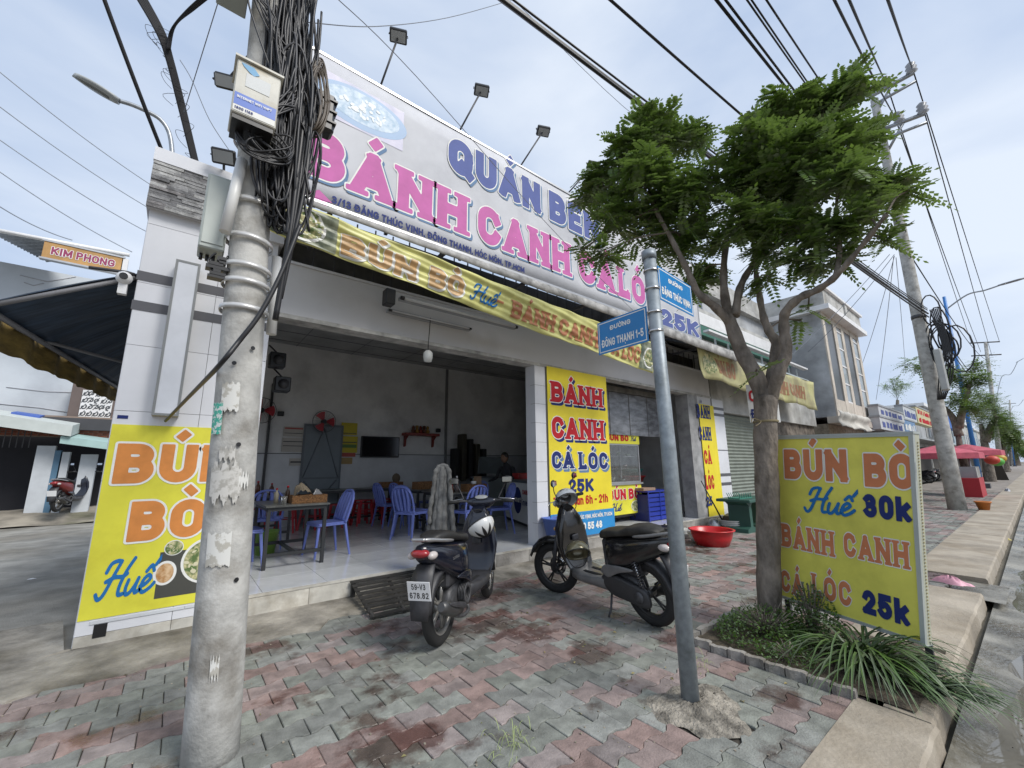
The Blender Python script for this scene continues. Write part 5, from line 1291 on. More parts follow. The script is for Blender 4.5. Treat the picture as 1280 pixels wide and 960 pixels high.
# ------------------------------------------------------------------ scooters
def arcpts(cx, cz, r, a0, a1, n): return [(cx+r*math.cos(R_(a0+(a1-a0)*i/n)), cz+r*math.sin(R_(a0+(a1-a0)*i/n))) for i in range(n+1)]
def scooter(label, loc, rz, lean, body_m, trim_m, rimm, shieldw, seatm, plate_lines, steer=0.0, tail='red', textm=None, brandtxt=None, silver=None):
    q = thing('motor_scooter', label, 'scooter', loc, rot=(lean, 0, rz), group='scooters parked on the pavers'); q.scale = (1, 1, 1.04)
    WB, R0 = 1.28, .275
    f = lambda u, v, t: Vector((u, t, v))
    def wheel(cx, yaw_, par=q):
        C = Matrix.Translation((cx, 0, R0)) @ Matrix.Rotation(yaw_, 4, 'Z')
        t_ = thing('wheel', None, None, (cx, 0, R0)); t_.parent = par; t_.rotation_euler = (0, 0, yaw_)
        pr = []; 
        for k in range(12): a = 2*math.pi*k/12; pr.append((R0-.046+.046*math.cos(a)*1.0, .046*math.sin(a)))
        MB().lathe(pr, n=44, axis='y', closed=True).build('tyre', rubber, t_)
        MB().lathe([(R0-.075, -.032), (R0-.088, -.028), (R0-.10, -.01), (R0-.10, .01), (R0-.088, .028), (R0-.075, .032), (R0-.07, .02), (R0-.07, -.02)], n=40, axis='y', closed=True).build('rim', rimm, t_)
        sp_ = MB()
        for k in range(5):
            for off in (-.10, .10):
                a = 2*math.pi*k/5; p0 = Vector((.03*math.cos(a), 0, .03*math.sin(a))); p1 = Vector(((R0-.092)*math.cos(a+off), 0, (R0-.092)*math.sin(a+off))); sp_.cyl(p0, p1, .012, .009, n=6)
        sp_.lathe([(0, -.05), (.04, -.05), (.045, 0), (.04, .05), (0, .05)], n=16, axis='y'); sp_.build('spokes', rimm, t_)
        return t_
    wheel(0, 0)
    fk = thing('steering', None, None, (WB-.12, 0, .95)); fk.parent = q; fk.rotation_euler = (0, 0, steer)
    o_ = Vector(fk.location)
    # front group lives in steering's frame (turned), as sub-parts
    def fb_(mb, nm, m): 
        mb.v = [tuple(Vector(v)-o_) for v in mb.v]; return mb.build(nm, m, fk)
    pr = [(R0-.046+.046*math.cos(2*math.pi*k/12), .044*math.sin(2*math.pi*k/12)) for k in range(12)]
    C = (WB, 0, R0)
    fb_(MB().lathe(pr, C, n=44, axis='y', closed=True), 'tyre', rubber)
    fb_(MB().lathe([(R0-.075, -.032), (R0-.10, -.01), (R0-.10, .01), (R0-.075, .032), (R0-.07, .02), (R0-.07, -.02)], C, n=40, axis='y', closed=True), 'rim', rimm)
    sp_ = MB()
    for k in range(5):
        for off in (-.10, .10): a = 2*math.pi*k/5+.3; sp_.cyl((WB+.03*math.cos(a), 0, R0+.03*math.sin(a)), (WB+(R0-.092)*math.cos(a+off), 0, R0+(R0-.092)*math.sin(a+off)), .012, .009, n=6)
    sp_.lathe([(0, -.05), (.04, -.05), (.045, 0), (.04, .05), (0, .05)], C, n=16, axis='y'); fb_(sp_, 'spokes', rimm)
    fb_(MB().lathe([(.05, -.058), (.10, -.058), (.10, -.054), (.05, -.054)], C, n=28, axis='y', closed=True), 'brake_disc', chrome)
    for s_ in (-1, 1): fb_(MB().cyl((WB, s_*.075, R0), (WB-.10, s_*.07, .62), .022, .026, n=10), 'fork_leg', dark_steel)
    # fender
    P = arcpts(WB, R0, R0+.035, 175, 35, 14)+arcpts(WB, R0, R0+.075, 35, 175, 14)[0:15]
    b_ = MB()
    sec = []
    for a in [200, 180, 160, 140, 120, 100, 80, 60, 40, 25]:
        ca, sa = math.cos(R_(a)), math.sin(R_(a)); row_ = []
        for w, k in ((-.075, .0), (-.06, .035), (0, .06), (.06, .035), (.075, .0), (.06, .02), (0, .045), (-.06, .02)): rr = R0+.01+k; row_.append(Vector((WB+rr*ca, w, R0+rr*sa)))
        sec.append(row_)
    b_.loft(sec); fb_(b_, 'front_fender', body_m)
    fb_(MB().cyl((WB-.09, 0, .58), (WB-.20, 0, .98), .028, n=10), 'steering_tube', dark_steel)
    # handlebar cowl
    sec = []
    for y_, xo, zo, rx, rz_ in ((-.17, -.23, 1.01, .012, .012), (-.13, -.22, 1.0, .035, .035), (-.08, -.20, .99, .06, .06), (0, -.18, .985, .075, .075), (.08, -.20, .99, .06, .06), (.13, -.22, 1.0, .035, .035), (.17, -.23, 1.01, .012, .012)):
        sec.append([Vector((WB+xo+rx*math.cos(a), y_, zo+rz_*math.sin(a))) for a in [2*math.pi*k/12 for k in range(12)]])
    fb_(MB().loft(sec), 'handlebar_cowl', body_m)
    hl = MB().ball((WB-.115, 0, .965), (.03, .075, .035), 14, 8); fb_(hl, 'headlight', flat('headlight_glass', (.5, .52, .52), .1))
    dsh = MB().ball((WB-.225, 0, 1.045), (.045, .075, .015), 14, 6, Matrix.Rotation(-.4, 3, 'Y')); fb_(dsh, 'dashboard', flat('dash_grey', (.35, .36, .36), .25))
    fb_(MB().tube(catmull([(WB-.30, -.35, 1.0), (WB-.26, -.22, 1.01), (WB-.22, -.1, 1.0), (WB-.2, 0, .99), (WB-.22, .1, 1.0), (WB-.26, .22, 1.01), (WB-.30, .35, 1.0)], 4), .011, n=8), 'handlebar', dark_steel)
    for s_ in (-1, 1):
        fb_(MB().cyl((WB-.272, s_*.24, 1.008), (WB-.305, s_*.36, 1.0), .018, n=10), 'grip', rubber)
        fb_(MB().tube([(WB-.23, s_*.20, 1.03), (WB-.17, s_*.29, 1.02), (WB-.19, s_*.37, 1.01)], .005, n=5), 'brake_lever', chrome)
        fb_(MB().tube(catmull([(WB-.24, s_*.19, 1.02), (WB-.22, s_*.24, 1.12), (WB-.24, s_*.28, 1.19)], 4), .006, n=6), 'mirror_stem', dark_steel)
        mi = MB().ball((WB-.25, s_*.30, 1.22), (.016, .062, .038), 14, 8); fb_(mi, 'mirror', black)
        fb_(MB().box((WB-.2685, s_*.30-.05, 1.195), (WB-.266, s_*.30+.05, 1.245)), 'mirror_glass', flat('mirror_glass', (.6, .62, .64), .05, metal=1))
    # leg shield: horizontal sections going up
    sec = []
    for z, xf, w, th in ((.26, .86, .13, .03), (.34, .93, .16, .05), (.45, .99, .19, .065), (.58, 1.02, .205, .08), (.72, 1.02, .185, .085), (.84, 1.01, .13, .075), (.93, 1.02, .07, .05)):
        row_ = []
        for k in range(20): a = 2*math.pi*k/20; c_, s_ = math.cos(a), math.sin(a); row_.append(Vector((xf+th*(abs(c_)**.7)*(1 if c_ > 0 else -1)*1.0-.05*(abs(s_)**3), w*(abs(s_)**.7)*(1 if s_ > 0 else -1), z+.04*(c_))))
        sec.append(row_)
    MB().loft(sec).build('leg_shield', body_m, q)
    for s_ in (-1, 1): MB().ball((1.10, s_*.10, .72), (.02, .045, .025), 10, 6).build('indicator_lamp', flat('indicator', (.5, .3, .1), .2), q)
    MB().box((.955-.05, -.045, .60), (.975-.05, .045, .66), bev=.01).build('bag_hook', trim_m, q)
    # floor board
    sec = []
    for x, w, z0, z1 in ((.36, .13, .22, .36), (.45, .15, .23, .345), (.6, .16, .235, .33), (.75, .165, .235, .33), (.88, .15, .24, .36)):
        sec.append([Vector((x, y_, z)) for y_, z in ((-w*.7, z0), (w*.7, z0), (w, z0+.04), (w, z1-.01), (w*.9, z1), (-w*.9, z1), (-w, z1-.01), (-w, z0+.04))])
    MB().loft(sec).build('floorboard', silver or trim_m, q)
    for s_ in (-1, 1): MB().box((.5, s_*.06-.02, .331), (.82, s_*.06+.02, .337), bev=.002).build('rubber_mat', rubber, q)
    # rear body
    sec = []
    for x, w, z0, z1 in ((-.37, .03, .70, .785), (-.30, .07, .665, .79), (-.17, .105, .60, .785), (-.03, .13, .53, .77), (.12, .15, .46, .755), (.27, .15, .40, .745), (.38, .115, .35, .72), (.43, .06, .34, .66)):
        zc = (z0+z1)/2; hz = (z1-z0)/2; row_ = []
        for k in range(18): a = 2*math.pi*k/18; c_, s_ = math.cos(a), math.sin(a); row_.append(Vector((x, w*(abs(c_)**.6)*(1 if c_ > 0 else -1), zc+hz*(abs(s_)**.75)*(1 if s_ > 0 else -1))))
        sec.append(row_)
    MB().loft(sec).build('rear_body', body_m, q)
    MB().box((.30, -.09, .30), (.455, .09, .70), bev=.03).build('centre_cover', plastic_dk, q)
    MB().box((.02, -.07, .40), (.32, .07, .56), bev=.02).build('engine_cover', dark_steel, q)
    # seat
    sec = []
    for x, w, z0, z1 in ((-.24, .05, .79, .825), (-.17, .095, .785, .855), (-.05, .115, .77, .865), (.08, .12, .755, .845), (.18, .13, .745, .805), (.32, .125, .72, .795), (.43, .10, .69, .775), (.49, .05, .68, .74)):
        zc = (z0+z1)/2; hz = (z1-z0)/2; row_ = []
        for k in range(18): a = 2*math.pi*k/18; c_, s_ = math.cos(a), math.sin(a); row_.append(Vector((x, w*(abs(c_)**.6)*(1 if c_ > 0 else -1), zc+hz*(abs(s_)**.6)*(1 if s_ > 0 else -1))))
        sec.append(row_)
    MB().loft(sec).build('seat', seatm, q)
    # grab rail
    for s_ in (-1, 1):
        MB().tube(catmull([(-.02, s_*.135, .78), (-.16, s_*.125, .80), (-.30, s_*.085, .825), (-.37, s_*.05, .835)], 4), [.009, .011, .013, .014, .014, .014, .014, .014, .014, .014, .014, .012, .010], n=8).build('grab_rail', silver or alu, q)
    MB().box((-.385, -.055, .823), (-.345, .055, .845), bev=.006).build('grab_bridge', silver or alu, q)
    # tail lamp, rear mudguard, plate
    MB().ball((-.345, 0, .735), (.05, .08, .034), 16, 8).build('tail_light', mat('tail_red', (.30, .015, .02), .12, var=.05, coat=.6) , q)
    for s_ in (-1, 1): MB().ball((-.30, s_*.085, .715), (.06, .035, .03), 12, 6).build('indicator_lamp', flat('clear_lens', (.55, .5, .48), .1), q)
    sec = []
    for x, z, w, th in ((-.24, .64, .07, .02), (-.295, .57, .085, .018), (-.325, .48, .085, .014), (-.345, .37, .08, .012), (-.355, .28, .065, .008)):
        sec.append([Vector((x-th, y_, z)) if s2 else Vector((x+th, y_, z+.0)) for y_, s2 in ((-w, 0), (-w*1.02, 1), (0, 1), (w*1.02, 1), (w, 0), (0, 0))])
    MB().loft(sec).build('rear_mudguard', trim_m, q)
    M = Matrix.Translation((-.362, 0, .48)) @ Matrix.Rotation(-.22, 4, 'Y')
    pl = MB().box((-.004, -.095, -.07), (.002, .095, .07), M=M, bev=.002).build('number_plate', white_paint, q)
    fpl = lambda u, v, d: M @ Vector((-.004-d, -u, v))
    b_ = MB()
    if plate_lines:
        letters(b_, plate_lines[0], fpl, -.058, .012, .042, .116, 'sans', .17, .16, 0, .001); letters(b_, plate_lines[1], fpl, -.078, -.052, .044, .156, 'sans', .17, .16, 0, .001)
        b_.build('plate_digits', flat('plate_black', (.02, .02, .02), .5), pl)
    # hugger fender over the rear wheel
    sec = []
    for a in (175, 160, 140, 120, 100, 80, 60):
        ca, sa = math.cos(R_(a)), math.sin(R_(a)); sec.append([Vector(((R0+k)*ca, w, R0+(R0+k)*sa)) for w, k in ((-.07, .0), (-.055, .025), (0, .04), (.055, .025), (.07, .0), (.05, .012), (0, .03), (-.05, .012))])
    MB().loft(sec).build('inner_fender', trim_m, q)
    # engine + CVT case (left = +y) + muffler (right = -y)
    eng = mat('engine_grey', (.10, .10, .105), .5, var=.2, scale=20, metal=.3)
    MB().pillow(smooth2([(.05, .22), (.30, .20), (.42, .28), (.40, .40), (.2, .42), (.06, .36)], 3), .075, f).build('engine', eng, q)
    case = MB().pillow(smooth2([(-.09, .22), (-.03, .185), (.12, .20), (.34, .22), (.46, .30), (.43, .385), (.30, .40), (.10, .37), (-.06, .33)], 4), .032, lambda u, v, t: Vector((u, .115+t, v)))
    case.build('belt_case', flat('case_black', (.04, .04, .042), .45), q)
    MB().lathe([(.0, .0), (.045, 0), (.05, -.012), (.0, -.012)], (-.0, .158, .275), n=18, axis='y').build('case_cap', eng, q)
    # cylinder fins & fan cover on right
    fn = MB()
    for k in range(6): fn.lathe([(.05, 0), (.085, 0), (.085, .006), (.05, .006)], (.27, -.075-.014*k, .31), n=22, axis='y', closed=True)
    fn.build('cooling_fins', eng, q)
    MB().tube(catmull([(.36, -.06, .24), (.34, -.12, .17), (.2, -.13, .16), (.05, -.12, .20), (-.02, -.13, .24)], 5), .016, n=8).build('exhaust_pipe', eng, q)
    MB().tube([(-.0+.12, -.135, .225), (-.05, -.14, .27), (-.25, -.15, .345), (-.30, -.15, .36)], [.03, .05, .05, .03], n=16).build('muffler', flat('muffler', (.09, .09, .09), .4, metal=.5), q)
    MB().pillow(smooth2([(.08, .25), (-.2, .34), (-.22, .37), (.06, .30)], 3), .008, lambda u, v, t: Vector((u, -.196+t, v))).build('heat_shield', trim_m, q)
    # rear shock with a coil
    a = Vector((-.03, .115, .33)); b = Vector((.05, .11, .60)); 
    MB().cyl(a, b, .012, n=8).build('shock_rod', chrome, q)
    pts = []; u_ = (b-a).normalized(); s1 = u_.orthogonal().normalized(); s2 = u_.cross(s1)
    for k in range(81): t_ = k/80; pts.append(a+(b-a)*(.12+.75*t_)+s1*math.cos(t_*2*math.pi*9)*.026+s2*math.sin(t_*2*math.pi*9)*.026)
    MB().tube(pts, .0055, n=5).build('shock_spring', dark_steel, q)
    # side trim wing
    for s_ in (-1, 1):
        MB().pillow(smooth2([(.46, .40), (.40, .47), (.22, .50), (.02, .49), (.2, .44), (.36, .37)], 3), .012, lambda u, v, t: Vector((u, s_*(.150-.2*max(0, u-.3))+t, v))).build('side_trim', silver or body_m, q)
    if brandtxt:
        for s_ in (-1, 1):
            b_ = MB(); fz_ = (lambda u, v, d: Vector((.20-u, .160+d, v))) if s_ > 0 else (lambda u, v, d: Vector((-.08+u, -.160-d, v)))
            letters(b_, brandtxt, fz_, 0, .64, .022, .13, 'sans', .18, .1, 0, .002); b_.build('badge', alu, q)
    # stand
    if lean: MB().tube([(.38, .09, .25), (.36, .16, .10), (.35, .215, .045)], .010, n=6).build('side_stand', dark_steel, q)
    else:
        for s_ in (-1, 1): MB().tube([(.26, s_*.05, .2), (.20, s_*.11, .03), (.18, s_*.13, .01)], .010, n=6).build('centre_stand', dark_steel, q)
    return q
sc_black = mat('scooter_navy', (.008, .010, .020), .22, var=.05, coat=.6); sc_black2 = mat('scooter_black', (.010, .010, .011), .2, var=.05, coat=.6)
plastic_dk = mat('worn_dark_plastic', (.05, .05, .055), .5, var=.15, scale=10)
seat_m = mat('seat_vinyl', (.022, .021, .02), .45, var=.1, scale=30, bump=.2)
rim_m = flat('rim_grey', (.30, .29, .27), .35, metal=.5); rim_b = flat('rim_black', (.03, .03, .03), .35)
pr1 = G(550, 806); pf1 = G(613, 745)
h1 = math.atan2(pf1.y-pr1.y, pf1.x-pr1.x)
s1 = scooter('navy scooter with plate 59-V3 678.82 seen from behind at the ramp', (pr1.x, pr1.y, 0), h1, R_(-2), sc_black, plastic_dk, rim_m, .2, seat_m, ('59-V3', '678.82'), 0.15, brandtxt='LUVIAS')
pr2 = G(819, 782); pf2 = G(700, 738); h2 = math.atan2(pf2.y-pr2.y, pf2.x-pr2.x)
s2 = scooter('black scooter leaning on its side stand with two helmets on it', (pr2.x, pr2.y, .0), h2, R_(-8), sc_black2, plastic_dk, rim_b, .2, mat('seat_dusty', (.035, .033, .028), .6, var=.3, scale=9), None, .45, silver=mat('silver_plastic', (.26, .26, .26), .35, metal=.4))
def helmet(label, c, r_, shell, visor=None, rot=(0, 0, 0), flame=False):
    t = thing('helmet', label, 'helmet', c, rot=rot, group='helmets on the parked scooters')
    M = Matrix()
    prof = [(math.sin(a)*r_, math.cos(a)*r_*.92) for a in [R_(x) for x in range(0, 101, 10)]]
    prof += [(p[0]*.93, p[1]*.93) for p in prof[::-1]]
    prof[0] = (0, prof[0][1]); prof[-1] = (0, prof[-1][1])
    o = MB().lathe(prof, n=28).build('shell', shell, t)
    MB().lathe([(r_*.985, -r_*.16), (r_*1.03, -r_*.16), (r_*1.03, -r_*.1), (r_*.985, -r_*.1)], n=28, closed=True).build('rim_trim', rubber, t)
    if visor: 
        b = MB(); b.grid(12, 4, lambda u, v: Vector((r_*1.05*math.cos((u-.5)*2)*1.0, r_*1.02*math.sin((u-.5)*2), -r_*.1+v*.4*r_))+Vector((.25*r_*(1-v)*math.cos((u-.5)*2), 0, 0))); b.build('visor', visor, t)
    if flame:
        b = MB(); n = 9
        for i in range(n):
            a0, a1 = 2*math.pi*i/n, 2*math.pi*(i+1)/n; am = (a0+a1)/2
            S_ = lambda a, th, k=1.012: (r_*k*math.sin(th)*math.cos(a), r_*k*math.sin(th)*math.sin(a), r_*k*.92*math.cos(th))
            K = 6
            for k in range(K):
                t0, t1 = .25+k/K*(.95), .25+(k+1)/K*.95; w0, w1 = (1-k/K), (1-(k+1)/K)
                vs = [S_(am-(a1-a0)/2*w0, t0), S_(am+(a1-a0)/2*w0, t0), S_(am+(a1-a0)/2*w1, t1), S_(am-(a1-a0)/2*w1, t1)]; b.add(vs, [(0, 1, 2, 3)])
            b.add([S_(a0, .25), S_(a1, .25), (0, 0, r_*.94)], [(0, 1, 2)])
        b.build('flame_print', black, t)
    MB().tube(catmull([(0, r_*.95, -.02), (.02, r_*.4, -r_*1.1), (.02, -r_*.4, -r_*1.1), (0, -r_*.95, -.02)], 5), .005, n=4).build('chin_strap', rubber, t)
    return t
dist1 = math.hypot(2.75, 4.0)
helmet('white helmet with black flame points hanging from the navy scooter handlebar', Dp(601, 656, dist1-.42), .14, flat('helmet_white', (.72, .72, .70), .25, coat=.4), None, (R_(150), R_(20), R_(50)), True)
d2 = math.hypot(3.62, 3.45)
helmet('dusty olive brown helmet hanging at the front of the black scooter', Dp(722, 691, d2-.42), .13, mat('helmet_olive', (.20, .18, .11), .22, metal=.5, coat=.4), None, (R_(20), R_(-30), R_(200)))
helmet('grey white helmet perched on the black scooter mirror and handlebar', Dp(708, 624, d2-.05), .13, mat('helmet_grey', (.66, .67, .66), .3, col2=(.03, .03, .03), scale=3, thr=(.40, .43), coat=.4), None, (R_(-25), R_(35), R_(30)))
# grey jacket hanging at the navy scooter's left handle
jk = MB(); top_ = Dp(553, 582, dist1+.1); bot_ = Dp(545, 688, dist1+.1); Hj = top_.z-bot_.z
uu2 = Vector((rt.x, rt.y, 0)).normalized(); vv2 = Vector((-uu2.y, uu2.x, 0)); r = random.Random(19)
def fold(dx, dx2, r0, r1, ln, back=0, z0=0):
    P = catmull([top_+uu2*dx*.3+Vector((0, 0, z0)), top_+uu2*dx+vv2*back+Vector((0, 0, -.07)), top_+uu2*(dx*.6+dx2*.4)+vv2*back+Vector((0, 0, -ln*.4)), top_+uu2*dx2+vv2*back*1.4+Vector((0, 0, -ln*.75)), top_+uu2*(dx2+r.uniform(-.02, .02))+vv2*back+Vector((0, 0, -ln))], 6); n = len(P)
    jk.tube(P, [r0+(r1-r0)*(i/(n-1))**.7+.006*math.sin(i*1.9+dx*40) for i in range(n)], n=9)
for a_ in ((-.05, -.13, .02, .035, Hj*.98, .02), (-.03, -.075, .025, .042, Hj*1.02, -.01), (0, -.02, .028, .045, Hj*.96, -.02), (.03, .035, .026, .04, Hj*.9, -.01), (.05, .07, .022, .034, Hj*.84, .02), (.08, .13, .03, .026, Hj*.80, -.02), (-.07, -.12, .028, .024, Hj*.7, -.03), (0, .0, .04, .06, Hj*.85, .04)): fold(*a_)
single(jk, 'jacket', mat('jacket_grey', (.17, .17, .165), .9, var=.2, scale=12, bump=.4, bscale=18), 'crumpled grey jacket hanging from the navy scooter handlebar', 'jacket')
# slatted steel ramp at the step
rp = thing('step_ramp', 'black slatted metal ramp leaning on the shop step', 'ramp', (1.95, 4.6, 0))
rampm = mat('ramp_black', (.035, .033, .03), .7, var=.2, scale=8, bump=.3)
c0 = [Vector((1.62, 4.88, .21)), Vector((2.85, 4.88, .21)), Vector((2.55, 4.12, .03)), Vector((1.60, 4.16, .03))]
for i in range(9):
    t_ = i/8.6; a = c0[0]*(1-t_)+c0[3]*t_; b = c0[1]*(1-t_)+c0[2]*t_; a2 = a+(c0[3]-c0[0])*.062; b2 = b+(c0[2]-c0[1])*.062
    vs = [a, b, b2, a2]+[p-Vector((0, 0, .012)) for p in (a, b, b2, a2)]
    MB().add(vs, [(0, 3, 2, 1), (4, 5, 6, 7), (0, 1, 5, 4), (1, 2, 6, 5), (2, 3, 7, 6), (3, 0, 4, 7)]).build('slat', rampm, rp, world=True)
for k in (.03, .35, .68, .96):
    a = c0[0]*(1-k)+c0[1]*k-Vector((0, 0, .04)); b = c0[3]*(1-k)+c0[2]*k-Vector((0, 0, .01)); M_ = MB(); M_.tube([a, b], .02, n=4); M_.build('rail', rampm, rp, world=True)
for k in (.03, .96): a = c0[0]*(1-k)+c0[1]*k; MB().box((a.x-.02, a.y-.03, .0), (a.x+.02, a.y+.01, a.z-.03)).build('leg', rampm, rp, world=True)
# ------------------------------------------------------------------ dining room furniture
plb = mat('chair_blue', (.16, .21, .56), .35, var=.06, scale=4); plr = mat('stool_red', (.42, .02, .03), .4, var=.08, scale=4)
def plastic_chair(label, group='blue plastic chairs in the dining room'):
    t = thing('plastic_chair', label, 'chair', (0, 0, 0), group=group)   # faces +x
    b = MB(); P = smooth2([(-.19, -.18), (.0, -.205), (.19, -.215), (.215, 0), (.19, .215), (0, .205), (-.19, .18), (-.2, 0)], 3)
    b.prism(P, .425, .445, lambda u, v, z: (u, v, z+.012*(abs(v)*3)**2*.3)); b.build('seat', plb, t)
    b = MB().tube([(x, y, .415) for x, y in P]+[(P[0][0], P[0][1], .415)], .012, n=5); b.build('seat_rim', plb, t)
    for sx, sy in ((1, 1), (1, -1), (-1, 1), (-1, -1)):
        x0_, y0_ = sx*.185, sy*.185; x1_, y1_ = sx*.225+(-.03 if sx < 0 else 0), sy*.225
        b = MB(); 
        vs = []
        for (x, y, z, w) in ((x0_, y0_, .43, .034), (x1_, y1_, .0, .02)):
            vs += [(x-w*sx*.2+w*.5, y-w*.5, z), (x-w*sx*.2-w*.5, y-w*.5, z), (x-w*sx*.2-w*.5, y+w*.5, z), (x-w*sx*.2+w*.5, y+w*.5, z)]
        b.add(vs, [(0, 1, 5, 4), (1, 2, 6, 5), (2, 3, 7, 6), (3, 0, 4, 7), (4, 5, 6, 7)]); b.build('leg', plb, t)
    b = MB()   # back frame hoop
    hp = catmull([(-.18, -.20, .43), (-.22, -.215, .58), (-.27, -.20, .74), (-.30, -.12, .84), (-.305, 0, .865), (-.30, .12, .84), (-.27, .20, .74), (-.22, .215, .58), (-.18, .20, .43)], 5)
    b.tube(hp, .017, n=8); b.tube([(-.185, -.19, .455), (-.185, .19, .455)], .014, n=6); b.build('back_frame', plb, t)
    for y in (-.12, -.045, .045, .12):
        MB().tube(catmull([(-.185, y*.8, .455), (-.225, y, .6), (-.275, y*1.05, .75), (-.30, y*.85, .85 - abs(y)*.25)], 4), [.026, .028, .031, .031, .031, .030, .029, .028, .027, .026, .025, .022, .02], n=6).build('back_slat', plb, t)
    return t
ch0 = plastic_chair('')
chairs = [  # x, y, rz, label
 (1.76, 6.42, math.pi+.12, 'blue chair right of the nearest table facing the basket'), (.72, 6.35, .1, 'blue chair left of the nearest table half behind the concrete pole'),
 (1.18, 7.55, R_(80), 'blue chair with its back to the street behind the nearest table'), (.80, 8.0, R_(85), 'blue chair peeping past the concrete pole at the far left'),
 (3.55, 8.55, .1, 'left chair of the pair before the far middle tables'), (3.80, 8.30, .15, 'right chair of the pair before the far middle tables'),
 (3.25, 6.85, R_(25), 'blue chair with rounded back directly left of the grey jacket'), (3.42, 7.15, R_(20), 'blue chair tucked close behind the one left of the jacket'),
 (4.72, 6.35, math.pi-.35, 'blue chair between the scooter mirror and the white freezer'), (4.55, 8.6, math.pi+.3, 'blue chair beyond the brown basket at the far middle table'),
 (5.0, 7.6, R_(200), 'blue chair mostly hidden behind the box of sauces'), (4.05, 6.3, R_(95), 'blue chair under the front right table behind the scooter')]
for i, (x, y, rz, lab) in enumerate(chairs):
    o = ch0 if i == 0 else dup(ch0, (0, 0, 0), 0, None)
    o.location = (x, y, FZ); o.rotation_euler = (0, 0, rz); o['label'] = lab
tblm = mat('table_top', (.12, .125, .12), .3, var=.2, scale=8); tblf = flat('table_frame', (.025, .027, .03), .5)
def table(w, d, loc, rz, label, h=.74):
    t = thing('dining_table', label, 'table', loc, rz, 'dark framed dining tables')
    MB().box((-w/2, -d/2, h-.025), (w/2, d/2, h), bev=.004).build('tabletop', tblm, t)
    MB().box((-w/2+.03, -d/2+.03, h-.07), (w/2-.03, d/2-.03, h-.026)).build('apron', tblf, t)
    for sx in (-1, 1):
        for sy in (-1, 1): MB().box((sx*(w/2-.045)-.02, sy*(d/2-.045)-.02, 0), (sx*(w/2-.045)+.02, sy*(d/2-.045)+.02, h-.07)).build('leg', tblf, t)
    for sy in (-1, 1): MB().box((-w/2+.066, sy*(d/2-.045)-.015, .14), (w/2-.066, sy*(d/2-.045)+.015, .18)).build('stretcher', tblf, t)
    MB().box((-.015, -d/2+.06, .14), (.015, d/2-.06, .18)).build('stretcher', tblf, t)
    return t
table(.74, 1.05, (1.27, 6.42, FZ), .0, 'nearest dark table carrying the brown basket behind the pole')
table(.74, 1.1, (1.25, 8.45, FZ), .0, 'dark table behind the nearest one at the left')
table(1.6, .6, (3.05, 9.45, FZ), .0, 'long dark table against the back wall under the television')
table(.75, 1.1, (4.15, 8.3, FZ), .0, 'far middle table carrying the red and brown basket')
table(.8, 1.1, (4.12, 6.9, FZ), .0, 'front right table with the box of sauces behind the navy scooter')
# red stools stacked under the long table
def stool(label):
    t = thing('plastic_stool', label, 'stool', (0, 0, 0), group='red plastic stools under the back table')
    MB().prism(smooth2([(-.14, -.14), (.14, -.14), (.14, .14), (-.14, .14)], 4), .435, .455, lambda u, v, z: (u, v, z)).build('seat', plr, t)
    for sx in (-1, 1):
        for sy in (-1, 1):
            vs = []
            for x, y, z, w in ((sx*.12, sy*.12, .436, .04), (sx*.165, sy*.165, 0, .028)): vs += [(x-w/2, y-w/2, z), (x+w/2, y-w/2, z), (x+w/2, y+w/2, z), (x-w/2, y+w/2, z)]
            MB().add(vs, [(0, 1, 5, 4), (1, 2, 6, 5), (2, 3, 7, 6), (3, 0, 4, 7), (4, 7, 6, 5)]).build('leg', plr, t)
    MB().tube([(-.145, -.145, .25), (.145, -.145, .25), (.145, .145, .25), (-.145, .145, .25), (-.145, -.145, .25)], .01, n=5).build('brace', plr, t)
    return t
st0 = stool('')
for i, (x, y, z, lab) in enumerate(((3.20, 9.1, 0, 'front red stool left of the blue chair pair'), (3.20, 9.1, .06, 'red stool nested on the front one left of the blue chair pair'), (3.65, 9.15, 0, 'red stool just behind the blue chair pair'), (3.65, 9.15, .06, 'red stool nested on the one behind the blue chair pair'), (2.75, 9.2, 0, 'red stool below the television'), (2.2, 9.2, 0, 'red stool in front of the grey door'), (1.75, 9.1, 0, 'red stool seen under the nearest table'), (1.3, 9.4, 0, 'red stool at the far left under the tables'))):
    o = st0 if i == 0 else dup(st0, (0, 0, 0)); o.location = (x, y, FZ+z); o.rotation_euler = (0, 0, i*.2); o['label'] = lab
# green bucket
bk = MB().lathe([(0, 0), (.12, 0), (.155, .3), (.165, .3), (.165, .315), (.15, .315), (.118, .012), (0, .012)], (1.12, 7.05, FZ), n=24); single(bk, 'bucket', flat('lime_plastic', (.25, .42, .08), .4), 'pale green plastic bin under the nearest table', 'bin')
# table things
TZ = FZ+.74
wick = mat('wicker', (.30, .15, .06), .8, var=.3, scale=60, bump=.8, bscale=120)
def basket(x, y, z, w, d, h, label, items=True):
    t = thing('basket', label, 'basket', (x, y, z), group='brown table baskets')
    b = MB(); b.box((x-w/2, y-d/2, z), (x+w/2, y-d/2+.012, z+h)); b.box((x-w/2, y+d/2-.012, z), (x+w/2, y+d/2, z+h)); b.box((x-w/2, y-d/2+.013, z), (x-w/2+.012, y+d/2-.013, z+h)); b.box((x+w/2-.012, y-d/2+.013, z), (x+w/2, y+d/2-.013, z+h)); b.box((x-w/2+.013, y-d/2+.013, z), (x+w/2-.013, y+d/2-.013, z+.01))
    for k in range(4): b.box((x-w/2-.004, y-d/2-.004, z+.01+k*h/4), (x+w/2+.004, y-d/2-.001, z+.01+k*h/4+h/8))
    b.build('tray', wick, t, world=True); return t
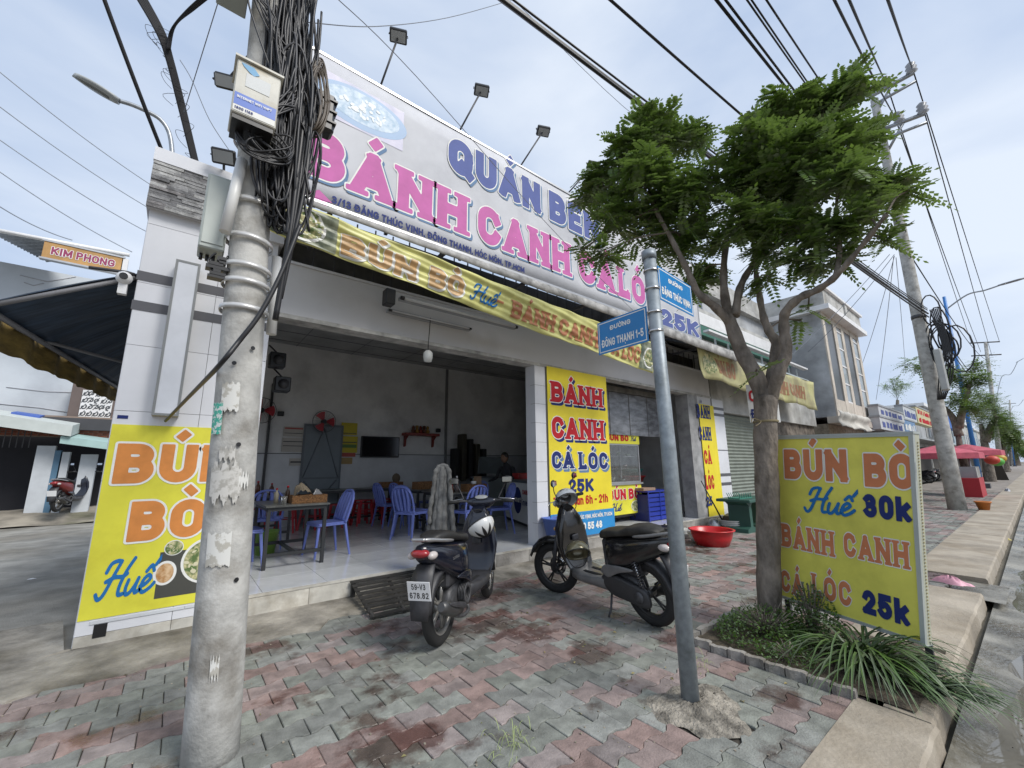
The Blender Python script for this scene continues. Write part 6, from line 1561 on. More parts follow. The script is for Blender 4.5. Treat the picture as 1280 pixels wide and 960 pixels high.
def bottle(x, y, z, h, r_, m, label, cap=None, group='bottles and jars on the dining tables'):
    t = thing('sauce_bottle', label, 'bottle', (x, y, z), group=group)
    MB().lathe([(0, 0), (r_, 0), (r_, h*.62), (r_*.45, h*.78), (r_*.38, h*.9), (0, h*.9)], (x, y, z), n=14).build('body', m, t, world=True)
    MB().lathe([(0, h*.9), (r_*.5, h*.9), (r_*.4, h), (0, h)], (x, y, z), n=12).build('cap', cap or red_ink, t, world=True); return t
basket(1.42, 6.15, TZ, .42, .25, .1, 'brown woven basket with a cloth on the nearest table')
ck = MB(); ck.grid(14, 10, lambda u, v: (1.24+.2*u+.01*math.sin(v*9), 6.08+.2*v, TZ+.12+.13*math.sin(math.pi*u*.9+.2)*math.sin(math.pi*(v*.8+.1))+.012*math.sin(u*22+v*7)-(.10 if u < .12 else 0))); single(ck, 'cloth', mat('beige_cloth', (.30, .25, .18), .9, var=.2, scale=9, bump=.5), 'crumpled beige cloth heaped on the brown basket', 'cloth')
ns = MB(); ns.add([(1.47, 6.1, TZ+.1), (1.6, 6.14, TZ+.1), (1.53, 6.2, TZ+.18), (1.52, 6.06, TZ+.17)], [(0, 1, 2), (0, 3, 1), (1, 3, 2)]); single(ns, 'napkin', white_paint, 'folded white napkin sticking out of the brown basket', 'napkin')
gl = MB().lathe([(0, .004), (.028, .004), (.034, .1), (.037, .1), (.03, 0), (0, 0)], (1.12, 6.05, TZ), n=16); single(gl, 'glass_cup', mat('cup_glass', (.6, .6, .58), .1, trans=.8), 'drinking glass standing left of the brown basket', 'glass')
bottle(1.2, 6.3, TZ, .22, .03, flat('sauce_dark', (.05, .03, .02), .2), 'dark sauce bottle behind the cloth on the nearest table')
bottle(1.08, 6.35, TZ, .19, .03, flat('label_pale', (.35, .32, .25), .4), 'pale labelled bottle left of the cloth on the nearest table')
bottle(1.12, 8.3, TZ, .24, .04, flat('sauce_brown', (.12, .04, .02), .3), 'brown bottle cluster on the second table at left')
bottle(1.32, 8.25, TZ, .2, .035, MATS['sauce_brown'], 'shorter brown bottle on the second table at left')
basket(3.9, 9.35, TZ, .5, .22, .12, 'flat brown basket at the right end of the long table'); b_ = MB().ball((4.02, 9.35, TZ+.2), (.1, .08, .11), 10, 7); single(b_, 'cloth_bundle', flat('cloth_brown', (.16, .12, .08), .9), 'brown cloth bundle on the flat basket at the back wall', 'cloth')
basket(4.1, 8.0, TZ, .5, .28, .15, 'reddish brown basket on the far middle table'); 
basket(4.35, 6.6, TZ, .42, .24, .13, 'light brown box of sauces behind the scooter handlebar')
bx2 = MB().box((4.42, 6.62, TZ+.012), (4.54, 6.70, TZ+.26)); single(bx2, 'carton', mat('carton', (.34, .22, .13), .8), 'brown carton standing in the light brown sauce box', 'carton')
bottle(4.02, 6.65, TZ, .28, .035, flat('chilli_grey', (.22, .18, .17), .3), 'tall grey pump bottle left of the sauce box', white_paint)
bottle(3.9, 6.6, TZ, .13, .025, MATS['sauce_brown'], 'tiny brown bottle beside the tall pump bottle')
cu_ = MB().lathe([(0, 0), (.045, 0), (.05, .05), (0, .05)], (4.32, 6.55, TZ+.13), n=16); single(cu_, 'bowl', white_paint, 'small white cup on the light brown sauce box', 'cup')
# back wall fittings
def wp(px, py): return Yp(px, py, 9.93)
a, b = wp(452, 545), wp(498, 572); tv = thing('television', 'black flat television on the back wall', 'television', ((a.x+b.x)/2, 9.93, b.z))
MB().box((a.x, 9.90, b.z), (b.x, 9.97, a.z), bev=.006).build('bezel', black, tv, world=True); MB().box((a.x+.02, 9.894, b.z+.03), (b.x-.02, 9.899, a.z-.02)).build('screen', flat('screen', (.004, .004, .006), .12), tv, world=True)
a, b = wp(503, 541), wp(545, 546); sh = thing('altar_shelf', 'red wooden altar shelf on the back wall', 'shelf', ((a.x+b.x)/2, 9.9, b.z-.2))
rw = flat('red_wood', (.22, .025, .015), .4); MB().box((a.x, 9.72, b.z), (b.x, 9.98, a.z), bev=.005).build('board', rw, sh, world=True)
for x in (a.x+.05, b.x-.12):
    MB().prism([(0, 0), (0, -.28), (.05, -.26), (.07, -.1), (.2, 0)], x, x+.05, lambda u, v, t: (t, 9.96-u, b.z+v)).build('bracket', rw, sh, world=True)
r = random.Random(6)
for i in range(5):
    b2_ = MB().lathe([(0, 0), (.05, 0), (.06, .06), (.03, .1), (.04, .16+.03*(i % 2)), (0, .2)], (a.x+.25+i*.10, 9.83, a.z), n=10); single(b2_, 'altar_ornament', [MATS['sauce_brown'], flat('gilt', (.3, .16, .03), .4), rw][i % 3], ['leftmost', 'second', 'middle', 'fourth', 'rightmost'][i]+' small ornament on the red altar shelf, counted from the left', 'ornament', 'ornaments on the altar shelf')
def fan(px, py, y, label, r_=.2, turn=0):
    c = Yp(px, py, y); t = thing('wall_fan', label, 'fan', c, group='red wall fans'); t.rotation_euler = (0, 0, turn)
    g = MB()
    for k in range(18):
        a_ = 2*math.pi*k/18; g.tube([(0, -.07, 0), (r_*.6*math.cos(a_), -.085, r_*.6*math.sin(a_)), (r_*math.cos(a_), -.03, r_*math.sin(a_))], .0025, n=3, cap=False)
    g.lathe([(r_, -.035), (r_+.006, -.03), (r_, -.02), (r_-.006, -.03)], n=30, axis='y', closed=True); g.build('grille', dark_steel, t)
    for k in range(3):
        b = MB(); b.grid(5, 3, lambda u, v: ((.04+u*(r_-.06))*math.cos(2*math.pi*k/3+(v-.5)*1.0), -.04+.02*(v-.5), (.04+u*(r_-.06))*math.sin(2*math.pi*k/3+(v-.5)*1.0))); b.build('blade', plr, t)
    MB().cyl((0, -.05, 0), (0, .08, 0), .05, n=14).build('motor', dark_steel, t); MB().tube([(0, .08, 0), (0, .12, -.1), (0, .16, -.2)], .02, n=6).build('arm', dark_steel, t); return t
fan(405, 527, 9.8, 'red wall fan above the grey door', .24)
fan(327, 513, 9.8, 'red wall fan at the far left beside the pole', .26)
def poster(label, x0, y0, x1, y1, m, strips=()):
    a, b = Yp(x0, y0, 9.975), Yp(x1, y1, 9.975); t = thing('poster', label, 'poster', ((a.x+b.x)/2, 9.97, b.z), group='papers on the back wall')
    MB().box((a.x, 9.968, b.z), (b.x, 9.974, a.z)).build('sheet', m, t, world=True)
    for v0, v1, mm in strips: MB().box((a.x+.02, 9.964, b.z+(a.z-b.z)*v0), (b.x-.02, 9.967, b.z+(a.z-b.z)*v1)).build('printed_strip', mm, t, world=True)
pw = flat('old_paper', (.5, .47, .42), .7); pyl = flat('paper_yellow', (.55, .45, .03), .6); prr = flat('paper_red', (.4, .08, .06), .6)
poster('pink and white framed poster left of the grey door', 355, 533, 379, 546, pw, ((.75, .9, prr), (.3, .36, dark_steel)))
poster('white lower poster left of the grey door', 353, 547, 378, 565, pw, ((.7, .76, dark_steel), (.4, .45, dark_steel)))
poster('yellow upper poster right of the grey door', 427, 528, 446, 544, pyl, ((.1, .16, dark_steel),)); poster('yellow middle poster right of the grey door', 426, 545, 446, 566, pyl, ((.6, .66, dark_steel), (.3, .5, flat('poster_green', (.1, .2, .05), .6))))
poster('red slip below the yellow posters', 426, 566, 444, 571, prr); poster('brown card below the red slip', 427, 572, 440, 580, flat('paper_brown', (.38, .26, .1), .6)); poster('small grey slip left of the door', 362, 573, 377, 582, pw, ((.4, .6, dark_steel),))
# speakers at the upper left corner
for px, py, lab in ((349, 451, 'upper black speaker hanging at the left of the opening'), (355, 481, 'lower black speaker hanging at the left of the opening')):
    p = Yp(px, py, 6.2); t = thing('wall_speaker', lab, 'speaker', p, group='speakers at the left of the opening')
    MB().box((p.x-.12, 6.12, p.z-.10), (p.x+.07, 6.3, p.z+.10), bev=.01).build('cabinet', black, t, world=True); MB().lathe([(.0, 0), (.06, 0), (.065, -.01), (.0, -.004)], (p.x-.02, 6.119, p.z), n=16, axis='y').build('cone', dark_steel, t, world=True)
    MB().tube([p+Vector((-.03, 0, .1)), p+Vector((-.12, .1, .22))], .012, n=5).build('bracket', dark_steel, t, world=True)
for px, py, lab in ((351, 517, 'small black wall camera left of the fan'), (548, 538, 'black switch box on the conduit')):
    p = wp(px, py); single(MB().box((p.x-.06, 9.9, p.z-.05), (p.x+.06, 9.97, p.z+.05), bev=.01), 'switch_box', black, lab, 'switch box')
# freezer with print
A0 = Vector((5.30, 5.90, FZ)); A1 = Vector((6.10, 7.95, FZ)); ux = (A1-A0).normalized(); nx = Vector((-ux.y, ux.x, 0)); nx = nx if nx.dot(-A0) > 0 else -nx
Lf = (A1-A0).length
fz_ = thing('chest_freezer', 'white chest freezer printed DARLING smart inverter facing the tables', 'freezer', (A0.x, A0.y, FZ))
ff = lambda u, v, d: A1-ux*u+nx*d+Vector((0, 0, v))
def fbx(u0, v0, u1, v1, d0, d1):
    vs = [ff(u, v, d) for d in (d0, d1) for u, v in ((u0, v0), (u1, v0), (u1, v1), (u0, v1))]; return MB().add(vs, [(3, 2, 1, 0), (4, 5, 6, 7), (0, 1, 5, 4), (1, 2, 6, 5), (2, 3, 7, 6), (3, 0, 4, 7)])
fw_m = flat('freezer_white', (.80, .82, .82), .35)
fbx(0, .06, Lf, .84, -.65, 0).build('cabinet', fw_m, fz_, world=True); fbx(.02, 0, Lf-.02, .058, -.6, -.03).build('plinth', black, fz_, world=True); fbx(-.01, .845, Lf+.01, .90, -.66, .01).build('lid', flat('freezer_lid', (.1, .12, .13), .3), fz_, world=True)
b = disc(ff, 1.02, .48, .26, .27, .002); b.build('printed_oval', navy_ink, fz_, world=True)
P3(ff, 'smart', .84, .44, .12, .42, 'sans', .18, fz_, white_ink, base=.004); P3(ff, 'inverter', 1.34, .40, .13, .62, 'sans', .16, fz_, navy_ink, base=.003); P3(ff, 'DARLING', 1.36, .62, .09, .58, 'sans', .24, fz_, red_ink, base=.003)
# things on the freezer and counter
stl = flat('steel_pot', (.32, .33, .34), .3, metal=.8)
def pot(x, y, z, r_, h, label, m=stl, lid=True, group='steel pots on the counter', name='steel_pot'):
    t = thing(name, label, 'pot', (x, y, z), group=group)
    MB().lathe([(0, 0), (r_, 0), (r_, h), (r_*1.04, h), (r_*1.04, h+.008), (r_*.96, h+.008), (r_*.96, .01), (0, .01)], (x, y, z), n=24).build('body', m, t, world=True)
    if lid: MB().lathe([(r_, h+.01), (r_*.5, h+.03), (.02, h+.04), (.02, h+.06), (0, h+.06)], (x, y, z), n=24).build('lid', m, t, world=True)
    for s_ in (-1, 1): MB().tube([(x+s_*r_, y-.04, z+h*.8), (x+s_*(r_+.04), y-.03, z+h*.8), (x+s_*(r_+.04), y+.03, z+h*.8), (x+s_*r_, y+.04, z+h*.8)], .006, n=5).build('handle', m, t, world=True)
    return t
CZ = FZ+.90
def onf(u, d): p = ff(u, 0, d); return p.x, p.y
for u, d, r_, h, lab in ((1.95, -.25, .10, .24, 'narrow steel pot nearest the pillar on the freezer'), (1.72, -.3, .10, .25, 'second steel pot from the pillar on the freezer'), (1.25, -.35, .14, .2, 'wide steel pot in the middle of the freezer'), (.9, -.4, .1, .26, 'steel pot standing before the person')):
    x, y = onf(u, d); pot(x, y, CZ, r_, h, lab)
x, y = onf(.45, -.3); single(MB().box((x-.2, y-.12, CZ), (x+.2, y+.12, CZ+.13), bev=.01), 'red_box', flat('red_plastic', (.4, .02, .02), .4), 'red plastic box at the far end of the freezer', 'box')
x, y = onf(.25, -.2); single(MB().box((x-.25, y-.15, CZ), (x-.03, y+.12, CZ+.04), bev=.006), 'tray', flat('tray_yellow', (.3, .22, .04), .5), 'yellow tray beside the red box on the freezer', 'tray')
cnt = thing('counter', 'grey tiled kitchen counter behind the freezer', 'counter', (7.0, 8.6, FZ)); MB().box((5.9, 8.3, FZ), (7.6, 9.0, FZ+.9)).build('base', flat('counter_grey', (.25, .28, .28), .6), cnt, world=True); MB().box((5.85, 8.25, FZ+.902), (7.65, 9.05, FZ+.94)).build('worktop', flat('worktop', (.08, .09, .1), .3), cnt, world=True)
gp = MB(); a, b, c, d = (Yp(600, 571, 8.5), Yp(636, 571, 8.6), Yp(630, 592, 8.6), Yp(598, 592, 8.4)); vs = [a, b, c, d]+[Vector(p)+Vector((.0, .04, 0)) for p in (a, b, c, d)]; gp.add(vs, [(0, 1, 2, 3), (7, 6, 5, 4), (0, 4, 5, 1), (1, 5, 6, 2), (2, 6, 7, 3), (3, 7, 4, 0)]); single(gp, 'leaning_board', flat('dark_glass', (.12, .14, .145), .15), 'tilted grey glass panel standing on the counter', 'panel')
for i in range(5):
    x = 5.75+.22*i; single(MB().box((x, 9.6, 1.0+.05*(i % 3)), (x+.14, 9.9, 1.9+.13*((i*3) % 4)), bev=.02), 'kitchen_clutter', flat('clutter_%d' % (i % 2), ((.02, .02, .02), (.05, .045, .03))[i % 2], .8), ['short dark object nearest the wall conduit', 'second dark upright object from the wall conduit', 'tallest dark object in the row by the conduit', 'fourth dark upright object from the wall conduit', 'dark object at the counter end of the row'][i], 'kitchen item', 'dark kitchen items at the back wall')
# person behind the freezer, slightly bent, in dark clothes
def person(loc, rz):
    t = thing('person', 'person in dark clothes bending over the counter behind the freezer', 'person', loc, rz)
    sk = {'pelvis': (0, 0, .86, .13), 'waist': (.03, 0, 1.0, .115), 'chest': (.10, 0, 1.20, .135), 'neck': (.18, 0, 1.36, .055), 'head0': (.21, 0, 1.44, .06)}
    V = []; E = []; Rr = []
    def add(p, r_, par=None): V.append(p); Rr.append(r_); 
    seq = [((0, 0, .86), .13), ((.03, 0, 1.0), .12), ((.10, 0, 1.20), .14), ((.17, 0, 1.32), .075), ((.205, 0, 1.40), .055)]
    for i, (p, r_) in enumerate(seq): V.append(p); Rr.append(r_); 
    E += [(i, i+1) for i in range(4)]
    for s_ in (-1, 1):
        b = len(V); V += [(0, s_*.09, .82), (.02, s_*.10, .48), (-.01, s_*.10, .08), (.10, s_*.11, .035)]; Rr += [.085, .06, .042, .04]; E += [(0, b), (b, b+1), (b+1, b+2), (b+2, b+3)]
        b = len(V); V += [(.13, s_*.18, 1.27), (.20, s_*.24, 1.04), (.42, s_*.20, 1.00), (.50, s_*.18, 1.0)]; Rr += [.055, .04, .032, .028]; E += [(2, b), (b, b+1), (b+1, b+2), (b+2, b+3)]
        for k in range(4):
            f0 = len(V); V += [(.545, s_*(.155+.018*k), 1.0-.004*k), (.575, s_*(.153+.018*k), .985), (.585, s_*(.153+.018*k), .965)]; Rr += [.010, .008, .007]; E += [(b+3, f0), (f0, f0+1), (f0+1, f0+2)]
        f0 = len(V); V += [(.52, s_*.14, .99), (.54, s_*.125, .975)]; Rr += [.010, .008]; E += [(b+3, f0), (f0, f0+1)]
    me = bpy.data.meshes.new('body'); me.from_pydata(V, E, []); o = bpy.data.objects.new('body', me); COL.objects.link(o)
    md = o.modifiers.new('s', 'SKIN'); ss = o.modifiers.new('d', 'SUBSURF'); ss.levels = 1; ss.render_levels = 1
    for i, r_ in enumerate(Rr): me.skin_vertices[0].data[i].radius = (r_, r_)
    me.skin_vertices[0].data[0].use_root = True
    dg = bpy.context.evaluated_depsgraph_get(); dg.update(); m2 = bpy.data.meshes.new_from_object(o.evaluated_get(dg)); o.modifiers.clear(); o.data = m2
    m2.materials.clear(); m2.materials.append(flat('dark_clothes', (.03, .03, .035), .9)); m2.polygons.foreach_set('use_smooth', [True]*len(m2.polygons)); o.parent = t
    skin = flat('skin', (.28, .16, .10), .6)
    hd = MB().ball((.235, 0, 1.50), (.095, .075, .115), 16, 12); hd.ball((.325, 0, 1.49), (.018, .012, .02), 8, 6)
    for s_ in (-1, 1): hd.ball((.23, s_*.077, 1.49), (.02, .01, .028), 8, 6)
    hd.build('head', skin, t)
    for s_ in (-1, 1): MB().ball((.315, s_*.03, 1.515), (.01, .012, .007), 8, 6).build('eye', flat('eye', (.05, .03, .02), .2), t)
    MB().ball((.322, 0, 1.445), (.008, .024, .006), 8, 6).build('mouth', flat('lip', (.25, .09, .07), .5), t)
    MB().ball((.215, 0, 1.53), (.105, .085, .10), 16, 10).build('hair', flat('hair', (.01, .009, .008), .5), t)
    return t
pp = Dp(637, 567, math.hypot(6.5, 7.5)); person((pp.x, pp.y, FZ-.12), math.radians(200))

# ------------------------------------------------------------------ kitchen opening: glass food cart, crate, pots
yk = 5.6
cart = thing('food_cart', 'yellow glass fronted noodle cart reading BÚN BÒ in the kitchen opening', 'food cart', (7.5, yk+.3, FZ))
x0, x1 = 6.93, 8.14
MB().box((x0, yk, .40), (x1, yk+.6, 1.0)).build('base', yellow, cart, world=True); MB().box((x0-.04, yk-.03, 1.002), (x1+.05, yk+.64, 1.04)).build('worktop', alu, cart, world=True)
for a_, c_ in (((x0, yk, 1.042), (x0+.03, yk+.03, 2.1)), ((x1-.03, yk, 1.042), (x1, yk+.03, 2.1)), ((x0, yk+.5, 1.042), (x0+.03, yk+.53, 2.1)), ((x1-.03, yk+.5, 1.042), (x1, yk+.53, 2.1)), ((x0+.03, yk+.001, 1.042), (x1-.03, yk+.029, 1.07)), ((x0+.03, yk+.001, 1.84), (x1-.03, yk+.029, 1.87))): MB().box(a_, c_).build('post', alu, cart, world=True)
MB().box((x0+.03, yk+.01, 1.071), (x1-.03, yk+.014, 1.839)).build('glass_pane', mat('cart_glass', (.75, .78, .78), .03, trans=.92), cart, world=True)
for z in (1.33, 1.6): MB().box((x0+.04, yk+.06, z), (x1-.04, yk+.45, z+.012)).build('shelf', mat('shelf_glass', (.4, .42, .42), .1), cart, world=True)
MB().box((x0-.01, yk-.02, 1.871), (x1+.01, yk+.54, 2.12)).build('header', yellow, cart, world=True)
fk_ = front(yk-.002); P3(front(yk-.022), 'BÚN BÒ', x0+.04, 1.93, .13, .78, 'sans', .26, cart, red_ink); b_ = MB(); hue(b_, front(yk-.024), x0+.9, 1.94, .1, 1, .13); b_.build('lettering', navy_ink, cart, world=True)
P3(fk_, 'BÚN BÒ', x0+.04, .70, .22, 1.08, 'sans', .26, cart, red_ink, white_ink, None, .04)
b_ = MB(); hue(b_, front(yk-.004), x0+.12, .48, .15, 1.15, .13); b_.build('lettering', navy_ink, cart, world=True)
bowl_print(fk_, cart, x1-.26, .55, .15, .11, .003)
for x in (x0+.12, x1-.12): MB().lathe([(0, -.02), (.075, -.02), (.08, 0), (.075, .02), (0, .02)], (x, yk+.08, FZ+.08), n=18, axis='y').build('wheel', rubber, cart, world=True)
MB().box((x0+.08, yk+.06, FZ+.11), (x1-.08, yk+.5, .398)).build('underframe', dark_steel, cart, world=True)
r = random.Random(8)
for i in range(9):
    x = x0+.14+.115*i; z = (1.07, 1.342, 1.612)[i % 3]; b = MB().lathe([(0, 0), (.035, 0), (.055, .05+.04*(i % 2)), (0, .05+.04*(i % 2))], (x, yk+.2, z), n=12); single(b, 'food_bowl', [flat('bowl_white', (.55, .55, .52), .3), MATS['sauce_brown'], flat('herb_green', (.08, .15, .04), .7)][i % 3], ['first', 'second', 'third', 'fourth', 'fifth', 'sixth', 'seventh', 'eighth', 'ninth'][i]+' ingredient bowl from the left in the glass noodle cart', 'bowl', 'ingredient bowls in the cart')
# blue crate
xc0, xc1, yc0 = 7.95, 8.85, 5.32
cr_ = thing('plastic_crate', 'deep blue plastic crate beside the noodle cart', 'crate', (8.4, 5.5, FZ)); cb = flat('crate_blue', (.02, .04, .32), .4)
for k in range(6):
    z = FZ+.02+k*.095; MB().box((xc0, yc0, z), (xc1, yc0+.02, z+.07)).build('slat', cb, cr_, world=True)
for x in (xc0-.01, (xc0+xc1)/2-.02, xc1-.02): MB().box((x, yc0-.012, FZ), (x+.03, yc0-.001, FZ+.6)).build('corner_post', cb, cr_, world=True)
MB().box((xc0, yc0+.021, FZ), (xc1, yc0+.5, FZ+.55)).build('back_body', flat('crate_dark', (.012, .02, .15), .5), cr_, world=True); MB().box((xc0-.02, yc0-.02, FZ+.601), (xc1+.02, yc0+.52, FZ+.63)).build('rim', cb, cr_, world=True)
single(MB().box((7.9, 5.38, FZ+.632), (8.35, 5.7, FZ+.69), bev=.005), 'wood_board', flat('board_wood', (.3, .2, .14), .7), 'brown cutting board lying on the blue crate', 'board')
pot(9.0, 6.4, FZ, .26, .62, 'tall steel stock pot in the kitchen doorway', group=None)
rb = MB().lathe([(0, 0), (.22, 0), (.32, .18), (.34, .18), (.34, .2), (.3, .2), (.2, .02), (0, .02)], (9.0, 6.45, FZ+.72), n=26); single(rb, 'basin', MATS['red_plastic'], 'dark red basin on the tall stock pot', 'basin')
gb_ = MB().lathe([(0, 0), (.2, 0), (.3, .14), (.28, .14), (.19, .02), (0, .02)], (9.0, 6.45, FZ+.95), n=26); single(gb_, 'basin', flat('teal_plastic', (.03, .14, .13), .4), 'teal basin stacked on the dark red one', 'basin')
for i, (x, y, h) in enumerate(((8.8, 6.9, 1.5), (9.15, 7.3, 1.9), (8.3, 7.6, 1.8))): single(MB().box((x-.15, y, FZ), (x+.15, y+.3, FZ+h), bev=.02), 'kitchen_cabinet', flat('cab_dark%d' % i, (.05+.02*i, .05+.015*i, .05+.01*i), .7), ['short dark cabinet inside the kitchen doorway', 'tall narrow dark cabinet inside the kitchen doorway', 'dark cabinet behind the blue crate'][i], 'cabinet')
# wash-up things on the pavement
bp = G(905, 683); rr = .36
ba = MB().lathe([(0, 0), (.27, 0), (.33, .14), (.355, .25), (.385, .255), (.39, .27), (.37, .275), (.345, .262), (.31, .14), (.255, .02), (0, .02)], (bp.x, bp.y+.2, 0), n=44); single(ba, 'basin', mat('basin_red', (.55, .02, .025), .3, var=.08, scale=3), 'large bright red plastic basin on the pavers', 'basin')
MB_w = flat('melamine', (.6, .6, .57), .3)
def bowlstack(px, py, r_, n, h, label):
    p = G(px, py); t = thing('bowl_stack', label, 'bowls', (p.x, p.y, 0), group='white bowls being washed')
    for k in range(n): MB().lathe([(0, 0), (r_*.5, 0), (r_*.9, h*.7), (r_, h), (r_*1.03, h), (r_*.9, h*.6), (r_*.45, .012), (0, .012)], (p.x, p.y, .002+k*h*.32), n=22).build('bowl', MB_w, t, world=True)
bowlstack(857, 673, .17, 2, .13, 'white tub left of the smaller bowl stack near the steel post'); bowlstack(872, 678, .16, 3, .12, 'stack of white bowls between the post and the red basin'); bowlstack(918, 662, .3, 3, .13, 'stack of wide white dishes behind the red basin')
p = G(832, 672); pot(p.x, p.y, 0, .2, .2, 'sooty black cooking pot by the step', m=black, group=None)
p = G(893, 662); kt = MB().lathe([(0, 0), (.13, 0), (.14, .1), (.1, .2), (.03, .24), (0, .26)], (p.x, p.y, 0), n=20); kt.tube([(p.x+.1, p.y, .12), (p.x+.2, p.y, .24)], .015, n=6); single(kt, 'kettle', alu, 'small aluminium kettle beside the white dishes', 'kettle')
p = G(884, 676); single(MB().lathe([(0, 0), (.1, 0), (.12, .16), (.1, .16), (0, .02)], (p.x, p.y, 0), n=18), 'scoop', flat('yellow_plastic', (.5, .42, .05), .4), 'yellow plastic tub tucked left of the red basin', 'tub')
# dustpan with broom on the pillar
p = Yp(905, 655, 4.6); dp = thing('dustpan', 'black long handled dustpan leaning below the narrow board', 'dustpan', (p.x, 4.6, .0))
MB().tube([(p.x-.35, 4.85, 1.05), (p.x-.1, 4.7, .45), (p.x, 4.6, .12)], [.012, .016, .02], n=6).build('handle', black, dp, world=True)
MB().prism([(-.25, 0), (.2, 0), (.22, .3), (.0, .26), (-.15, .1)], 4.45, 4.6, lambda u, v, t: (p.x+u, t, v+.02)).build('pan', black, dp, world=True)
# green stone table with a rack
gx = G(925, 665); gt = thing('green_table', 'dark green outdoor table behind the tree trunk', 'table', (gx.x, gx.y, 0)); gm_ = flat('green_paint', (.03, .09, .07), .5)
MB().box((gx.x-.2, gx.y-.35, .62), (gx.x+1.3, gx.y+.35, .68), bev=.01).build('tabletop', gm_, gt, world=True)
for x in (gx.x+.1, gx.x+.95): MB().prism([(-.22, 0), (.22, 0), (.2, .08), (.06, .12), (.06, .55), (.18, .618), (-.18, .618), (-.06, .55), (-.06, .12), (-.2, .08)], gx.y-.22, gx.y+.22, lambda u, v, t: (x+u, t, v)).build('leg', gm_, gt, world=True)
rk = thing('dish_rack', 'small green wire rack on the green table', 'rack', (gx.x+.15, gx.y, .68)); rb_ = MB()
for i in range(7): rb_.tube([(gx.x-.1+i*.09, gx.y-.1, .68), (gx.x-.12+i*.09, gx.y-.14, .8)], .008, n=4); rb_.tube([(gx.x-.1+i*.09, gx.y+.1, .68), (gx.x-.12+i*.09, gx.y+.14, .8)], .008, n=4)
rb_.box((gx.x-.12, gx.y-.12, .682), (gx.x+.5, gx.y+.12, .70)); rb_.build('wires', flat('rack_green', (.04, .2, .15), .5), rk, world=True)
ub = Yp(694, 648, FY-.2); wb = thing('wash_basin', 'light blue plastic basin standing before the white pillar', 'basin', (ub.x, ub.y, FZ)); MB().lathe([(0, 0), (.13, 0), (.19, .3), (.215, .31), (.215, .33), (.18, .32), (.12, .02), (0, .02)], (ub.x, ub.y, FZ+.08), n=28).build('bowl', flat('basin_blue', (.09, .16, .48), .4), wb, world=True); MB().lathe([(0, 0), (.14, 0), (.12, .079), (0, .079)], (ub.x, ub.y, FZ), n=20).build('foot', concrete_dark, wb, world=True)
# ------------------------------------------------------------------ neighbouring shop with shutter and yellow awning
old_wall = mat('stained_white_wall', (.50, .50, .48), .85, var=.15, scale=1.6, bump=.2, stain=((.5, .48, .44), .9, .48, .72))
n2 = thing('neighbour_shop', 'closed neighbouring shop with a grey green roller shutter and striped pillar', 'shop building', (13.5, 5, 0))
def nb2(name, m, a, c, par=n2, bev=0): return MB().box(a, c, bev=bev).build(name, m, par, world=True)
nb2('pillar', white_tile, (10.47, FY-.005, 0), (11.05, FY+.3, 3.05))
for z in (.9, 1.12, 2.62, 2.78, 1.75): nb2('dark_band', band_grey, (10.465, FY-.012, z), (11.055, FY-.006, z+(.07 if z != 1.75 else .02)))
# shutter slats
shm = mat('shutter_green', (.20, .225, .19), .5, var=.1, scale=3)
for k in range(30): 
    b_ = MB(); z = .05+k*.089; b_.add([(11.1, FY+.12, z), (13.6, FY+.12, z), (13.6, FY+.095, z+.045), (11.1, FY+.095, z+.045), (13.6, FY+.12, z+.087), (11.1, FY+.12, z+.087)], [(0, 1, 2, 3), (3, 2, 4, 5)]); b_.build('shutter_slat', shm, n2, world=True)
nb2('lintel', old_wall, (10.45, FY-.0, 2.75), (18.5, FY+.3, 3.9)); nb2('step', concrete, (10.45, FY-.35, -.02), (14, FY+.3, .04))
nb2('pillar', old_wall, (13.62, FY, 0), (14.0, FY+.3, 2.749))
roughm = mat('rough_brown_wall', (.20, .17, .14), .95, var=.35, scale=4, bump=1, bscale=14)
nb2('rough_wall', roughm, (14.01, FY+.1, 0), (18.5, FY+.3, 2.749))
nb2('window', flat('window_dark', (.03, .05, .045), .2), (14.6, FY+.08, 1.2), (15.4, FY+.0999, 2.3)); 
for k in range(4): nb2('window_bar', flat('bar_green', (.06, .12, .1), .5), (14.65+k*.22, FY+.05, 1.2), (14.67+k*.22, FY+.07, 2.3))
nb2('doorway', flat('tan_door', (.25, .2, .14), .7), (15.9, FY+.08, 0), (17.2, FY+.0999, 2.2)); nb2('upper_wall', old_wall, (10.45, FY+.9, 3.9), (20, FY+1.1, 6.2)); nb2('side_wall', old_wall, (10.45, FY+.3, 0), (10.6, 11, 4.0))
nb2('parapet', white_paint, (10.44, FY+.8, 5.6), (20, FY+1.12, 6.0)); nb2('green_gutter', flat('gutter_green', (.03, .13, .09), .5), (11.5, FY+.7, 5.2), (19, FY+.89, 5.5))
for k in range(9): nb2('rail_bar', flat('pale_rail', (.45, .5, .5), .5), (11.5+k*.8, FY+.2, 3.9), (11.54+k*.8, FY+.24, 4.9))
nb2('balcony_wall', flat('pale_blue_wall', (.42, .48, .50), .7), (10.7, FY+.0, 3.902), (18.4, FY+.12, 4.5)); nb2('balcony_rail', white_paint, (10.7, FY-.02, 4.901), (18.4, FY+.14, 4.96))
ya = 4.2
aw2 = thing('awning', 'faded yellow printed awning over the shutters of the neighbouring shop', 'awning', (12, 4.4, 3.2))
q1, q2 = Yp(869, 431, ya), Yp(1016, 478, ya); q3, q4 = Yp(883, 473, ya), Yp(1018, 512, ya); zt = (q1.z+q2.z)/2
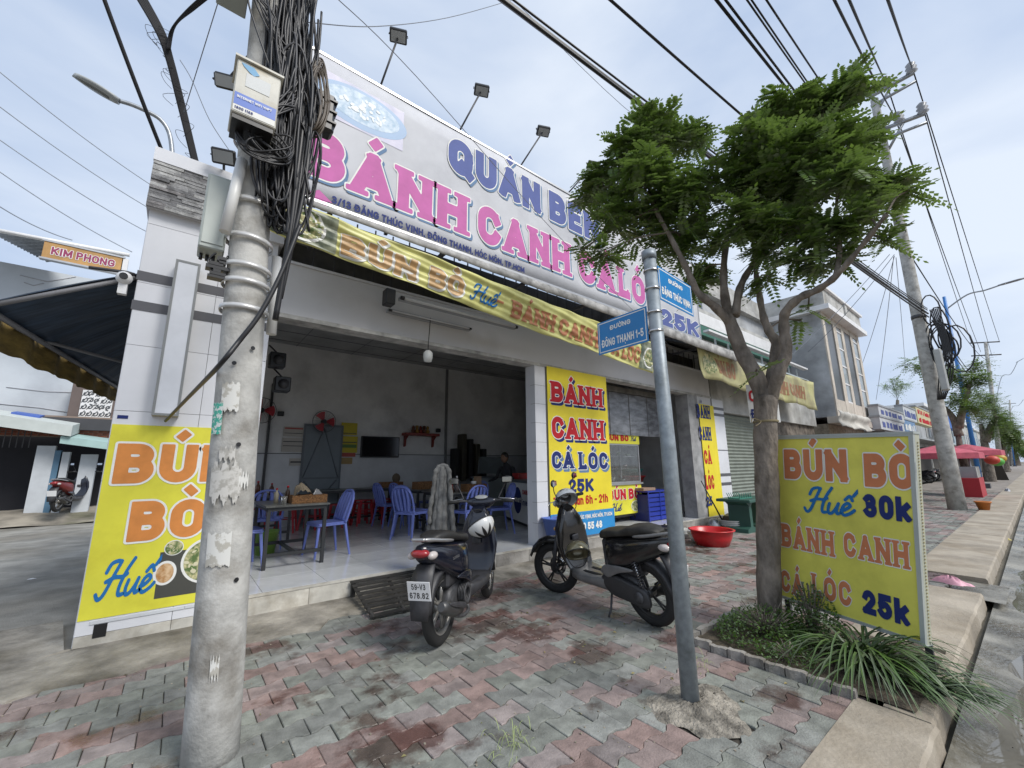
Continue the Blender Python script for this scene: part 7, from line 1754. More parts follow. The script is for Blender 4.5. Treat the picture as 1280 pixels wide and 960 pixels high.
def vs2(u, v): x = q1.x+(q2.x-q1.x)*u+.25*(1-v)*(1-u); return (x, ya+.03*math.sin(u*50)*(1-v)+.02*math.sin(u*31+v*5), (q1.z*(1-u)+q2.z*u)*v+(q3.z*(1-u)+q4.z*u)*(1-v)+.03*math.sin(u*18)*(1-v))
b_ = MB(); b_.sheet(90, 8, vs2, (0, .004, 0)); b_.build('valance', mat('faded_yellow_print', (.46, .44, .20), .6, var=.2, scale=2.2, col2=(.30, .27, .15), thr=(.4, .62), bump=.2), aw2, world=True)
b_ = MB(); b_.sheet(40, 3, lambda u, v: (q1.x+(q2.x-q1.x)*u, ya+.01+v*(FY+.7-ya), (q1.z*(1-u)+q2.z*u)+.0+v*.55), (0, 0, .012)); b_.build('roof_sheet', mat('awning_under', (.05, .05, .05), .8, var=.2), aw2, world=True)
def p2(u, v, d): p = Vector(vs2(u, v)); return (p.x, p.y-.006-d, p.z)
for txt, u0, u1, v0, v1 in (('BÚN BÒ', .10, .22, .25, .75), ('BÁNH CANH', .52, .86, .25, .7)):
    b_ = MB(); tot = measure(txt, 'slab', .24, .1); x = 0
    for chh in txt:
        if chh == ' ': x += .32; continue
        adv, tr = glyph(chh, 'slab', .24); vv, tt = tr; b_.add([p2(u0+(x+a)/tot*(u1-u0), v0+bb_*(v1-v0), 0) for a, bb_ in vv], tt); x += adv+.1
    b_.build('lettering', mat('faded_brown_ink', (.34, .16, .08), .6), aw2, world=True)
b_ = MB(); n_ = 20; vv = [p2(.055, .5, 0)]+[p2(.055+.035*math.cos(2*math.pi*i/n_), .5+.33*math.sin(2*math.pi*i/n_), 0) for i in range(n_)]; b_.add(vv, [(0, 1+i, 1+(i+1) % n_) for i in range(n_)]); b_.build('printed_bowl', food_mat, aw2, world=True)

# ------------------------------------------------------------------ two storey house
yH = 4.45
hs = thing('two_storey_house', 'pale two storey house with tall dark windows jutting over its shopfront', 'house', (21, yH, 0))
tl_, tr2 = Yp(1038, 374, yH), Yp(1076, 403, yH); x0, x1 = Yp(1040, 480, yH).x, Yp(1082, 480, yH).x; zt = (tl_.z+tr2.z)/2; zb0 = Yp(1046, 520, yH).z; xl = x0
cream = mat('cream_facade', (.56, .51, .44), .8, var=.12, scale=1.5); gwall = mat('grey_house_wall', (.46, .48, .50), .85, var=.16, scale=.9, stain=((.55, .53, .5), .6, .48, .7))
def hb(name, m, a, c, par=hs): return MB().box(a, c).build(name, m, par, world=True)
hb('side_wall', gwall, (x0, yH+.02, zb0), (x1, 12, zt-1.0)); W_ = x1-x0; Hh = zt-zb0
# front face frame: piers and spandrels round the windows
zw0, zw1 = zb0+Hh*.13, zt-Hh*.24
cols = [(0, .05, 1), (.05, .25, 0), (.25, .33, 1), (.33, .46, 2), (.46, .53, 1), (.53, .72, 0), (.72, .79, 1), (.79, .93, 2), (.93, 1, 1)]
for a_, c_, k in cols:
    if k == 1: hb('pier', cream, (x0+W_*a_, yH-.03, zb0), (x0+W_*c_, yH+.019, zt-1.0))
    else:
        hb('spandrel', cream, (x0+W_*a_, yH-.02, zb0), (x0+W_*c_, yH+.018, zw0)); hb('spandrel', cream, (x0+W_*a_, yH-.02, zw1), (x0+W_*c_, yH+.018, zt-1.0))
        if k == 0: w_o = hb('window', flat('window_slate', (.06, .065, .07), .3), (x0+W_*a_, yH+.0, zw0), (x0+W_*c_, yH+.017, zw1)); 
        else:
            w_o = hb('window', flat('window_pale', (.30, .34, .36), .2), (x0+W_*a_, yH+.0, zw0), (x0+W_*c_, yH+.017, zw1))
            for k2 in range(5): 
                z = zw0+(zw1-zw0)*k2/4.3; o_ = MB().box((x0+W_*a_, yH-.02, z), (x0+W_*c_, yH-.001, z+.06)); o2 = o_.build('glazing_bar', white_paint, w_o); 
                for v in o2.data.vertices: v.co -= hs.location
hb('floor_band', cream, (x0-.1, yH-.18, zb0-.25), (x1+.1, yH+.3, zb0-.001)); hb('cornice', white_paint, (x0-.25, yH-.35, zt-1.0), (x1+.2, 12, zt-.8)); hb('parapet', old_wall, (x0-.1, yH-.2, zt-.799), (x1, yH, zt-.1)); hb('parapet_cap', white_paint, (x0-.2, yH-.3, zt-.099), (x1+.1, yH+.05, zt+.0)); hb('parapet_post', old_wall, (x0+W_*.5, yH-.26, zt-.799), (x0+W_*.56, yH-.201, zt-.1))
hb('parapet_side', old_wall, (x0-.1, yH+.001, zt-.799), (x0+.1, 11, zt-.1))
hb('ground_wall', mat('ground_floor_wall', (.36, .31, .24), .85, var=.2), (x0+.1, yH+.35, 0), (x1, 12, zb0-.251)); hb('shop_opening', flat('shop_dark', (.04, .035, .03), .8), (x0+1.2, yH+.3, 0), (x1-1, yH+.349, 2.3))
cn = thing('canvas_awning', 'rolled pale canvas awning under the two storey house', 'awning', (x0+2, yH-.4, 2.6)); b_ = MB(); a, c = Yp(1048, 512, yH-.5), Yp(1087, 522, yH-.5); b_.sheet(30, 8, lambda u, v: (a.x+(c.x-a.x)*u, yH-.5-.05*math.sin(v*8)-.03*math.sin(u*30), a.z-.02-v*.55+.04*math.sin(u*14)*v), (0, .02, 0)); b_.build('canvas', mat('pale_canvas', (.55, .53, .48), .9, var=.15, scale=2), cn, world=True)
# grey wall of the house behind, between the tree and the two storey house
h3 = thing('rear_house', 'weathered grey house with a slatted roof edge behind the neighbouring shop', 'house', (18, 7, 0))
for a_, c_, m_, nm in (((13.6, 6.4, 0), (19.2, 12, 7.2), gwall, 'wall'), ((13.4, 6.2, 7.2), (19.4, 12, 7.4), old_wall, 'roof_slab'), ((13.5, 6.3, 7.401), (19.3, 6.4, 8.0), old_wall, 'parapet'), ((14.4, 6.36, 5.6), (15.6, 6.399, 6.6), flat('win_grey', (.12, .14, .15), .3), 'window'), ((16.8, 6.36, 5.6), (18.0, 6.399, 6.6), flat('win_grey', (.12, .14, .15), .3), 'window')): MB().box(a_, c_).build(nm, m_, h3, world=True)
for k in range(9): MB().box((13.6, 6.375-.0, 5.0+k*.06), (19.2, 6.3999, 5.03+k*.06)).build('louvre', old_wall, h3, world=True)
# ------------------------------------------------------------------ farther shops with sign boxes
def shopf(label, x0, x1, h, m, y0=5.3, signs=(), roofm=None, dark=True):
    t = thing('far_shop', label, 'shop building', ((x0+x1)/2, y0, 0), group='far shophouses along the road')
    MB().box((x0, y0, 0), (x1, y0+8, h)).build('wall', m, t, world=True)
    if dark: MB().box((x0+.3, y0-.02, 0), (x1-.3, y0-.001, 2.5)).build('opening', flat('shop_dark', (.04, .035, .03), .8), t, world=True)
    MB().box((x0-.2, y0-1.2, 2.75), (x1+.1, y0-.001, 2.85)).build('canopy', roofm or flat('tin_canopy', (.30, .32, .33), .6), t, world=True)
    MB().box((x0-.1, y0-.2, h), (x1+.1, y0+8, h+.25)).build('parapet', white_paint, t, world=True)
    n = max(1, int((x1-x0)/2.2))
    if h > 4.5:
        for i in range(n):
            xw = x0+(i+.5)*(x1-x0)/n; w = MB().box((xw-.5, y0-.03, 3.4), (xw+.5, y0-.001, 4.8 if h > 5 else 4.2)).build('window', flat('win_blue', (.10, .13, .15), .2), t, world=True)
    return t
shopf('low white shop with stacked grey sign boxes beyond the two storey house', x1+.3, x1+6.5, 4.2, gwall)
shopf('blue walled narrow house with a tin roof edge behind the sign boxes', x1+7, x1+12, 5.6, mat('blue_wall', (.20, .30, .48), .8), 8)
shopf('cream shop with a yellow sign left of the leaning grey pole', x1+7, x1+13, 3.6, cream)
r = random.Random(77)
labs = ['grey blue shopfront behind the red parasol', 'white shopfront past the red parasol', 'cream shopfront behind the first blue lamp post', 'pale green shopfront farther along', 'white walled house in the far row', 'grey walled house in the far row', 'tan house in the far row', 'pale blue house in the far row', 'distant white house at the end of the row', 'distant grey house at the end of the row', 'last pale house before the treetops']
xx = x1+13.5
for i, lb_ in enumerate(labs):
    w = r.uniform(6, 10); shopf(lb_, xx, xx+w-.4, r.uniform(3.4, 6.5), [gwall, old_wall, cream, mat('pale_blue_house', (.32, .40, .45), .8), mat('pale_green_house', (.33, .42, .34), .8), old_wall, mat('tan_house', (.4, .32, .22), .8), MATS['pale_blue_house'], old_wall, gwall, old_wall][i]); xx += w
def signbox(label, pa_, pb__, pc, y, m, txt=None, group='sign boxes on the far shops', depth=.35, ink=None):
    a, b = Yp(*pa_, y), Yp(*pb__, y); zt_ = a.z; zb_2 = Yp(*pc, y).z
    t = thing('shop_sign', label, 'shop sign', ((a.x+b.x)/2, y, zb_2), group=group)
    MB().box((a.x, y, zb_2), (b.x, y+depth, zt_)).build('panel', m, t, world=True)
    MB().box((a.x-.05, y-.03, zt_+.001), (b.x+.05, y+depth, zt_+.08)).build('frame', flat('sign_edge', (.3, .32, .34), .5), t, world=True)
    if txt:
        r_ = random.Random(len(label)); w_ = b.x-a.x; h_ = zt_-zb_2      # unreadable words: strokes only
        for k in range(txt):
            x = a.x+w_*.08; q_ = MB(); z = zt_-h_*(k+.8)/txt
            while x < b.x-w_*.12:
                dx_ = w_*r_.uniform(.03, .06); q_.box((x, y-.012, z), (x+dx_, y-.002, z+h_/txt*r_.uniform(.4, .55))); x += dx_*r_.choice((1.25, 1.25, 2.2))
            q_.build('print_strokes', ink or slate_ink, t, world=True, kind='stuff')
sgm = flat('sign_greywhite', (.50, .52, .54), .6)
signbox('upper grey white sign box with dark words above the low white shop', (1097, 507), (1127, 508), (1099, 519), 4.0, sgm, 1)
signbox('lower grey white sign box with dark words above the low white shop', (1099, 521), (1128, 522), (1101, 536), 4.0, sgm, 1)
signbox('pale yellow shop sign left of the leaning grey pole', (1144, 508), (1162, 511), (1146, 528), 4.2, flat('sign_paleyellow', (.55, .50, .30), .6), 2, ink=red_ink)
signbox('small blue sign under the grey sign boxes', (1129, 524), (1143, 527), (1131, 540), 4.1, flat('sign_blue2', (.14, .25, .42), .6), 1, ink=white_ink)
signbox('white sign box beside the small blue one', (1128, 507), (1143, 509), (1130, 523), 4.2, flat('sign_white2', (.52, .55, .57), .6), 1)
signbox('blue street side banner behind the leaning pole', (1184, 519), (1194, 521), (1186, 534), 4.0, flat('sign_blue3', (.02, .12, .45), .6))
# ------------------------------------------------------------------ right hand street furniture
gp2 = G(1197, 637); DP2 = math.hypot(gp2.x, gp2.y)
lp = thing('utility_pole', 'tall grey concrete power pole with two crossarms on the right', 'utility pole', (gp2.x, gp2.y, 0))
tp = Dp(1093, 125, DP2); 
MB().tube([gp2+(tp-gp2)*k/8-Vector((0, 0, .1 if k == 0 else 0)) for k in range(9)], [.215-.10*k/8 for k in range(9)], n=20).build('shaft', polem, lp, world=True)
arms = []
for (pa_, pb__) in (((1086, 122), (1142, 91)), ((1103, 162), (1156, 142))):
    a, b = Dp(*pa_, DP2), Dp(*pb__, DP2); 
    MB().tube([a, b], .07, n=4).build('crossarm', grey_metal, lp, world=True); c = a+(b-a)*.02-Vector((0, 0, .9)); MB().tube([c, a+(b-a)*.5-Vector((0, 0, .05))], .05, n=4).build('arm_brace', grey_metal, lp, world=True); MB().tube([a-Vector((0, 0, .4)), b-Vector((0, 0, .35))], .05, n=4).build('arm_brace', grey_metal, lp, world=True)
    for k in (.42, .97): 
        p = a+(b-a)*k
        if (pa_[1] == 162 and k == .97): k2 = .15
        MB().lathe([(.05, .0), (.16, .08), (.08, .14), (.16, .22), (.08, .28), (.14, .36), (.05, .46), (0, .46)], p, n=12).build('insulator', flat('insulator', (.35, .36, .38), .3), lp, world=True)
MB().lathe([(.17, -.06), (.185, -.06), (.185, .06), (.17, .06)], gp2+(tp-gp2)*.42, n=20).build('steel_band', dark_steel, lp, world=True)
cq = Dp(1166, 400, DP2); 
b_ = MB()
rr_ = random.Random(2)
for k in range(9):
    ang = [2*math.pi*i/14 for i in range(15)]; w = rr_.uniform(.3, .8); h_ = rr_.uniform(.5, 1.1); c = cq+Vector((-.15, rr_.uniform(-.35, .25)-.1, rr_.uniform(-1.2, .3))); b_.tube([c+Vector((0, w*.42*math.cos(a_), h_*.7*math.sin(a_))) for a_ in ang], .022, n=4)
for k in range(6): b_.tube(catmull([cq+Vector((-.2, -.04*k, .3)), cq+Vector((-.2, -.1-.03*k, -1)), cq+Vector((-.2, .1-.06*k, -1.8)), cq+Vector((-.2, .25-.03*k, -2.6))], 5), .022, n=4)
single(b_, 'cable_coil', cbm, 'black cable loops hanging on the grey power pole', 'cable coil')
m0 = Dp(1176, 462, DP2-.5); single(MB().box((m0.x-.1, m0.y-.1, m0.z-.65), (m0.x+.1, m0.y+.08, m0.z+.65), bev=.03), 'meter_box', flat('meter_white', (.42, .43, .42), .5), 'white elongated meter box on the grey power pole', 'meter box')
def lamp_post(px, py, ptx, pty, ax, ay, label, blue=True, r_=.085):
    g = G(px, py); d = math.hypot(g.x, g.y); T_ = Dp(ptx, pty, d); t = thing('street_lamp', label, 'street lamp', (g.x, g.y, 0), group='blue street lamps along the road'); m_ = flat('lamp_blue', (.04, .19, .50), .45)
    MB().tube([g, g+(T_-g)*.45, T_], [r_*1.3, r_*1.1, r_*.9], n=12).build('post', m_, t, world=True); MB().box((g.x-.35, g.y-.35, 0), (g.x+.35, g.y+.35, .25)).build('base', band_grey, t, world=True)
    A_ = Dp(ax, ay, d); 
    st_ = g+(T_-g)*.93; MB().tube(catmull([st_, st_*.6+A_*.4+Vector((0, 0, .25*abs(A_.z-st_.z)+.1)), st_*.3+A_*.7+Vector((0, 0, .1)), A_], 5), .055*r_/.12, n=6).build('arm', grey_metal, t, world=True)
    dd = (A_-st_); dd.z *= .3; dd.normalize(); MB().loft([[A_+dd*s_+Vector((0, 0, .06*k_))+dd.cross(Vector((0, 0, 1)))*w_ for k_, w_ in ((-.5, -wd), (.5, -wd*.6), (.5, wd*.6), (-.5, wd))] for s_, wd in ((-.2, .05), (.0, .13), (.5, .15), (.8, .08))]).build('lamp_head', flat('lamp_head', (.25, .26, .28), .4), t, world=True)
lamp_post(1227, 610, 1180, 371, 1254, 355, 'nearest blue street lamp behind the grey power pole')
lamp_post(1260, 588, 1243, 500, 1272, 452, 'second blue street lamp farther down the road')
lamp_post(1269, 583, 1259, 520, 1279, 500, 'third blue street lamp near the vanishing row')
# far power poles
for (bx_, by_, tx_, ty_, lab, arms_) in ((1252, 592, 1232, 428, 'far concrete power pole with double crossarms behind the blue lamps', ((1212, 429, 1250, 427), (1214, 445, 1252, 443))), (1266, 583, 1262, 500, 'smaller and farthest power pole', ((1254, 505, 1270, 504),))):
    g = G(bx_, by_); d = math.hypot(g.x, g.y); T_ = Dp(tx_, ty_, d); t = thing('utility_pole', lab, 'utility pole', (g.x, g.y, 0)); MB().tube([g, T_], [.25, .16], n=10).build('shaft', polem, t, world=True)
    for a1, a2, a3, a4 in arms_: MB().tube([Dp(a1, a2, d), Dp(a3, a4, d)], .09, n=4).build('crossarm', dark_steel, t, world=True)
# far trees along the pavement
def far_tree(label, base, trunk, clusters, nf, seed, ln, spread, group='street trees farther along', pairs=5, ll=.12, lw=.05):
    g = G(*base); d = math.hypot(g.x, g.y); s_ = d/4.57
    br = [([(x, y, 0) for x, y in tr_], .055*s_*.5 if i else .07*s_*.5, .02*s_*.5) for i, tr_ in enumerate(trunk)]
    return make_tree('street_tree', label, br, clusters, d, (g.x, g.y, 0), seed, nf, ln, spread, group, 1, pairs, ll, lw)
far_tree('thin street tree just behind the leaning grey power pole', (1214, 618), [[(1214, 620), (1208, 590), (1200, 560), (1197, 530)], [(1199, 545), (1190, 520), (1176, 505)], [(1198, 535), (1205, 505), (1212, 480)]], [(1200, 470, 16), (1215, 480, 14), (1185, 470, 12), (1220, 460, 12), (1228, 470, 12), (1205, 500, 14), (1190, 505, 10), (1215, 510, 12), (1145, 462, 9), (1135, 455, 8), (1158, 458, 8)], 900, 41, .55, 1.2)
far_tree('dense round street tree right of the nearest blue lamp', (1236, 602), [[(1238, 604), (1234, 575), (1230, 550), (1226, 530)], [(1231, 552), (1238, 535), (1245, 520)]], [(1228, 508, 17), (1243, 512, 15), (1215, 515, 12), (1250, 522, 13), (1237, 498, 12), (1226, 528, 14), (1243, 532, 14), (1222, 495, 10), (1255, 533, 9)], 1300, 42, .7, 1.5)
far_tree('second dense street tree farther along the kerb', (1255, 590), [[(1255, 592), (1253, 565), (1250, 548)]], [(1256, 535, 13), (1247, 540, 10), (1264, 540, 10), (1252, 525, 9), (1260, 552, 10), (1270, 548, 8)], 900, 43, 1.1, 2.5, ll=.3, lw=.12)
far_tree('farthest street tree clump at the end of the road', (1268, 582), [[(1268, 583), (1267, 570), (1266, 560)]], [(1272, 555, 9), (1264, 556, 8), (1279, 558, 7), (1274, 563, 8), (1262, 562, 6)], 700, 44, 1.8, 5, ll=.6, lw=.25)
far_tree('thin leaved tree before the white house below the sign boxes', (1120, 600), [[(1118, 600), (1120, 560), (1122, 500)]], [(1115, 478, 9), (1128, 482, 8), (1105, 483, 6), (1120, 488, 7)], 220, 45, .6, .8)
# red parasols
def parasol(px, py, dist, w, label, gz=0):
    c = Dp(px, py, dist); t = thing('parasol', label, 'parasol', (c.x, c.y, 0), group='red parasols over the pavement stalls'); n = 8
    b_ = MB(); vs = [(c.x, c.y, c.z)]+[(c.x+w*math.cos(2*math.pi*i/n+.3), c.y+w*math.sin(2*math.pi*i/n+.3), c.z-w*.28) for i in range(n)]+[(c.x+w*math.cos(2*math.pi*i/n+.3), c.y+w*math.sin(2*math.pi*i/n+.3), c.z-w*.28-.2) for i in range(n)]
    b_.add(vs, [(0, 1+i, 1+(i+1) % n) for i in range(n)]+[(1+i, 1+n+i, 1+n+(i+1) % n, 1+(i+1) % n) for i in range(n)]); b_.build('canopy', mat('parasol_red', (.48, .09, .13), .7, var=.1), t, world=True); MB().cyl((c.x, c.y, 0), (c.x, c.y, c.z), .03, n=8).build('pole', alu, t, world=True)
parasol(1172, 556, 22.5, 1.15, 'nearer red parasol left of the grey power pole'); parasol(1207, 555, 27, 1.1, 'farther red parasol right of the grey power pole')
st = thing('stall', 'red fronted street stall under the farther parasol', 'stall', (26, 3.5, 0)); q_ = Dp(1212, 590, 26.5); MB().box((q_.x-1.2, q_.y-.3, 0), (q_.x+1.0, q_.y+.3, .75)).build('counter', flat('stall_red', (.38, .02, .03), .6), st, world=True); MB().box((q_.x-.8, q_.y-.25, .752), (q_.x+.8, q_.y+.25, 1.2)).build('glass_case', flat('case_grey', (.3, .32, .33), .2), st, world=True)
q_ = G(1244, 600); pnl = thing('notice_board', 'dark slanted board leaning by the second tree', 'board', (q_.x, q_.y, 0)); MB().prism([(-.5, 0), (.7, 0), (.45, 1.5), (-.1, 1.6)], -.04, .04, lambda u, v, t: (q_.x+t*3, q_.y-u, v)).build('board', flat('board_brown', (.05, .04, .03), .8), pnl, world=True)
r = random.Random(31)
for i, (px, py, c_) in enumerate(((1240, 575, (.5, .05, .03)), (1246, 577, (.1, .4, .06)), (1249, 573, (.5, .3, .03)), (1243, 571, (.05, .2, .5)))):
    c = Dp(px, py, 31+i); single(MB().ball(c, (.28, .28, .22), 10, 7), 'hanging_toy', flat('toy_%d' % i, c_, .5), ['red', 'green', 'orange', 'blue'][i]+' hanging toy beside the dark slanted board', 'toy', 'coloured toys hung by the stall')
# small scooters parked far away
def far_bike(px, py, lab, rz, s_=None, red=False):
    g = G(px, py); o = copy_tree(s1); o.location = g; o.rotation_euler = (0, 0, rz); o['label'] = lab; o['group'] = 'distant parked scooters'
    if red:
        for c in o.children:
            if c.name.startswith(('rear_body', 'leg_shield')): c.data = c.data.copy(); c.data.materials[0] = flat('scooter_red', (.16, .015, .015), .3)
    for c in list(o.children_recursive):
        if c.name.startswith(('plate_digits', 'badge')): bpy.data.objects.remove(c)
    return o
far_bike(1163, 604, 'distant scooter with a white helmet behind the yellow sign box', 1.4); far_bike(1170, 600, 'distant scooter parked under the nearer parasol', 1.7)
far_bike(1262, 582, 'tiny scooter far down the road near the lamps', .2); far_bike(1268, 579, 'tiniest scooter riding where the road vanishes', .1)
# ------------------------------------------------------------------ litter and pots
g = G(1210, 636); single(MB().lathe([(0, 0), (.11, 0), (.16, .22), (.18, .22), (.18, .26), (.15, .26), (.1, .02), (0, .02)], (g.x-.3, g.y-.35, 0), n=16), 'flower_pot', flat('pot_orange', (.5, .16, .03), .6), 'orange plastic pot at the foot of the grey power pole', 'pot')
def blob(name, label, cat, c, rx, ry, h, m, seed, rz=0, group=None):
    r = random.Random(seed); b_ = MB(); k = [1+r.uniform(-.3, .3) for _ in range(12)]
    def fn(u, v): a = u*2*math.pi; q = v; kk = k[int(u*12) % 12]*(1-(u*12 % 1))+k[(int(u*12)+1) % 12]*(u*12 % 1); x, y = rx*q*kk*math.cos(a), ry*q*kk*math.sin(a); return (c[0]+x*math.cos(rz)-y*math.sin(rz), c[1]+x*math.sin(rz)+y*math.cos(rz), c[2]+h*(1-q*q)*(1+.3*math.sin(a*5+q*9)))
    b_.grid(24, 6, fn); return single(b_, name, m, label, cat, group)
g = G(1188, 729, 0); blob('plastic_bag', 'flattened pink plastic bag on the kerb slab past the sign', 'bag', (g.x, g.y, .0), .19, .07, .07, flat('bag_pink', (.66, .34, .42), .5), 3, 1.35)
g = G(1251, 672, -.1); blob('plastic_bag', 'small yellow wrapper in the gutter beyond the pink bag', 'wrapper', (g.x, g.y, -.1), .30, .06, .04, flat('bag_yellow', (.5, .42, .12), .5), 4, .4)
g = G(1228, 856, -.1); blob('dry_leaf', 'pale curled dead leaf lying in the wet gutter', 'leaf', (g.x, g.y, -.1), .05, .02, .02, flat('leaf_pale', (.4, .34, .25), .8), 5, 1.2)
g = G(1260, 617, -.1); blob('plastic_bag', 'clear crumpled bag on a bottle in the far gutter', 'bag', (g.x, g.y, -.1), .35, .14, .2, flat('bag_clear', (.5, .52, .56), .3), 6, .2)
g = G(40, 722, .03); blob('paper_scrap', 'scrap of white paper on the side lane', 'paper', (g.x, g.y, .012), .05, .02, .01, white_paint, 7)
r = random.Random(15); gv = MB()
for i in range(2200):
    x = r.uniform(1.5, 14); y = r.choice([r.uniform(-1.5, .1), r.gauss(-.05, .2)]); s_ = r.uniform(.002, .007); z = -.112
    if y > .52: continue
    gv.box((x-s_, y-s_, z-.004), (x+s_, y+s_*r.uniform(.5, 1.2), z+s_*.8), M=None)
o = struct(gv, 'gravel', mat('grit', (.33, .29, .23), .9, var=.3, scale=30), 'stuff')
gv = MB()
for i in range(900):
    x = r.uniform(-1, 6); y = r.uniform(.95, 4.8); s_ = r.uniform(.002, .005); gv.box((x-s_, y-s_, .0), (x+s_, y+s_, s_))
struct(gv, 'grit_on_pavers', MATS['grit'], 'stuff')
gv = MB()
for i in range(170):
    x, y = (r.uniform(2.2, 6.5), r.uniform(.95, 3)) if i < 110 else (r.uniform(-.5, 5), r.uniform(1, 4.7)); a_ = r.uniform(0, 6.28); L_ = r.uniform(.006, .02); c_, s_ = math.cos(a_)*L_, math.sin(a_)*L_
    gv.add([(x-c_, y-s_, .004), (x-s_*.4, y+c_*.4, .008+L_*.3), (x+c_, y+s_, .005), (x+s_*.4, y-c_*.4, .006)], [(0, 1, 2, 3)])
struct(gv, 'fallen_leaflets', mat('dead_leaflet', (.30, .24, .10), .8, col2=(.12, .13, .05), scale=3, coord='World'), 'stuff')
# ------------------------------------------------------------------ left side of the lane
yK = 18
kr = mat('kim_wall', (.58, .62, .66), .8, var=.06, scale=.6, stain=((.7, .7, .72), .35, .5, .75))
kp = thing('lane_house', 'tall white house under the KIM PHONG sign across the side lane', 'house', (-6, 19, 0))
MB().box((-13, 18.8, 0), (-1.2, 27, 7.7)).build('wall', kr, kp, world=True)
a, b = Yp(60, 552, 18.7), Yp(0, 300, 18.7)
for (pa_, pb__) in (((25, 344), (95, 346)), ((30, 353), (55, 354)), ((8, 484), (100, 491)), ((0, 505), (95, 517))): p, q_ = Yp(*pa_, 18.8), Yp(*pb__, 18.8); MB().tube([(p.x, 18.79, p.z), ((p.x+q_.x)/2, 18.79, p.z-.05), (q_.x, 18.79, q_.z)], .012, n=4).build('wall_crack', flat('crack_grey', (.42, .42, .44), .8), kp, world=True)
rf = thing('metal_roof', 'corrugated grey metal roof edge above the KIM PHONG sign', 'roof', (-6, 17.5, 8.3))
a, b, c, d = Yp(-40, 281, 16.6), Yp(162, 319, 16.6), Yp(58, 327, 18.79), Yp(-40, 276, 18.79)
b_ = MB(); b_.sheet(60, 4, lambda u, v: (a*(1-u)+b*u)*(1-v)+(d*(1-u)+c*u)*v+Vector((0, 0, .03*math.sin(u*150))), (0, 0, .03)); b_.build('roof_sheet', mat('roof_grey', (.22, .24, .26), .6, var=.15), rf, world=True)
MB().tube([a, b], .06, n=4).build('ridge_bar', white_paint, rf, world=True)
yS = 16.4; t4 = [Yp(54, 306, yS), Yp(155, 318, yS), Yp(152, 337, yS), Yp(51, 325, yS)]
sgn = thing('kim_phong_sign', 'tan shop sign reading KIM PHONG in purple red letters', 'shop sign', t4[3])
xa, xb, za, zb = (t4[0].x+t4[3].x)/2, (t4[1].x+t4[2].x)/2, (t4[3].z+t4[2].z)/2, (t4[0].z+t4[1].z)/2
MB().box((xa, yS, za), (xb, yS+.12, zb)).build('panel', mat('sign_tan', (.48, .27, .09), .5, var=.15, scale=2), sgn, world=True)
for a_, c_ in (((xa-.04, yS-.02, zb+.001), (xb+.04, yS+.14, zb+.05)), ((xa-.04, yS-.02, za-.05), (xb+.04, yS+.14, za-.001))): MB().box(a_, c_).build('frame', alu, sgn, world=True)
P3(front(yS-.001), 'KIM PHONG', xa+(xb-xa)*.1, za+(zb-za)*.26, (zb-za)*.48, (xb-xa)*.8, 'sans', .22, sgn, flat('purple_ink', (.28, .03, .10), .5), white_ink, None, .06, base=.006)
MB().box((xb-.02, yS+.0, za-.4), (xb+.12, yS+.1, zb)).build('side_strip', white_paint, sgn, world=True)
# brick parapet, screen block and low awnings
lh = thing('low_shop', 'low dark open shop with white columns across the side lane', 'shop building', (-5, 18, 0))
zc = Yp(60, 556, 18).z
MB().box((-11, 17.9, 0), (-1.0, 18.6, .05)).build('floor', concrete, lh, world=True)
MB().box((-11, 18.72, 0), (-1.0, 18.79, 2.95)).build('back_wall', flat('shaded_interior', (.02, .02, .025), .9), lh, world=True)  # near-black colour paints the shade inside the open shop
brm = mat('red_brick', (.30, .10, .06), .9, var=.25, scale=8, bump=.5); z0b, z1b = Yp(80, 540, 18).z, Yp(80, 524, 18).z
mrt = MB().box((-5.3, 18.0, z0b-.15), (-1.2, 18.2, z1b+.1)).build('brick_parapet', flat('mortar', (.28, .22, .18), .9), lh, world=True)
bm_ = MB().box((0, 0, 0), (.19, .02, .055)).mesh('brick', brm)
for j in range(int((z1b-z0b+.2)/.068)):
    for i in range(20): 
        o = bpy.data.objects.new('brick', bm_); COL.objects.link(o); o.parent = mrt; o.location = Vector((-5.28+i*.205+(.1 if j % 2 else 0), 17.98, z0b-.13+j*.068))-lh.location
gq = [Yp(105, 488, 18.4), Yp(138, 523, 18.4)]
MB().box((gq[0].x-.25, 18.3, gq[1].z-.1), (gq[1].x+.9, 18.79, gq[0].z+.2)).build('brown_wall', flat('brown_wall', (.14, .11, .10), .8), lh, world=True)
gr_ = MB().box((gq[0].x, 18.25, gq[1].z), (gq[1].x, 18.299, gq[0].z)).build('screen_block', white_paint, lh, world=True)
b_ = MB(); rr2 = random.Random(1)
for i in range(5):
    for j in range(4):
        cx_ = gq[0].x+(i+.5)*(gq[1].x-gq[0].x)/5; cz_ = gq[1].z+(j+.5)*(gq[0].z-gq[1].z)/4
        b_.tube([(cx_+.075*t_*math.cos(t_*7+i*j), 18.245, cz_+.09*t_*math.sin(t_*7+i*j)) for t_ in [k/12 for k in range(13)]], .016, n=4); b_.tube([(cx_-.06, 18.245, cz_-.08), (cx_+.05, 18.245, cz_+.09)], .012, n=4)
b_.build('screen_holes', flat('screen_hole', (.08, .09, .1), .8), lh, world=True, kind='stuff')
def slab2(pts, y_a, y_b, m, name, th=.12):
    a, b = Yp(*pts[0], y_a), Yp(*pts[1], y_a); MB().prism([(a.x, a.z), (b.x, b.z), (b.x, b.z-th), (a.x, a.z-th)], y_a, y_b, lambda u, v, t: (u, t, v+(t-y_a)*.15)).build(name, m, lh, world=True)
pale_aw = flat('pale_awning', (.50, .54, .52), .6)
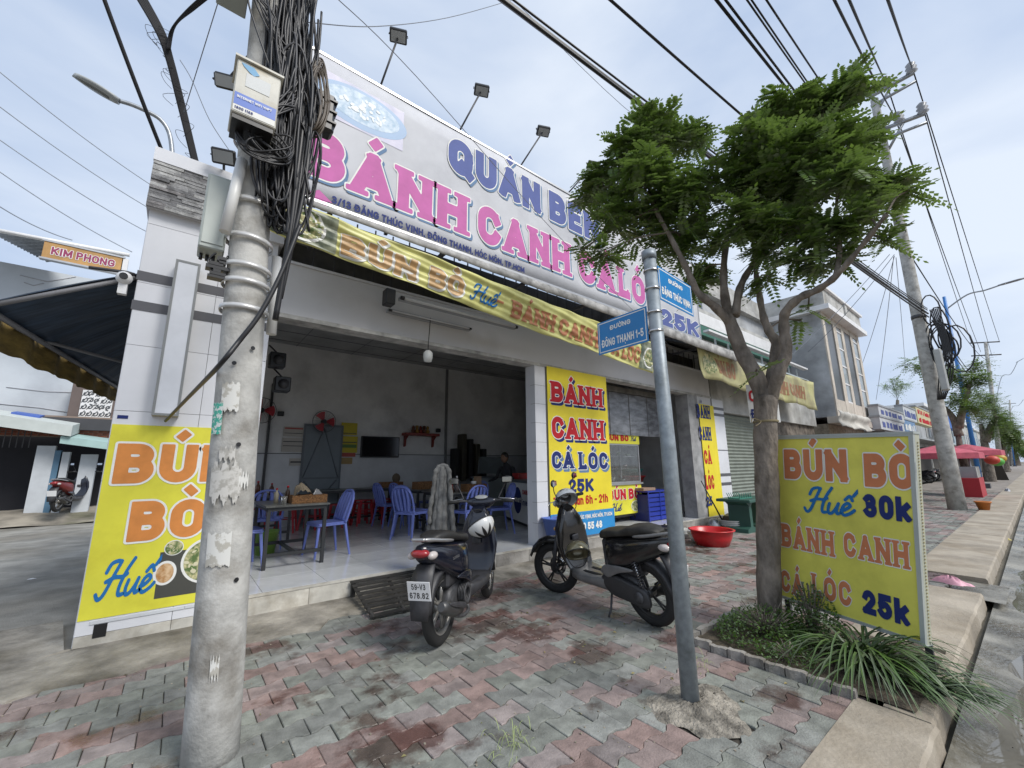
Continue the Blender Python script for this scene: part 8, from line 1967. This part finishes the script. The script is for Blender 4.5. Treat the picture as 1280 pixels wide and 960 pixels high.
slab2(((-70, 508), (91, 532)), 16.8, 18.2, pale_aw, 'awning_sheet', .3); slab2(((76, 545), (150, 555)), 16.9, 18.0, flat('teal_awning', (.35, .50, .48), .6), 'awning_sheet', .2); slab2(((14, 515), (50, 520)), 17.5, 18.0, flat('blue_tarp', (.06, .12, .4), .6), 'tarpaulin', .15)
MB().box((-11, 17.8, zc+.45), (-1.2, 17.95, zc+.8)).build('beam', dark_steel, lh, world=True)
def col3(px0, px1, ty, by, m, nm):
    g0, g1 = Yp(px0, by, 17.6), Yp(px1, by, 17.6); MB().box((g0.x, 17.5, 0), (g1.x, 17.7, Yp(px0, ty, 17.6).z)).build(nm, m, lh, world=True)
cw_ = flat('column_white', (.5, .53, .56), .7)
col3(31, 55, 557, 637, cw_, 'column'); col3(66, 76, 565, 632, cw_, 'column'); col3(91, 112, 568, 628, cw_, 'column'); col3(56, 64, 563, 632, flat('blue_door', (.08, .17, .26), .6), 'blue_door')
for i in range(8): z = zc+.1+i*.1; MB().box((-9, 17.75, z), (-5.0, 17.77, z+.03)).build('grille_bar', alu, lh, world=True)
for i in range(14): MB().box((-4.9+i*.12, 17.75, zc-.1), (-4.88+i*.12, 17.77, zc+.4)).build('grille_bar', dark_steel, lh, world=True)
# raised verge in front of it
mb = MB(); mb.grid(60, 6, lambda u, v: (-14+u*14.5, 15.2+(u*14.5)*.10+v*3.0, .03+.30*min(1, v*2)+.02*math.sin(u*60))); struct(mb, 'verge', mat('lane_verge', (.30, .27, .22), .95, var=.25, scale=1.2, bump=.4, coord='World', stain=((.45, .5, .35), .8, .5, .7)))
g = Yp(70, 634, 16.5); o = copy_tree(s1); o.location = (g.x, 16.6, .33); o.rotation_euler = (0, 0, R_(75)); o['label'] = 'dark red scooter parked by the white columns across the lane'; o['group'] = 'distant parked scooters'
for c in o.children:
    if c.name.startswith(('rear_body',)): c.data = c.data.copy(); c.data.materials[0] = flat('scooter_red', (.16, .015, .015), .3)
for c in list(o.children_recursive):
    if c.name.startswith(('plate_digits', 'badge')): bpy.data.objects.remove(c)
bush('shrub', 'tiny weeds at the foot of the white column across the lane', (-4.3, 16.9, .3), .5, .2, .35, 250, 61, s=.09)
# street lamp over the lane
yl = 8.6
sl_ = thing('street_lamp', 'grey street lamp with a long flat head above the side lane', 'street lamp', (Yp(215, 190, yl).x, yl, 0))
P = [Yp(*p_, yl) for p_ in ((215, 215), (215, 188), (211, 165), (200, 149), (183, 139), (165, 131), (149, 126))]
MB().tube([Vector((P[0].x, yl, 0))]+catmull(P, 4), .035, n=8).build('arm', grey_metal, sl_, world=True)
h0, h1_ = Yp(149, 127, yl), Yp(92, 93, yl); u_ = (h1_-h0); L_ = u_.length; u_.normalize(); s_ = Vector((0, 1, 0)); n_ = u_.cross(s_)
sec = []
for k in range(9): 
    t_ = k/8; w = .11*(math.sin(math.pi*min(1, t_*.9+.1))**.5)+.01; sec.append([h0+u_*L_*t_+s_*w*math.cos(a_)+n_*(.045*math.sin(a_)) for a_ in [2*math.pi*i/12 for i in range(12)]])
MB().loft(sec).build('lamp_head', flat('lamp_grey', (.36, .38, .38), .4), sl_, world=True)
MB().loft([[p+(-n_ if n_.z > 0 else n_)*.022 for p in [h0+u_*L_*t_+s_*.075*math.cos(a_)*(math.sin(math.pi*t_)**.5)+n_*.028*math.sin(a_) for a_ in [2*math.pi*i/10 for i in range(10)]]] for t_ in (.2, .4, .6, .8, .92)]).build('lens', flat('lamp_lens', (.16, .17, .17), .2), sl_, world=True)
# ------------------------------------------------------------------ wires
wm = flat('wire_dark', (.012, .012, .014), .8); wg = flat('wire_grey', (.20, .22, .25), .6)
def wire(label, P, r_, m=wm, sag=.0, group='overhead wires', name='overhead_wire', n=5):
    P = [Vector(p) for p in P]
    if len(P) == 2: 
        a, b = P; P = [a+(b-a)*t_+Vector((0, 0, -sag*4*t_*(1-t_))) for t_ in [i/16 for i in range(17)]]
    else: P = catmull(P, 6)
    b_ = MB().tube(P, r_, n=n); a, b = P[0], P[-1]
    return single(b_, name, m, label, 'cable', group)
e2 = Dp(1160, 392, DP2)
def strand(label, r_, off, m=wm, w=1):
    a = Vector((.1, 2.9, 6.35))+Vector(off); b = e2+Vector(off)*1.5; P = [a+(b-a)*t_+Vector((0, 0, -.35*4*t_*(1-t_))) for t_ in [i/30 for i in range(31)]]; single(MB().tube(P, r_, n=6), 'cable_bundle', m, label, 'cable', 'main cable bundle between the poles')
# aim: the bundle passes the photo's top edge near x = 640
a0_ = Xp(660, 18, 2.2)
B0 = a0_+(a0_-e2)*.16
for i, (r_, o1, o2, lab) in enumerate(((.028, (0, 0, 0), (0, 0, 0), 'thickest black cable of the bundle between the two concrete poles'), (.016, (.03, .03, .05), (0, 0, .12), 'upper thin cable of the bundle between the two concrete poles'), (.02, (-.02, -.03, -.04), (0, 0, -.12), 'lower black cable of the bundle between the two concrete poles'), (.012, (.05, .0, .09), (.1, 0, .2), 'topmost thin cable of the bundle between the two poles'))):
    a = B0+Vector(o1); b = e2+Vector(o2); P = [a+(b-a)*t_+Vector((0, 0, -.12*4*t_*(1-t_))) for t_ in [j/24 for j in range(25)]]
    single(MB().tube(P, r_, n=6), 'cable_bundle', cbm, lab, 'cable', 'main cable bundle between the poles')
def W2(label, pA, xA, pB, xB, r_, m=wm, sag=.1): return wire(label, (Xp(*pA, xA), Xp(*pB, xB)), r_, m, sag)
PX = gp2.x
W2('thick cable from the top centre running down behind the tree to the power pole', (735, -25), 3.0, (1140, 322), PX, .018)
W2('second black line right of the top centre', (880, -20), 3.2, (1130, 287), PX, .015); W2('third black line right of the top centre close beside the second', (892, -20), 3.3, (1133, 290), PX, .012)
W2('fourth line thin and straight above the tree', (920, -20), 3.5, (1122, 262), PX, .009); W2('fifth line close beside the fourth above the tree', (926, -20), 3.6, (1124, 264), PX, .009); W2('sixth line above the right crown', (945, -20), 3.8, (1118, 235), PX, .01)
topi = [Dp(1118, 145, DP2), Dp(1108, 104, DP2), Dp(1140, 84, DP2)]
for i, (pA, tgt, far_, lab) in enumerate((((1033, -20), topi[0], (1226, 440), 'left high voltage wire at the power pole'), ((1053, -20), topi[1], (1214, 428), 'middle high voltage wire at the power pole'), ((1103, -20), topi[2], (1249, 426), 'right high voltage wire at the power pole'))):
    wire(lab, (Xp(*pA, 5.0), tgt), .016, wm, .1); g = G(1252, 592); wire(lab+' continuing to the far pole', (tgt, Dp(*far_, math.hypot(g.x, g.y))), .02, wm, .5)
g = G(1252, 592); dF = math.hypot(g.x, g.y)
for i, (pp_, ff_) in enumerate((((1156, 142), (1240, 445)), ((1165, 395), (1225, 470)), ((1165, 400), (1228, 480)), ((1140, 322), (1235, 450)), ((1150, 390), (1216, 500)))): wire(['lower right wire past the power pole', 'drooping service wire beyond the power pole', 'second drooping service wire beyond the power pole', 'upper service wire beyond the power pole', 'lowest service wire beyond the power pole'][i], (Dp(*pp_, DP2), Dp(*ff_, dF)), .018, wm, .9)
for i, (A_, B__) in enumerate((((1118, 318), (1010, 440)), ((1118, 320), (1075, 462)), ((1120, 322), (1132, 465)), ((1112, 318), (960, 470)), ((1117, 321), (1095, 500)))): wire(['service wire fanning left to the neighbouring roofs', 'steep service wire to the two storey house', 'nearly vertical service wire left of the power pole', 'longest service wire fanning far left', 'short service wire to the sign boxes'][i], (Dp(*A_, DP2), Yp(*B__, 5.0)), .010, wg, .15)
# left sky
wire('thick black cable falling to the parapet left of the lamp arm', (Yp(125, -15, 5.0), Yp(207, 200, 5.6)), .020, wm, .02)
for i in range(6):
    dx_ = i*2.2-5; wire(['first', 'second', 'third', 'fourth', 'fifth', 'sixth'][i]+' cable of the kinked black bundle over the parapet, counted from the left', (Yp(172+dx_, -10, 5.2), Yp(200+dx_*.8, 40, 5.1), Yp(212+dx_*.6, 75, 5.1), Yp(226+dx_*.6, 130, 5.15), Yp(246+dx_*.5, 212, 5.2)), .014, wm, group='kinked black bundle over the parapet')
for i in range(4):
    dx_ = i*3.5; wire(['lowest', 'lower middle', 'upper middle', 'uppermost'][i]+' cable of the branch arching right from the kinked bundle', (Yp(209+dx_*.3, 62, 5.05), Yp(214+dx_*.5, 38-dx_*.6, 5.0), Yp(233+dx_, 14-dx_*.3, 4.6), Yp(262+dx_, -12, 4.2)), .010, wm, group='kinked black bundle over the parapet')
r = random.Random(44); lo = MB()
for i in range(16):
    t_ = r.random(); px, py = 196+45*t_, 25+170*t_; a = Yp(px, py, 5.08); w = r.uniform(.03, .12); lo.tube(catmull([a, a+Vector((r.choice((-1, 1))*w, -.02, -w*.3)), a+Vector((r.choice((-1, 1))*w*.6, -.02, -w*1.4)), a+Vector((.02, 0, -w*2))], 4), .0025, n=3)
single(lo, 'wire_ends', wm, 'frayed wire ends sticking out of the kinked bundle', 'wire')
for i, (A_, B__) in enumerate((((-10, 82), (190, 232)), ((-10, 126), (186, 260)), ((-10, 168), (184, 290)), ((-10, 208), (165, 315)), ((-10, 252), (90, 300)))): wire(['highest', 'second highest', 'middle', 'second lowest', 'lowest'][i]+' of the thin pale wires crossing the left sky', (Yp(*A_, 30), Yp(*B__, 34)), .03, flat('wire_pale', (.36, .40, .46), .7), .2, 'thin pale wires in the left sky')
wire('fine wire rising from the parapet to the top edge', (Yp(230, 140, 5.0), Yp(275, -5, 3.6)), .004, wg); wire('fine wire looping from the bundle to the parapet floodlight', (Yp(225, 75, 5.05), Yp(240, 100, 4.9), Yp(262, 150, 4.8), Yp(288, 190, 4.8)), .004, wg)
wire('fine drop wire crossing in front of the billboard', (Yp(415, -8, 3.6), Yp(520, 95, 4.0), Yp(700, 297, 4.5), Yp(845, 440, 4.6)), .005, wg); wire('fine wire sagging across the sky above the billboard', (Yp(385, 28, 3.0), Yp(470, 33, 3.2), Yp(560, 22, 3.5), Yp(640, 0, 3.6)), .004, wg); wire('fine wire running beside the main bundle', (Yp(640, -2, 3.3), Yp(800, 150, 3.6), Yp(880, 190, 3.9)), .004, wg)
